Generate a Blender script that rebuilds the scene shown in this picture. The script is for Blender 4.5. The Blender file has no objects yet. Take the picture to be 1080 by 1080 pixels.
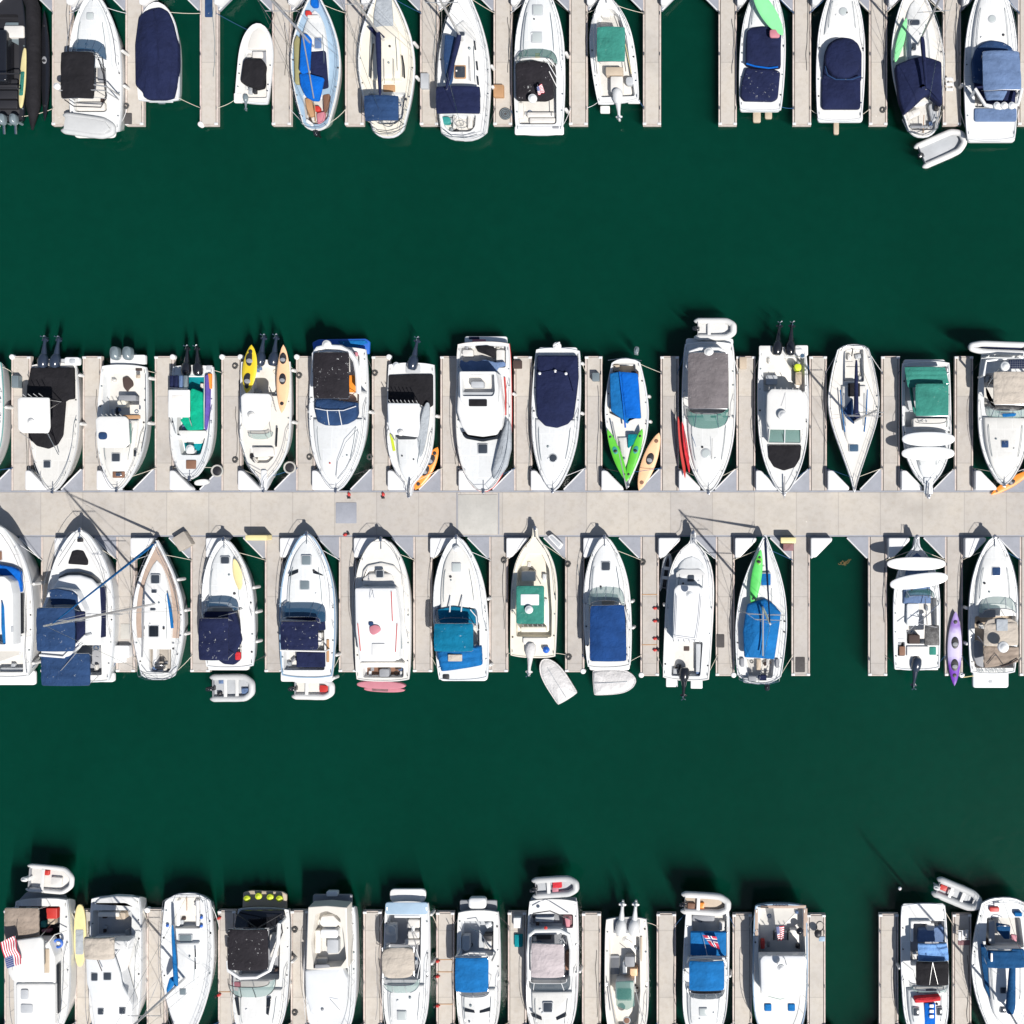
import bpy, math, random
from mathutils import Vector, geometry, noise
random.seed(7)
# ------------------------------------------------------------------ scene scale
H = 80.0; S = 0.07                      # drone height (m); metres per photo pixel at water level
NX, NY = 750.0, 520.0                   # the point of the picture straight below the drone
def W(px, py, z=0.0):
    k = (H - z) / H
    return Vector(((NX-540)*S + (px-NX)*S*k, (540-NY)*S + (NY-py)*S*k, z))
def WV(v, z=0.0): return W(v[0], v[1], z)
COL = bpy.context.scene.collection
# ------------------------------------------------------------------ materials
MATS = {}
def nodes(name):
    m = bpy.data.materials.new(name); m.use_nodes = True
    nt = m.node_tree; b = nt.nodes['Principled BSDF']
    return m, nt, b
def lnk(nt, a, b): nt.links.new(a, b)
def coords(nt, jitter=True):
    tc = nt.nodes.new('ShaderNodeTexCoord')
    if not jitter: return tc.outputs['Object']
    oi = nt.nodes.new('ShaderNodeObjectInfo')
    mul = nt.nodes.new('ShaderNodeMath'); mul.operation = 'MULTIPLY'; mul.inputs[1].default_value = 47.0
    lnk(nt, oi.outputs['Random'], mul.inputs[0])
    add = nt.nodes.new('ShaderNodeVectorMath'); add.operation = 'ADD'
    lnk(nt, tc.outputs['Object'], add.inputs[0]); lnk(nt, mul.outputs[0], add.inputs[1])
    return add.outputs[0]
def noise_n(nt, co, scale, detail=3, rough=.55):
    n = nt.nodes.new('ShaderNodeTexNoise'); n.inputs['Scale'].default_value = scale
    n.inputs['Detail'].default_value = detail; n.inputs['Roughness'].default_value = rough
    lnk(nt, co, n.inputs['Vector']); return n.outputs['Fac']
def ramp(nt, fac, stops):
    r = nt.nodes.new('ShaderNodeValToRGB'); e = r.color_ramp.elements
    while len(e) < len(stops): e.new(.5)
    for i, (p, c) in enumerate(stops):
        e[i].position = p; e[i].color = (c[0], c[1], c[2], 1)
    lnk(nt, fac, r.inputs[0]); return r.outputs[0]
def mixc(nt, fac, a, b, mode='MIX'):
    m = nt.nodes.new('ShaderNodeMix'); m.data_type = 'RGBA'; m.blend_type = mode
    for s, v in ((m.inputs[0], fac), (m.inputs[6], a), (m.inputs[7], b)):
        if hasattr(v, 'links'): lnk(nt, v, s)
        elif isinstance(v, (int, float)): s.default_value = v
        else: s.default_value = (v[0], v[1], v[2], 1)
    return m.outputs[2]
def bump(nt, b, h, strength, dist):
    n = nt.nodes.new('ShaderNodeBump'); n.inputs['Strength'].default_value = strength
    n.inputs['Distance'].default_value = dist
    lnk(nt, h, n.inputs['Height']); lnk(nt, n.outputs[0], b.inputs['Normal'])
def mixf(c, f): return tuple(x*f for x in c)
def plain(name, c, rough=.5, metal=0, var=.12, scale=1.5, coat=0, grime=.35):
    m, nt, b = nodes(name); co = coords(nt)
    f = noise_n(nt, co, scale, 5, .6)
    col = ramp(nt, f, [(.3, mixf(c, 1-var)), (.7, c)])
    if grime:
        f2 = noise_n(nt, co, 5.5, 6, .75)
        g = ramp(nt, f2, [(.54, (0,0,0)), (.75, (grime,)*3)])
        col = mixc(nt, g, col, mixf(c, .62))
    if name in ('gel','deckgel','ivory'):
        oi = nt.nodes.new('ShaderNodeObjectInfo'); tn = ramp(nt, oi.outputs['Random'], [(0,(1,.985,.955)),(.35,(1,1,1)),(.7,(.93,.95,.965)),(1,(.95,.925,.88))]); col = mixc(nt, 1.0, col, tn, 'MULTIPLY')
    lnk(nt, col, b.inputs['Base Color'])
    b.inputs['Roughness'].default_value = rough; b.inputs['Metallic'].default_value = metal
    b.inputs['Coat Weight'].default_value = coat
    MATS[name] = m; return m
def fabric(name, c, spots=0.0, rough=.85, fade=.35):
    m, nt, b = nodes(name); co = coords(nt)
    f = noise_n(nt, co, .9, 5, .6)
    lighter = tuple(min(1, x*(1+fade*.6)+fade*.003) for x in c)
    col = ramp(nt, f, [(.35, mixf(c, .85)), (.7, lighter)])
    f3 = noise_n(nt, co, 7, 5, .7)
    col = mixc(nt, ramp(nt, f3, [(.5,(0,0,0)),(.8,(.35,.35,.35))]), col, tuple(x*1.2+.004 for x in c))
    if spots:
        v = nt.nodes.new('ShaderNodeTexVoronoi'); v.inputs['Scale'].default_value = 3.2
        nz = nt.nodes.new('ShaderNodeTexNoise'); nz.inputs['Scale'].default_value = 9; nz.inputs['Detail'].default_value = 2
        lnk(nt, co, nz.inputs['Vector'])
        sc = nt.nodes.new('ShaderNodeVectorMath'); sc.operation = 'SCALE'; sc.inputs['Scale'].default_value = .42
        ad = nt.nodes.new('ShaderNodeVectorMath'); ad.operation = 'ADD'
        lnk(nt, nz.outputs['Color'], sc.inputs[0]); lnk(nt, sc.outputs[0], ad.inputs[0]); lnk(nt, co, ad.inputs[1])
        lnk(nt, ad.outputs[0], v.inputs['Vector'])
        d = ramp(nt, v.outputs['Distance'], [(.06+.07*spots, (1,1,1)), (.11+.09*spots, (0,0,0))])
        mk_ = ramp(nt, noise_n(nt, co, 1.1, 2), [(.51-.05*spots, (0,0,0)), (.55, (1,1,1))])
        mm = mixc(nt, 1.0, d, mk_, 'MULTIPLY')
        col = mixc(nt, mm, col, (.38,.39,.39))
    lnk(nt, col, b.inputs['Base Color']); b.inputs['Roughness'].default_value = rough
    b.inputs['Specular IOR Level'].default_value = .2
    bump(nt, b, noise_n(nt, co, 2.2, 5, .62), 1.0, .13)
    MATS[name] = m; return m
def glass(name, c, alpha=.6, rough=.08):
    m, nt, b = nodes(name)
    b.inputs['Base Color'].default_value = (*c, 1); b.inputs['Roughness'].default_value = rough
    b.inputs['Alpha'].default_value = alpha; b.inputs['IOR'].default_value = 1.5
    MATS[name] = m; return m
plain('gel', (.715,.725,.73), .32, coat=.3, var=.05, grime=.18)
def deckgel(name, c):
    m, nt, b = nodes(name); co = coords(nt); tco = coords(nt, False)
    col = ramp(nt, noise_n(nt, co, .8, 5, .6), [(.3, mixf(c, .93)), (.7, c)])
    br = nt.nodes.new('ShaderNodeTexBrick'); br.offset = .5; br.inputs['Scale'].default_value = 1; br.inputs['Mortar Size'].default_value = .028; br.inputs['Mortar Smooth'].default_value = .2
    br.inputs['Brick Width'].default_value = 1.15; br.inputs['Row Height'].default_value = 1.6
    br.inputs['Color1'].default_value = (.90,.90,.895,1); br.inputs['Color2'].default_value = (.945,.945,.94,1); br.inputs['Mortar'].default_value = (1,1,1,1); lnk(nt, co, br.inputs['Vector'])
    col = mixc(nt, 1.0, col, br.outputs[0], 'MULTIPLY')
    f2 = noise_n(nt, co, 4.5, 7, .75); col = mixc(nt, ramp(nt, f2, [(.52, (0,0,0)), (.74, (.42,)*3)]), col, (c[0]*.62, c[1]*.60, c[2]*.55))
    mp = nt.nodes.new('ShaderNodeMapping'); mp.inputs['Scale'].default_value = (6, .7, 1); lnk(nt, co, mp.inputs['Vector'])
    col = mixc(nt, ramp(nt, noise_n(nt, mp.outputs[0], 1.5, 4, .6), [(.55, (0,0,0)), (.75, (.22,)*3)]), col, mixf(c, .6))
    if name in ('gel','deckgel','ivory'):
        oi = nt.nodes.new('ShaderNodeObjectInfo'); tn = ramp(nt, oi.outputs['Random'], [(0,(1,.985,.955)),(.35,(1,1,1)),(.7,(.93,.95,.965)),(1,(.95,.925,.88))]); col = mixc(nt, 1.0, col, tn, 'MULTIPLY')
    lnk(nt, col, b.inputs['Base Color']); b.inputs['Roughness'].default_value = .5
    bump(nt, b, noise_n(nt, co, 60, 2), .15, .01); MATS[name] = m
deckgel('deckgel', (.74,.75,.75))
plain('cream', (.72,.68,.58), .4, var=.07, grime=.3)
plain('ivory', (.70,.68,.64), .4, var=.06, grime=.25)
plain('nonskid', (.56,.565,.56), .75, var=.08, grime=.3)
plain('sole', (.60,.585,.55), .8, var=.12, grime=.5)
plain('white_vinyl', (.63,.615,.585), .5, var=.08, grime=.3)
plain('tan_vinyl', (.46,.38,.29), .6)
plain('grey_vinyl', (.25,.26,.28), .6)
plain('lightgrey', (.42,.44,.46), .6)
plain('rubbergrey', (.50,.51,.51), .5, var=.08)
plain('rubberwhite', (.64,.64,.625), .45, var=.08)
plain('black', (.018,.018,.022), .5, grime=0)
plain('gloss_black', (.012,.013,.017), .18, coat=.6, grime=0)
plain('gloss_navy', (.022,.032,.055), .2, coat=.6, grime=0)
plain('gloss_grey', (.16,.20,.22), .25, coat=.5, grime=0)
plain('gloss_white', (.64,.65,.65), .25, coat=.5, grime=.2)
plain('steel', (.62,.63,.65), .25, metal=1, grime=0)
plain('alloy', (.60,.60,.60), .4, metal=.7, grime=.2)
plain('rope', (.62,.58,.48), .9)
plain('ropeblue', (.02,.09,.22), .9)
plain('ropedark', (.06,.06,.06), .9)
plain('red', (.50,.035,.028), .5)
plain('orange', (.80,.26,.03), .4, var=.12, grime=.15)
plain('peach', (.80,.50,.29), .45, grime=.15)
plain('yellow', (.75,.56,.03), .4, grime=.15)
plain('paleyellow', (.74,.64,.32), .5)
plain('olive', (.30,.28,.13), .5)
plain('lime', (.55,.65,.03), .5, grime=.1)
plain('limegreen', (.10,.60,.12), .38, var=.2, grime=.1)
plain('mint', (.25,.72,.32), .45, grime=.1)
plain('greenkayak', (.11,.52,.04), .38, var=.2, grime=.1)
plain('purple', (.13,.03,.32), .4, grime=.1)
plain('lilac', (.55,.50,.68), .4, grime=.1)
plain('pink', (.50,.19,.23), .6)
plain('brown', (.20,.10,.06), .7)
plain('darkbrown', (.055,.035,.03), .8)
plain('wood', (.42,.24,.12), .65)
plain('tealplastic', (.03,.27,.25), .5)
plain('bluehull', (.25,.37,.50), .35, coat=.3)
plain('bluedeck', (.30,.42,.54), .6)
plain('royalplastic', (.02,.12,.50), .4)
fabric('f_black', (.012,.0115,.014)); fabric('f_black_s', (.018,.016,.02), .8)
fabric('f_navy', (.009,.014,.050)); fabric('f_navy_s', (.010,.015,.052), .8)
fabric('f_dusty', (.018,.048,.125), .25); fabric('f_slate', (.11,.17,.30))
fabric('f_blue', (.0,.105,.46), 0, fade=.25); fabric('f_royal', (.008,.045,.165), 0)
fabric('f_azure', (.006,.125,.35), 0); fabric('f_teal', (.0,.13,.24), .5)
fabric('f_green', (.035,.20,.16), .1); fabric('f_emerald', (.0,.32,.19)); fabric('f_tealdeck', (.0,.19,.22))
fabric('f_taupe', (.15,.135,.14), .15); fabric('f_tan', (.47,.42,.36), .1, fade=.1); fabric('f_tweed', (.27,.22,.18), 0)
fabric('f_pinkgrey', (.46,.41,.42), 0, fade=.1); fabric('f_grey', (.34,.37,.40), 0, fade=.2); fabric('f_cover', (.60,.59,.585), 0, fade=.1)
fabric('f_sky', (.16,.32,.62), 0, fade=.3); fabric('f_purple', (.10,.07,.30), 0); fabric('f_red', (.50,.03,.04), 0); fabric('f_mauve', (.22,.12,.13))
fabric('f_deep', (.006,.06,.165), 0)
glass('g_green', (.06,.20,.17), .62); glass('g_blue', (.03,.09,.17), .75); glass('g_dark', (.012,.016,.022), .93)
glass('g_grey', (.06,.08,.10), .8); glass('g_pale', (.32,.44,.42), .5); glass('g_hatch', (.04,.05,.065), .96, .15); glass('g_palehatch', (.42,.46,.46), .97, .2)
def teak(name, c):
    m, nt, b = nodes(name); co = coords(nt, False)
    w = nt.nodes.new('ShaderNodeTexWave'); w.bands_direction = 'X'; w.inputs['Scale'].default_value = 4.5
    w.inputs['Distortion'].default_value = .3; lnk(nt, co, w.inputs['Vector'])
    col = ramp(nt, w.outputs['Fac'], [(.03, mixf(c,.35)), (.12, c)])
    col = mixc(nt, ramp(nt, noise_n(nt, co, 3, 5), [(.4,(0,0,0)),(.7,(.5,.5,.5))]), col, mixf(c,.7))
    lnk(nt, col, b.inputs['Base Color']); b.inputs['Roughness'].default_value = .75; MATS[name] = m
teak('teak', (.46,.35,.28)); teak('greyteak', (.42,.38,.33))
def mesh_black():
    m, nt, b = nodes('mesh_screen'); co = coords(nt)
    lnk(nt, ramp(nt, noise_n(nt, co, 4, 6, .8), [(.42,(.02,.02,.022)),(.62,(.10,.10,.10)),(.72,(.5,.5,.5))]), b.inputs['Base Color'])
    b.inputs['Roughness'].default_value = .6; MATS['speckle'] = m
mesh_black()
def solar():
    m, nt, b = nodes('solar_cells'); co = coords(nt, False)
    br = nt.nodes.new('ShaderNodeTexBrick'); br.offset = 0; br.inputs['Scale'].default_value = 5
    br.inputs['Color1'].default_value = (.01,.015,.04,1); br.inputs['Color2'].default_value = (.012,.02,.05,1)
    br.inputs['Mortar'].default_value = (.35,.36,.38,1); br.inputs['Brick Width'].default_value = .8; br.inputs['Row Height'].default_value = .8
    lnk(nt, co, br.inputs['Vector']); lnk(nt, br.outputs[0], b.inputs['Base Color']); b.inputs['Roughness'].default_value = .15
    MATS['solar'] = m
solar()
def concrete(name, c, seam, seam_off, axis):
    m, nt, b = nodes(name)
    g = nt.nodes.new('ShaderNodeNewGeometry'); co = g.outputs['Position']
    f = noise_n(nt, co, .35, 6, .65); f2 = noise_n(nt, co, 2.6, 8, .75); f3 = noise_n(nt, co, 30, 3, .6)
    col = ramp(nt, f, [(.32, mixf(c,.86)), (.5, c), (.72, (c[0]*1.05, c[1]*1.035, c[2]*1.0))])
    col = mixc(nt, ramp(nt, f2, [(.47,(0,0,0)),(.75,(.6,.6,.6))]), col, (c[0]*.74, c[1]*.69, c[2]*.62))
    col = mixc(nt, ramp(nt, f3, [(.3,(.22,.22,.22)),(.6,(0,0,0))]), col, mixf(c, .72))
    v = nt.nodes.new('ShaderNodeTexVoronoi'); v.inputs['Scale'].default_value = .55; lnk(nt, co, v.inputs['Vector'])
    col = mixc(nt, ramp(nt, v.outputs['Distance'], [(.012,(.6,.6,.6)),(.03,(0,0,0))]), col, (.86,.85,.80))
    sx = nt.nodes.new('ShaderNodeSeparateXYZ'); lnk(nt, co, sx.inputs[0])
    a = nt.nodes.new('ShaderNodeMath'); a.operation = 'ADD'; a.inputs[1].default_value = seam_off; lnk(nt, sx.outputs[axis], a.inputs[0])
    d = nt.nodes.new('ShaderNodeMath'); d.operation = 'PINGPONG'; d.inputs[1].default_value = seam/2; lnk(nt, a.outputs[0], d.inputs[0])
    # per panel tone
    fl = nt.nodes.new('ShaderNodeMath'); fl.operation = 'DIVIDE'; fl.inputs[1].default_value = seam; lnk(nt, a.outputs[0], fl.inputs[0])
    fr = nt.nodes.new('ShaderNodeMath'); fr.operation = 'FLOOR'; lnk(nt, fl.outputs[0], fr.inputs[0])
    wn = nt.nodes.new('ShaderNodeTexWhiteNoise'); wn.noise_dimensions = '1D'; lnk(nt, fr.outputs[0], wn.inputs['W'])
    pt = ramp(nt, wn.outputs[0], [(0,(.90,.90,.91)),(1,(1.04,1.03,1.0))])
    col = mixc(nt, 1.0, col, pt, 'MULTIPLY')
    sm = ramp(nt, d.outputs[0], [(.018,(.38,.38,.38)),(.05,(0,0,0))])
    col = mixc(nt, sm, col, mixf(c,.45))
    lnk(nt, col, b.inputs['Base Color']); b.inputs['Roughness'].default_value = .9
    bump(nt, b, f2, .3, .02)
    MATS[name] = m
concrete('concrete_walk', (.46,.432,.397), 3.08, .6, 0)
concrete('concrete_pier', (.475,.445,.41), 4.9, 1.3, 1)
plain('edgeboard', (.60,.52,.47), .8, var=.25, scale=3, grime=.8)
plain('greyplate', (.29,.305,.345), .7, var=.15, grime=.5)
plain('paleplate', (.44,.43,.40), .75, var=.12, grime=.5)
plain('boxwhite', (.68,.685,.69), .5, var=.05, grime=.25)
plain('matdark', (.075,.07,.07), .9, var=.3, scale=6)
plain('foam', (.05,.05,.045), .9)
plain('weed', (.10,.07,.02), .8)
def flag_mat(name, kind):
    m, nt, b = nodes(name)
    uv = nt.nodes.new('ShaderNodeUVMap'); sx = nt.nodes.new('ShaderNodeSeparateXYZ'); lnk(nt, uv.outputs[0], sx.inputs[0])
    def mth(op, a, v=None, w=None):
        n = nt.nodes.new('ShaderNodeMath'); n.operation = op
        for i, q in enumerate((a, v, w)):
            if q is None: continue
            if hasattr(q, 'links'): lnk(nt, q, n.inputs[i])
            else: n.inputs[i].default_value = q
        return n.outputs[0]
    U, V = sx.outputs[0], sx.outputs[1]
    red, white, blue = (.45,.02,.05), (.75,.74,.74), (.03,.05,.18)
    if kind == 'stripes':
        s = mth('MODULO', mth('FLOOR', mth('MULTIPLY', V, 13)), 2)
        col = mixc(nt, s, red, white)
        c = mth('MULTIPLY', mth('LESS_THAN', U, .4), mth('GREATER_THAN', V, .46))
        tv = nt.nodes.new('ShaderNodeTexVoronoi'); tv.inputs['Scale'].default_value = 14; tv.inputs['Randomness'].default_value = .1
        lnk(nt, uv.outputs[0], tv.inputs['Vector'])
        canton = ramp(nt, tv.outputs['Distance'], [(.18,(.6,.6,.62)),(.24,blue)])
        col = mixc(nt, c, col, canton)
    else:
        cx = mth('LESS_THAN', mth('ABSOLUTE', mth('SUBTRACT', U, .38)), .13); cy = mth('LESS_THAN', mth('ABSOLUTE', mth('SUBTRACT', V, .5)), .15)
        dx = mth('LESS_THAN', mth('ABSOLUTE', mth('SUBTRACT', U, .38)), .06); dy = mth('LESS_THAN', mth('ABSOLUTE', mth('SUBTRACT', V, .5)), .07)
        col = mixc(nt, mth('MAXIMUM', cx, cy), red, white); col = mixc(nt, mth('MAXIMUM', dx, dy), col, blue)
    lnk(nt, col, b.inputs['Base Color']); b.inputs['Roughness'].default_value = .8
    MATS[name] = m
flag_mat('flag_stripes', 'stripes'); flag_mat('flag_cross', 'cross')
# ------------------------------------------------------------------ mesh helpers
class Root: pass
def mk(name, verts, faces, mat, parent=None, smooth=True, angle=38, origin=None, uvs=None):
    off = Vector(origin) if origin is not None else None; pp = parent
    while off is None and pp is not None:
        if '_o' in pp.keys(): off = Vector(pp['_o'])
        pp = pp.parent
    if off is None: off = (0,0,0)
    off = Vector(off)
    me = bpy.data.meshes.new(name)
    me.from_pydata([tuple(Vector(v)-off) for v in verts], [], faces)
    me.materials.append(MATS[mat] if isinstance(mat, str) else mat)
    if uvs:
        l = me.uv_layers.new(name='UVMap')
        for p in me.polygons:
            for li in p.loop_indices: l.data[li].uv = uvs[me.loops[li].vertex_index]
    if smooth:
        me.polygons.foreach_set('use_smooth', [True]*len(me.polygons))
        me.set_sharp_from_angle(angle=math.radians(angle))
    me.update()
    o = bpy.data.objects.new(name, me); COL.objects.link(o)
    if parent is not None: o.parent = parent
    else: o.location = off
    return o
def tag(o, label, cat, group=None, kind=None):
    if label: o['label'] = label
    if cat: o['category'] = cat
    if group: o['group'] = group
    if kind: o['kind'] = kind
    return o
def empty(name, loc, label, cat, group=None):
    o = bpy.data.objects.new(name, None); COL.objects.link(o); o.location = loc; o['_o'] = tuple(loc)
    o.empty_display_size = .3
    return tag(o, label, cat, group)
def area2(p):
    return sum(p[i][0]*p[(i+1)%len(p)][1]-p[(i+1)%len(p)][0]*p[i][1] for i in range(len(p)))/2
def ccw(p): return list(p) if area2(p) > 0 else list(reversed(p))
def inset(p, d):
    n = len(p); out = []
    for i in range(n):
        a, b, c = Vector(p[i-1][:2]), Vector(p[i][:2]), Vector(p[(i+1)%n][:2])
        e1 = (b-a); e2 = (c-b)
        if e1.length < 1e-6: e1 = e2
        if e2.length < 1e-6: e2 = e1
        e1 = e1.normalized(); e2 = e2.normalized()
        n1 = Vector((-e1.y, e1.x)); n2 = Vector((-e2.y, e2.x))
        m = n1+n2
        if m.length < .2: m = n1
        m = m.normalized(); k = 1/max(.45, m.dot(n1))
        out.append(b + m*d*k)
    return out
def roundp(p, r, n=4):
    out = []; N = len(p)
    for i in range(N):
        a, b, c = Vector(p[i-1][:2]), Vector(p[i][:2]), Vector(p[(i+1)%N][:2])
        rr = min(r, (a-b).length*.45, (c-b).length*.45)
        p0 = b+(a-b).normalized()*rr; p1 = b+(c-b).normalized()*rr
        for k in range(n+1):
            t = k/n; out.append(p0*(1-t)**2 + b*2*t*(1-t) + p1*t*t)
    return out
def loft(rings, close=True, cap_top=True, cap_bot=False):
    v = []; f = []; n = len(rings[0])
    for r in rings: v += [tuple(q) for q in r]
    for k in range(len(rings)-1):
        for i in range(n if close else n-1):
            j = (i+1) % n
            f.append((k*n+i, k*n+j, (k+1)*n+j, (k+1)*n+i))
    if cap_top: f.append(tuple((len(rings)-1)*n+i for i in range(n)))
    if cap_bot: f.append(tuple(reversed(range(n))))
    return v, f
def z3(p, z): return [(q[0], q[1], z(q) if callable(z) else z) for q in p]
def tubev(pts, r, sides=6, closed=False, taper=None):
    pts = [Vector(p) for p in pts]; n = len(pts); v = []; f = []
    up = Vector((0,0,1)); prev = None
    for i in range(n):
        if closed: d = pts[(i+1)%n]-pts[i-1]
        else: d = pts[min(i+1,n-1)]-pts[max(i-1,0)]
        d = d.normalized() if d.length > 1e-7 else Vector((1,0,0))
        a = (prev - d*prev.dot(d)) if prev is not None else d.cross(up)
        if a.length < 1e-3: a = d.cross(Vector((1,0,0)))
        if a.length < 1e-3: a = d.cross(Vector((0,1,0)))
        a = a.normalized(); prev = a; b = d.cross(a)
        rr = r*(taper[i] if taper else 1)
        for k in range(sides):
            th = 2*math.pi*k/sides
            v.append(tuple(pts[i] + a*rr*math.cos(th) + b*rr*math.sin(th)))
    m = n if closed else n-1
    for i in range(m):
        j = (i+1) % n
        for k in range(sides):
            l = (k+1) % sides
            f.append((i*sides+k, i*sides+l, j*sides+l, j*sides+k))
    if not closed:
        f.append(tuple(reversed(range(sides)))); f.append(tuple((n-1)*sides+k for k in range(sides)))
    return v, f
def join(parts):
    v = []; f = []
    for pv, pf in parts:
        o = len(v); v += list(pv); f += [tuple(i+o for i in q) for q in pf]
    return v, f
def slabv(p, z0, z1, bev=.04, dome=0.0):
    """polygon p raised from z0 to z1 with a rounded upper edge and an optional crown"""
    p = ccw(p); xs = [q[0] for q in p]; ys = [q[1] for q in p]
    mn = min(max(xs)-min(xs), max(ys)-min(ys)); bev = min(bev, mn*.22, abs(z1-z0)*.9 if z1 > z0 else bev)
    g0 = (lambda z: z)
    rings = [z3(p, z0), z3(p, z1-bev), z3(inset(p, bev*.3), z1-bev*.3), z3(inset(p, bev), z1)]
    if dome:
        base = inset(p, bev); c = Vector((sum(q[0] for q in base)/len(base), sum(q[1] for q in base)/len(base)))
        for s in (.85, .65, .42, .2):
            rings.append(z3([c+(Vector(q)-c)*s for q in base], z1+dome*(1-s*s)))
    return loft(rings)
def discv(c, r, z0, z1, n=20, dome=0, bev=.03):
    return slabv([(c[0]+r*math.cos(2*math.pi*i/n), c[1]+r*math.sin(2*math.pi*i/n)) for i in range(n)], z0, z1, bev, dome)
def boxv(c, d, w, l, h, z):                       # d: unit direction of the length
    d = Vector(d[:2]).normalized(); q = Vector((d.y, -d.x)); c = Vector(c[:2])
    p = [c+d*l/2*a+q*w/2*b for a, b in ((-1,-1),(-1,1),(1,1),(1,-1))]
    return slabv(roundp(p, min(w,l)*.12, 2), z, z+h, min(.05, h*.3))
def interp(tab, t):
    if t <= tab[0][0]: return tab[0][1]
    for i in range(len(tab)-1):
        if t <= tab[i+1][0]:
            a, b = tab[i], tab[i+1]; h = b[0]-a[0]; x = (t-a[0])/h
            m0 = (b[1]-tab[i-1][1])/(b[0]-tab[i-1][0]) if i > 0 else (b[1]-a[1])/h
            m1 = (tab[i+2][1]-a[1])/(tab[i+2][0]-a[0]) if i+2 < len(tab) else (b[1]-a[1])/h
            return (2*x**3-3*x*x+1)*a[1]+(x**3-2*x*x+x)*h*m0+(-2*x**3+3*x*x)*b[1]+(x**3-x*x)*h*m1
    return tab[-1][1]
PROF = {
 'cruiser': [(0,.88),(.08,.94),(.3,1),(.5,.99),(.65,.92),(.78,.755),(.88,.54),(.95,.33),(.985,.18),(1,.06)],
 'sail':    [(0,.60),(.1,.74),(.25,.91),(.42,1),(.6,.9),(.75,.65),(.88,.34),(.96,.13),(1,.03)],
 'sailwide':[(0,.80),(.1,.89),(.25,.97),(.4,1),(.58,.9),(.74,.66),(.87,.36),(.95,.16),(1,.03)],
 'narrow':  [(0,.46),(.1,.62),(.25,.84),(.45,1),(.62,.93),(.78,.67),(.9,.36),(.97,.15),(1,.04)],
 'blunt':   [(0,.92),(.1,.97),(.4,1),(.62,.98),(.78,.86),(.88,.68),(.95,.46),(.985,.28),(1,.12)],
 'skiff':   [(0,.95),(.1,.98),(.4,1),(.55,.95),(.7,.79),(.82,.55),(.91,.29),(.96,.14),(1,.09)],
 'pulpit':  [(0,.95),(.1,.98),(.4,1),(.58,.97),(.72,.83),(.83,.56),(.89,.3),(.92,.17),(.94,.12),(1,.10)],
 'dart': [(0,.56),(.15,.80),(.3,.96),(.4,1),(.5,.93),(.6,.77),(.72,.53),(.865,.24),(.95,.09),(1,.03)],
 'fullpulpit': [(0,.95),(.1,.98),(.4,1),(.6,.98),(.72,.9),(.8,.76),(.86,.57),(.9,.36),(.925,.18),(.94,.12),(1,.10)],
 'full':    [(0,.9),(.1,.96),(.4,1),(.6,.99),(.75,.93),(.85,.79),(.93,.56),(.98,.28),(1,.08)],
 'pod':     [(0,.55),(.06,.72),(.3,.95),(.5,1),(.8,.93),(.92,.78),(1,.5)],
}
BOATS = []
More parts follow.
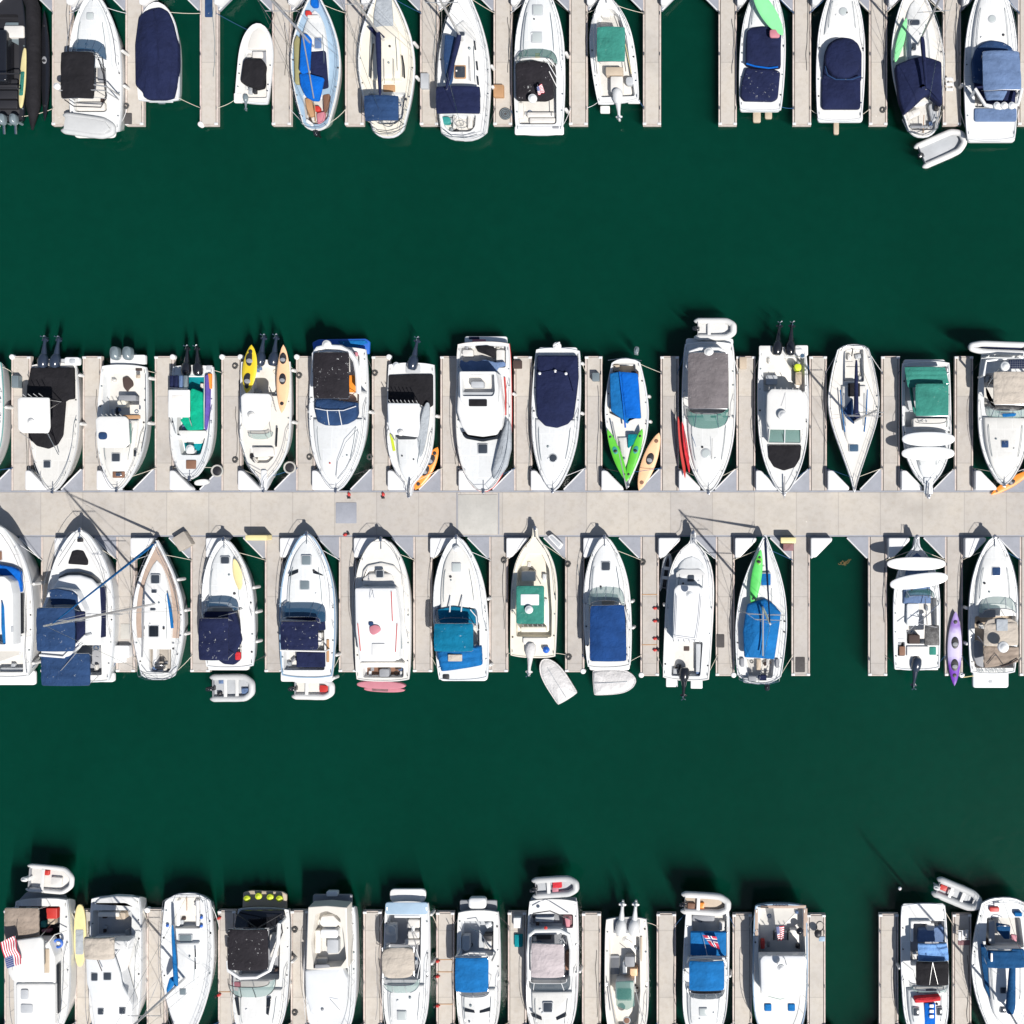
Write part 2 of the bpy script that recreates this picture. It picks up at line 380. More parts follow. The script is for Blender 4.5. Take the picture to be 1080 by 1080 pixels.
class Boat:
    def __init__(s, view, name, label, cat, short, group=None):
        s.v = view; s.name = name; s.label = label; s.cat = cat; s.short = short; s.group = group; s.th = []
        s.row = None
    def px(s, x, y): return (s.v[0]+x*s.v[2], s.v[1]+y*s.v[2])
    def P(s, x, y, z): a = s.px(x, y); return W(a[0], a[1], z)
    def P2(s, x, y, z): return s.P(x, y, z).xy
    def shape(s, sh, z, r=None):
        if isinstance(sh[0], (int, float)):
            x0, y0, x1, y1 = sh[:4]; rr = sh[4] if len(sh) > 4 else 8
            p = [(x0,y0),(x1,y0),(x1,y1),(x0,y1)]
        else: p = sh; rr = 8 if r is None else r
        q = [s.P2(a, b, z) for a, b in p]
        return ccw(roundp(q, rr*s.v[2]*S, 4))
    # --- hull frame
    def tu(s, p):
        d = Vector(p[:2])-s.o; return d.dot(s.D)/s.L, d.dot(s.R)/s.hb
    def at(s, t, u, z=None):
        p = s.o + s.D*(t*s.L) + s.R*(u*s.hb); return Vector((p.x, p.y, s.zd(t) if z is None else z))
    def zd(s, t): t = min(1, max(0, t)); return s.z0+(s.z1-s.z0)*t**1.7
    def zat(s, x, y):
        z = (s.z0+s.z1)/2
        for _ in range(3): z = s.zd(s.tu(s.P2(x, y, z))[0])
        for (a, b, h) in s.th:
            t = s.tu(s.P2(x, y, z))[0]
            if a <= t <= b: z += h*min(1, (b-t)/((b-a)*.3))
        return z
    def outline(s, f=1, tf=1.0, n=36, s0=0):
        sr = s.sr; w0 = interp(s.pr, sr); pts = []
        for q in (.35, .62, .82, .93): pts.append((sr*q**2.6, -w0*q*f))
        for i in range(n+1):
            t = sr+(1-sr)*(i/n)**.93; pts.append((t, -interp(s.pr, t)*f))
        pts += [(t, -u) for t, u in reversed(pts)]
        pts.append((0, 0))
        return [(t*tf+s0*(1-t), u) for t, u in pts]
    def hull(s, sx, sy, bx, by, w, prof='cruiser', z0=1.0, z1=1.5, mat='gel', deck='gel', wells=(), sole='sole', rub='lightgrey', liner='gel', flare=.86, gun=.09):
        s.pr = PROF[prof]; s.z0, s.z1 = z0, z1; s.sr = {'sail':.035,'sailwide':.055,'narrow':.05}.get(prof, .016); s.sr = .04 if prof == 'dart' else s.sr
        a = s.P(sx, sy, z0); b = s.P(bx, by, z1)
        s.o = a.xy; s.D = (b.xy-a.xy); s.L = s.D.length; s.D = s.D/s.L
        s.R = Vector((s.D.y, -s.D.x));
        if s.R.x < 0: s.R = -s.R
        s.hb = w*s.v[2]*S*(H-z0)/H/2; s.w = w
        c = s.o + s.D*s.L*.45
        s.cpx = s.px((sx+bx)/2, (sy+by)/2); s.spx = s.px(sx, sy); s.bpx = s.px(bx, by)
        s.root = empty(s.name, (c.x, c.y, 0), s.label, s.cat, s.group); BOATS.append(s)
        def ring(f, tf, z, zoff=None, s0=0):
            return [s.at(t, u, z if z is not None else s.zd(t)+zoff) for t, u in s.outline(f, tf, s0=s0)]
        out = ring(1, 1, None, 0)
        rev = area2(out) < 0
        def fx(r): return list(reversed(r)) if rev else r
        rings = [fx(ring(flare*.85, .86, -.5, s0=.06)), fx(ring(flare, .9, -.05, s0=.055)), fx(ring(flare*1.02, .905, .15, s0=.045)),
                 fx([s.at(t, u, s.zd(t)*.55) for t, u in s.outline((1+flare)/2+.01, .96, s0=.015)]), fx(ring(1, 1, None, -.14)), fx(ring(1, 1, None, .06))]
        inner = inset(fx(out), gun); inz = [(p[0], p[1], s.zd(s.tu(p)[0])+.06) for p in inset(fx(out), gun*.8)]
        inz2 = [(p[0], p[1], s.zd(s.tu(p)[0])) for p in inner]
        rings += [inz, inz2]
        v, f = loft(rings, cap_top=False, cap_bot=True)
        mk('hull', v, f, mat, s.root, angle=50)
        loops = [[Vector(p) for p in inz2]]
        wl = []
        for wsh in wells:
            sh, wz = wsh
            p = s.shape(sh, z0+.05, 10)
            q = []
            for pt in p:                                  # keep the well inside the gunwale
                t, u = s.tu(pt); t = min(.97, max(.012, t)); lim = interp(s.pr, t)-(gun+.05)/s.hb
                q.append(s.at(t, max(-lim, min(lim, u))).xy)
            p = ccw(q); wl.append((p, wz))
            loops.append([Vector((a.x, a.y, s.zd(s.tu(a)[0]))) for a in reversed(p)])
        vs = [tuple(p) for l in loops for p in l]
        tris = geometry.tessellate_polygon([[Vector((p[0],p[1],0)) for p in l] for l in loops])
        fs = []
        for t in tris:
            A, B_, C = (vs[i] for i in t)
            ar = (B_[0]-A[0])*(C[1]-A[1])-(B_[1]-A[1])*(C[0]-A[0])
            if abs(ar) < 1e-9: continue
            fs.append(t if ar > 0 else (t[0], t[2], t[1]))
        mk('deck', vs, fs, 'deckgel' if deck == 'gel' else deck, s.root)
        s.wl = wl
        for p, wz in wl:
            r0 = [(a.x, a.y, s.zd(s.tu(a)[0])) for a in p]; r1 = z3(inset(p, .05), wz+.05); r2 = z3(inset(p, .11), wz)
            v, f = loft([r0, r1, r2], cap_top=False)
            f = [tuple(q) for q in f]
            mk('cockpit_liner', v, f, liner, s.root)
            mk('cockpit_sole', *loft([z3(inset(p, .02), wz-.05), z3(inset(p, .10), wz+.004)]), sole, s.root)
        if rub:
            pts = [s.at(t, u*1.0, s.zd(t)-.07) for t, u in s.outline()]
            mk('rub_rail', *tubev(pts, .035, 5, True), rub, s.root)
        return s
    def trunk(s, t0, t1, f=.72, h=.28, mat='gel', dome=.1, name='cabin_top', sq=1.0):
        n = 18; L = []
        for i in range(n+1):
            t = t0+(t1-t0)*i/n; e = max(0, (i/n-.72)/.28); g = math.sqrt(max(0, 1-e*e)) if i < n else .0
            u = interp(s.pr, t)*f*max(g, .03); L.append((t, -u))
        poly = [s.at(t, u, 0).xy for t, u in L+[(t, -u) for t, u in reversed(L)]]
        poly = ccw(poly); poly = roundp(poly, .12, 2) if 0 else poly
        def zz(q, k):
            t = s.tu(q)[0]; fall = min(1, max(.25, (t1-t)/((t1-t0)*.35)))
            return s.zd(t)+h*k*fall
        rs = [[(q[0], q[1], zz(q, -.1)) for q in poly]]
        for d, k in ((.02,.55),(.06,.85),(.13,1.0)):
            r = inset(poly, d); rs.append([(q[0], q[1], zz(q, k)) for q in r])
        base = inset(poly, .13); c = s.at((t0+t1)/2-(t1-t0)*.05, 0, 0).xy
        for sc in (.8, .55, .3, .1):
            rs.append([((c+(Vector(q)-c)*sc).x, (c+(Vector(q)-c)*sc).y, zz(c+(Vector(q)-c)*sc, 1)+dome*(1-sc*sc)) for q in base])
        v, f_ = loft(rs); s.th.append((t0, t1, h+dome*.6)); s.tr_ = (t0, t1, f, h)
        return mk(name, v, f_, 'deckgel' if mat == 'gel' else mat, s.root, angle=50)
    def patch(s, t0, t1, u0, u1, mat='nonskid', dz=.012):
        p = [s.at(t, u*interp(s.pr, t), 0).xy for t, u in ((t0,u0),(t0,u1),((t0+t1)/2,u1),(t1,u1),(t1,u0),((t0+t1)/2,u0))]
        p = ccw(roundp(p, .1, 3)); v, f = loft([[(q[0], q[1], s.zd(s.tu(q)[0])-.01) for q in p], [(q[0], q[1], s.zd(s.tu(q)[0])+dz) for q in p]])
        return mk('deck_tread', v, f, mat, s.root)
    def par(s, parent): return s.root if parent is None else parent
    def sl(s, name, sh, z, h, mat='white_vinyl', bev=.04, dome=0.0, parent=None, r=None):
        """slab whose TOP outline is traced; z base (None = deck)"""
        if z is None:
            if isinstance(sh[0], (int, float)): cx, cy = (sh[0]+sh[2])/2, (sh[1]+sh[3])/2
            else: cx, cy = sum(p[0] for p in sh)/len(sh), sum(p[1] for p in sh)/len(sh)
            z = s.zat(cx, cy)-.03; h += .03
        p = s.shape(sh, z+h, r)
        o = mk(name, *slabv(p, z, z+h, bev, dome), mat, s.par(parent), angle=45)
        if parent is not None and '_o' not in parent.keys(): s.rebase(o, parent)
        return o
    def rebase(s, o, parent): pass
    def can(s, name, sh, z, mat, arch=.16, ribs=3, legs=True, drop=.1, c=.12, down=None, parent=None):
        if isinstance(sh[0], (int, float)): x0, y0, x1, y1 = sh[:4]; q = [(x0,y0),(x1,y0),(x1,y1),(x0,y1)]
        else: q = sh
        Q = [s.P(a, b, z) for a, b in q]
        if area2(Q) < 0: Q = [Q[1], Q[0], Q[3], Q[2]]
        nu, nv = 14, 18; V = []; F = []
        ph = random.random()*6
        ax = 1 if (Q[3]-Q[0]).length > 0 else 1
        for j in range(nv+1):
            for i in range(nu+1):
                a = -1+2*i/nu; b = -1+2*j/nv
                aa = a*math.sqrt(1-c*b*b/2*abs(b)**4); bb = b*math.sqrt(1-c*a*a/2*abs(a)**4)
                u, v = (aa+1)/2, (bb+1)/2
                p = (Q[0]*(1-u)+Q[1]*u)*(1-v)+(Q[3]*(1-u)+Q[2]*u)*v
                zz = arch*(1-a*a)*.8+arch*.35*(1-b**4) + .045*abs(math.cos(math.pi*ribs*v)) + .012*math.sin(7*u+5*v+ph)
                if abs(a) == 1 or abs(b) == 1: zz -= drop*.35
                V.append((p.x, p.y, z+zz))
        for j in range(nv):
            for i in range(nu):
                k = j*(nu+1)+i; F.append((k, k+1, k+nu+2, k+nu+1))
        bd = [i for i in range(nu+1)]+[j*(nu+1)+nu for j in range(1, nv+1)]+[nv*(nu+1)+i for i in range(nu-1, -1, -1)]+[j*(nu+1) for j in range(nv-1, 0, -1)]
        o0 = len(V)
        for k in bd: V.append((V[k][0], V[k][1], V[k][2]-drop))
        for i in range(len(bd)):
            j = (i+1) % len(bd); F.append((bd[i], o0+i, o0+j, bd[j]))
        o = mk(name, V, F, mat, s.root, angle=60)
        if legs:
            C = sum((Vector(p) for p in Q), Vector())/4; parts = []
            zb = (s.zd(s.tu(C)[0]) if down is None else down)
            for k in range(4):
                top = Q[k]+(C-Q[k])*.06; top.z = z-.02
                m = (Q[k]+Q[(k+1)%4])/2 if k % 2 else (Q[k]+Q[k-1])/2
                bot = Vector((top.x+(C.x-top.x)*.05, top.y+(C.y-top.y)*.35, zb))
                parts.append(tubev([top, bot], .022, 5))
            parts.append(tubev([Q[0].lerp(C,.03)-Vector((0,0,.03)), Q[3].lerp(C,.03)-Vector((0,0,.03))], .02, 5)); parts.append(tubev([Q[1].lerp(C,.03)-Vector((0,0,.03)), Q[2].lerp(C,.03)-Vector((0,0,.03))], .02, 5))
            for a, b in ((0,1),(3,2)):
                parts.append(tubev([Q[a]*.97+Q[b]*.03-Vector((0,0,.05)), (Q[a]+Q[b])/2+Vector((0,0,arch*.7-.03)), Q[b]*.97+Q[a]*.03-Vector((0,0,.05))], .02, 5))
            mk(name+'_frame', *join(parts), 'steel', s.root)
        return o
    def ws(s, xl, xr, yb, yf, mat='g_green', h=.5, mull=(.25,.5,.75), frame='steel', e=2.6, z=None, rake=None):
        zb = s.zat((xl+xr)/2, (yb+yf)/2)-.02 if z is None else z; n = 28; B0 = []; T0 = []
        cx = (xl+xr)/2; hw = (xr-xl)/2
        sg = 1 if yf > yb else -1
        if rake is None: rake = abs(yf-yb)*s.v[2]*S*.72
        for i in range(n+1):
            th = math.pi*i/n; c = math.cos(th); sn = math.sin(th)
            X = -abs(c)**(2/e)*(1 if c > 0 else -1); Y = abs(sn)**(2/e)
            B0.append(s.P(cx+hw*X, yb+(yf-yb)*Y, zb))
            p = s.P(cx+hw*X*.86, yb+(yf-yb)*Y, zb); d = s.P(0, 1, zb)-s.P(0, 0, zb); d.z = 0; d.normalize()
            p = p - d*sg*rake*Y; p.z = zb+h; T0.append(p)
        v, f = loft([B0, T0], close=False, cap_top=False)
        w = mk('windshield', v, f, mat, s.root)
        parts = [tubev(B0, .03, 5), tubev(T0, .025, 5)]
        for m in mull:
            k = int(m*n); parts.append(tubev([B0[k], T0[k]], .025, 5))
        mk('windshield_frame', *join(parts), frame, s.root)
        # dashboard behind the glass
        dash = [Vector((p.x, p.y)) for p in T0]; 
        return w
    def hatch(s, cx, cy, w, h=None, mat='g_hatch', rot=0, z=None, frame='lightgrey', r=6):
        h = h or w; zz = s.zat(cx, cy)+.02 if z is None else z
        c, sn = math.cos(math.radians(rot)), math.sin(math.radians(rot))
        def q(k): return [(cx+(a*c-b*sn)*k*w/2, cy+(a*sn*w/h+b*c)*k*h/2) for a, b in ((-1,-1),(1,-1),(1,1),(-1,1))]
        f = s.sl('hatch', q(1.14), zz-.06, .10, frame, .015, r=r)
        g = s.sl('pane', q(.96), zz-.02, .085, mat, .012, parent=f, r=r)
        return f
    def rhatch(s, cx, cy, r, mat='g_hatch', frame='lightgrey', z=None):
        zz = s.zat(cx, cy)+.02 if z is None else z; R_ = r*s.v[2]*S
        f = mk('hatch', *discv(s.P2(cx, cy, zz), R_*1.15, zz-.06, zz+.03), frame, s.root)
        mk('pane', *discv(s.P2(cx, cy, zz), R_*.93, zz-.02, zz+.055, dome=.01), mat, f, origin=s.root['_o'])
        return f
    def tube(s, name, pts, r, mat, parent=None, sides=6, taper=None):
        P_ = [s.P(x, y, z) for x, y, z in pts]
        return mk(name, *tubev(P_, r, sides, taper=taper), mat, s.par(parent))
    def rail(s, ta=.45, hgt=.55, r=.017, mat='steel', tb=1.0, name='bow_rail'):
        top = []; parts = []; n = 16
        def edge(t, sd): return s.at(t, sd*max(.02, interp(s.pr, t)-.1/s.hb))
        for i in range(n+1):
            t = ta+(tb-.012-ta)*i/n; p = edge(t, -1); p.z += hgt*min(1, .25+i/3); top.append(p)
        for i in range(n, -1, -1):
            t = ta+(tb-.012-ta)*i/n; p = edge(t, 1); p.z += hgt*min(1, .25+i/3); top.append(p)
        parts.append(tubev(top, r, 5))
        for i in range(1, n+1, 3):
            for k in (i, 2*n+1-i):
                p = top[k]; t = s.tu(p)[0]; q = Vector((p.x, p.y, s.zd(t))); parts.append(tubev([p, q], r*.8, 4))
        mk(name, *join(parts), mat, s.root)
        # anchor roller and cleats
        a = s.at(.93, 0); b = s.at(1.02, 0, s.z1+.05); a.z += .08
        mk('anchor', *join([tubev([a, b], .035, 5), boxv(s.at(1.0, 0).xy, s.D, .22, .3, .1, s.z1+.03)]), 'steel', s.root)
        for t in (.05, .5, .86):
            for sd in (-1, 1):
                c = s.at(t, sd*(interp(s.pr, t)-.13/s.hb)); c.z += .03
                mk('cleat', *join([tubev([c-Vector((*(s.D*.1), -.05)), c+Vector((*(s.D*.1), .05))], .018, 5), tubev([c, c+Vector((0,0,.05))], .02, 4)]), 'steel', s.root)
    def clutter(s):
        for p, wz in s.wl:
            c = sum((Vector(q) for q in p), Vector((0,0)))/len(p)
            for k in range(random.randint(3, 6)):
                e = Vector(random.choice(p)); q = e.lerp(c, random.uniform(.18, .5)); w_, l_ = random.uniform(.14,.34), random.uniform(.2,.55); h_ = random.uniform(.1,.4)
                d = s.D if random.random() < .7 else Vector((random.uniform(-1,1), random.uniform(-1,1)))
                nm, mt = random.choice((('locker','gel'),('cushion','white_vinyl'),('gear_bag','grey_vinyl'),('gear_bag','f_slate'),('locker','lightgrey'),('cushion','ivory'),('gear_bag','black'),('crate','darkbrown'),('cushion','f_grey')))
                mk(nm, *boxv(q, d, w_, l_, h_, wz), mt, s.root)
            q = c.lerp(Vector(random.choice(p)), .55); r = random.uniform(.10,.16)
            mk('rope_coil', *tubev([Vector((q.x+(r+.01*(i%3))*math.cos(i*.6), q.y+(r+.01*(i%2))*math.sin(i*.6), wz+.03+.0015*i)) for i in range(28)], .018, 5), random.choice(('rope','ropeblue','ropedark')), s.root)
    def fittings(s, n=3):
        if hasattr(s, 'tr_') and s.tr_[3] > .15:
            t0, t1, f, h = s.tr_
            for sd in (-1, 1):
                pts = []
                for i in range(9):
                    t = t0+(t1-t0)*(.12+.5*i/8); q = s.at(t, sd*interp(s.pr, t)*f*.8); q.z = s.zd(t)+h+.13-(.09 if i in (0, 8) else 0); pts.append(q)
                mk('handrail', *tubev(pts, .018, 5), 'gloss_grey', s.root)
            for k in range(2):
                t = t0+(t1-t0)*random.uniform(.2, .6); q = s.at(t, random.choice((-1,1))*random.uniform(.25,.6)*f*interp(s.pr, t)); z = s.zd(t)+h
                mk('deck_vent', *discv(q.xy, random.uniform(.06,.10), z-.05, z+.14, 12, .03), random.choice(('gel','gloss_grey','black')), s.root)
        for sd in (-1, 1):
            for i in range(n):
                t = .08+.5*(i+random.random()*.7)/n; c = s.at(t, sd*(interp(s.pr, t)-.16/s.hb)); c.z += .0
                mk('deck_fitting', *discv(c.xy, .045+.02*random.random(), c.z-.02, c.z+.05+.03*random.random(), 10, bev=.015), random.choice(['black','gloss_grey','steel']), s.root)
    def liferail(s, hgt=.62, r=.011):
        parts = []; n = 12
        for sd in (-1, 1):
            for hh in (hgt, hgt*.5):
                parts.append(tubev([s.at(.03+.95*i/n, sd*max(.02, interp(s.pr, .03+.95*i/n)-.09/s.hb)) + Vector((0,0,hh)) for i in range(n+1)], r, 4))
            for i in range(0, n+1):
                p = s.at(.03+.95*i/n, sd*max(.02, interp(s.pr, .03+.95*i/n)-.09/s.hb)); parts.append(tubev([p, p+Vector((0,0,hgt))], r*1.2, 4))
        w0 = interp(s.pr, .01)
        for hh in (hgt, hgt*.5):
            parts.append(tubev([s.at(.03, -w0*.95)+Vector((0,0,hh)), s.at(.01, -w0*.5)+Vector((0,0,hh)), s.at(.01, w0*.5)+Vector((0,0,hh)), s.at(.03, w0*.95)+Vector((0,0,hh))], r*1.3, 4))
        p1 = [s.at(.9, -interp(s.pr,.9)+.06)+Vector((0,0,hgt)), s.at(1.0, 0)+Vector((0,0,hgt)), s.at(.9, interp(s.pr,.9)-.06)+Vector((0,0,hgt))]
        parts.append(tubev(p1, r*1.7, 5))
        mk('lifelines', *join(parts), 'steel', s.root)
    def frame2d(s, x, y, z, ang):
        """local frame at a traced point; ang in photo degrees, 0 = right, 90 = up"""
        o = s.P(x, y, z); d = Vector((math.cos(math.radians(ang)), math.sin(math.radians(ang)), 0)); q = Vector((d.y, -d.x, 0))
        return lambda a, b, c: o + q*a + d*b + Vector((0,0,c))
    def ob(s, x, y, ang, mat='gloss_black', tilt=True, k=1.0, z=1.0, leg=None):
        """outboard motor; d points away from the boat"""
        if tilt and k > .8: k *= 1.2
        F = s.frame2d(x, y, z, ang)
        def sect(stn, zc, flat=1.0, n=10):
            rings = []
            for (b, wx, wz, dz) in stn:
                rings.append([F(wx*k*math.cos(2*math.pi*i/n), b*k, (zc+dz+wz*math.sin(2*math.pi*i/n))*k) for i in range(n)])
            return loft(rings, cap_top=True, cap_bot=True)
        legm = leg or mat
        if tilt:
            body = join([sect([(.32,.19,.19,0),(.6,.15,.16,.02),(.95,.10,.12,.05),(1.35,.08,.09,.06),(1.5,.04,.05,.06)], .1),
                         sect([(1.18,.10,.03,0),(1.22,.20,.015,0),(1.3,.20,.015,0),(1.33,.1,.02,0)], .15),
                         tubev([F(0,1.36*k,(.34)*k), F(0,1.38*k,.16*k), F(0,1.40*k,-.08*k), F(0,1.41*k,-.2*k)], .085*k, 8, taper=[.4,1,1,.3]),
                         boxv(F(0,-.02,0).xy, F(0,1,0).xy-F(0,0,0).xy, .3, .3, .4, z-.4)])
            m = mk('outboard_motor', *body, legm, s.root)
            mk('cowling', *sect([(-.45,.06,.06,0),(-.42,.20,.20,0),(-.30,.29,.27,0),(-.05,.32,.31,0),(.20,.29,.27,0),(.40,.20,.2,0),(.47,.08,.1,0)], .12, n=14), mat, m, origin=s.root['_o'])
            ps = []
            for a in range(3):
                th = a*2.094+.5; c = F(0, 1.41*k, .4*k)
                e1 = F(math.cos(th)*.17*k, 1.41*k+math.sin(th)*.17*k, .40*k); e2 = F(math.cos(th+.5)*.14*k, 1.41*k+math.sin(th+.5)*.14*k, .45*k)
                ps.append(([c, e1, e2, c+Vector((0,0,.03)), e1+Vector((0,0,.015)), e2+Vector((0,0,.015))], [(0,1,2),(5,4,3),(0,3,4,1),(1,4,5,2),(2,5,3,0)]))
            mk('propeller', *join(ps), 'steel', m, origin=s.root['_o'])
        else:
            body = join([tubev([F(0,.2*k,.1), F(0,.22*k,-.8)], .11*k, 8), boxv(F(0,0,0).xy, F(0,1,0).xy-F(0,0,0).xy, .3, .35, .4, z-.4)])
            m = mk('outboard_motor', *body, legm, s.root)
            p = [F(a*.27*k, .2*k+b*.40*k, 0).xy for a, b in [(math.copysign(abs(math.cos(t))**.75, math.cos(t)), math.copysign(abs(math.sin(t))**.75, math.sin(t))) for t in [2*math.pi*i/16 for i in range(16)]]]
            mk('cowling', *slabv(ccw(p), z+.02, z+.38*k, .12, .12), mat, m, origin=s.root['_o'])
        return m
    def rods(s, x0, y0, x1, y1, z, n=5, ln=.55, mat='alloy', ang=90):
        parts = []
        for i in range(n):
            x = x0+(x1-x0)*i/max(1, n-1); y = y0+(y1-y0)*i/max(1, n-1); F = s.frame2d(x, y, z, ang)
            mk('rod_holder', *tubev([F(0,-.05,-.15), F(0,.12,ln*.6)], .03, 6), mat, s.root)
    def mast(s, x, y, h, boomto=None, cover='f_navy', boomz=2.6, fore=True, jib=None, sp=1.1, base=None, coverw=.16, mat='alloy'):
        zb = s.zat(x, y) if base is None else base
        t0, u0 = s.tu(s.P2(x, y, zb)); B = s.at(t0, 0, zb)
        m = mk('mast', *tubev([B, B+Vector((0,0,(h-zb)*.7)), Vector((B.x, B.y, h))], .085, 8, taper=[1,.95,.7]), mat, s.root)
        R3 = Vector((s.R.x, s.R.y, 0)); D3 = Vector((s.D.x, s.D.y, 0))
        parts = []
        for fr, k in ((.5, 1), (.78, .7)):
            c = Vector((B.x, B.y, zb+(h-zb)*fr)); mk('spreader', *tubev([c-R3*sp*k, c, c+R3*sp*k], .03, 5), mat, m, origin=s.root['_o'])
        T = Vector((B.x, B.y, h-.1)); st = []
        for sd in (-1, 1):
            ch = s.at(t0-.02, sd*(interp(s.pr, t0)-.05/s.hb)); c1 = Vector((B.x, B.y, zb+(h-zb)*.5))+R3*sd*sp
            c2 = Vector((B.x, B.y, zb+(h-zb)*.78))+R3*sd*sp*.7
            st.append(tubev([ch, c1, c2, T], .010, 4))
            ch2 = s.at(t0-.05, sd*(interp(s.pr, t0)-.06/s.hb)); st.append(tubev([ch2, Vector((B.x, B.y, zb+(h-zb)*.5))], .012, 4))
        st.append(tubev([s.at(.01, 0), T], .012, 4))
        [mk('shroud', *q, 'steel', s.root) for q in st]
        if jib:
            a = s.at(.985, 0); a.z += .15; b = T - Vector((0,0,.6)); n = 12
            pts = [a.lerp(b, i/n) for i in range(n+1)]
            mk('furled_jib', *tubev(pts, .085, 7, taper=[.6]+[1.2-.85*i/n for i in range(n)]), jib, s.root)
        elif fore: mk('forestay', *tubev([s.at(.99, 0), T], .016, 4), 'steel', s.root)
        if boomto:
            e = s.P(boomto[0], boomto[1], boomz); te = s.tu(e)[0]; 
            a = B.copy(); a.z = boomz; b = e; n = 12
            mk('boom', *tubev([a, b], .06, 7), mat, s.root)
            if cover:
                prof = [.9,1.25,1.3,1.25,1.2,1.12,1.05,1,.95,.88,.8,.7,.45]
                pts = [a.lerp(b, i/n)+Vector((0,0,.12+.012*math.sin(i*3.1))) for i in range(n+1)]
                v, f = tubev(pts, coverw, 8, taper=prof)
                mk('sail_cover', v, f, cover, s.root, angle=80)
        return m
    def arch(s, pts, z, mat='gel', r=.11, zl=None, name='radar_arch'):
        """hoop through traced points at height z, legs to deck"""
        P_ = [s.P(x, y, z) for x, y in pts]
        a = P_[0].copy(); a.z = s.zd(s.tu(a)[0]); b = P_[-1].copy(); b.z = s.zd(s.tu(b)[0])
        f = Vector((s.D.x, s.D.y, 0))*-.0
        return mk(name, *tubev([a]+P_+[b], r, 8), mat, s.root)
    def dome(s, x, y, z, r, mat='gel', name='radar_dome', pole=None):
        R_ = r*s.v[2]*S; c = s.P2(x, y, z); parts = [discv(c, R_, z-R_*.5, z, 18, dome=R_*.4, bev=R_*.3)]
        if pole: parts.append(tubev([Vector((c.x, c.y, z-R_*.5)), Vector((c.x, c.y, pole))], .05, 6))
        return mk(name, *join(parts), mat, s.root)
    def tub(s, name, outer, inner, z, h, zin, mat='gel', fl='sole', bev=.06, r=None):
        """raised superstructure with an open well in its top"""
        zt = z+h; po = s.shape(outer, zt, r); pi = s.shape(inner, zt, r)
        rs = [z3(po, z), z3(po, zt-bev), z3(inset(po, bev*.3), zt-bev*.3), z3(inset(po, bev), zt)]
        v, f = loft(rs, cap_top=False)
        top = rs[-1]; loops = [[Vector(p) for p in top], [Vector((p[0], p[1], zt)) for p in reversed(pi)]]
        vs = [tuple(p) for l in loops for p in l]
        fs = []
        for t in geometry.tessellate_polygon([[Vector((p[0],p[1],0)) for p in l] for l in loops]):
            A, B_, C = (vs[i] for i in t); ar = (B_[0]-A[0])*(C[1]-A[1])-(B_[1]-A[1])*(C[0]-A[0])
            if abs(ar) > 1e-9: fs.append(t if ar > 0 else (t[0],t[2],t[1]))
        w = loft([z3(pi, zt), z3(inset(pi, .05), zin)], cap_top=False)
        o = mk(name, *join([(v, f), (vs, fs), w]), mat, s.root)
        mk('cockpit_sole', *loft([z3(inset(pi, .03), zin-.04), z3(inset(pi, .04), zin+.01)]), fl, s.root)
        return o
    def flag(s, quad, z, mat, pole=None):
        Q = [s.P(a, b, z+dz) for (a, b), dz in zip(quad, (0, 0, -.35, -.35))]; n = 12; V = []; F = []; U = []
        for j in range(n+1):
            for i in range(n+1):
                u, v = i/n, j/n; p = (Q[0]*(1-u)+Q[1]*u)*(1-v)+(Q[3]*(1-u)+Q[2]*u)*v
                p.z += .07*math.sin(u*11+v*2)*(.3+v); V.append(tuple(p)); U.append((u, 1-v))
        for j in range(n):
            for i in range(n): k = j*(n+1)+i; F.append((k, k+1, k+n+2, k+n+1))
        o = mk('flag', V, F, mat, s.root, uvs=U)
        if pole: mk('flagpole', *tubev([s.P(*pole[0]), s.P(*pole[1])], .02, 5), 'alloy', s.root)
        return o
    def text(s, body, x, y, z, size, mat='black', up=(0,1)):
        c = bpy.data.curves.new('name_lettering', 'FONT'); c.body = body; c.size = size; c.align_x = 'CENTER'; c.align_y = 'CENTER'; c.extrude = .004
        o = bpy.data.objects.new('name_lettering', c); COL.objects.link(o)
        dg = bpy.context.evaluated_depsgraph_get(); me = bpy.data.meshes.new_from_object(o.evaluated_get(dg)); bpy.data.objects.remove(o)
        me.materials.clear(); me.materials.append(MATS[mat])
        o = bpy.data.objects.new('name_lettering', me); COL.objects.link(o); o.parent = s.root
        o.location = s.P(x, y, z)-Vector(s.root['_o']); return o
    def seat(s, sh, z=.5, h=.42, mat='white_vinyl', name='seat'): return s.sl(name, sh, z, h, mat, .06, .03)
    def wheel(s, x, y, z, r=.28):
        c = s.P(x, y, z); n = 18; pts = [c+Vector((r*math.cos(2*math.pi*i/n), .4*r*math.sin(2*math.pi*i/n), .8*r*math.sin(2*math.pi*i/n))) for i in range(n)]
        mk('steering_wheel', *join([tubev(pts, .022, 5, True)]+[tubev([c, pts[k]], .014, 4) for k in (3, 9, 15)]), 'steel', s.root)
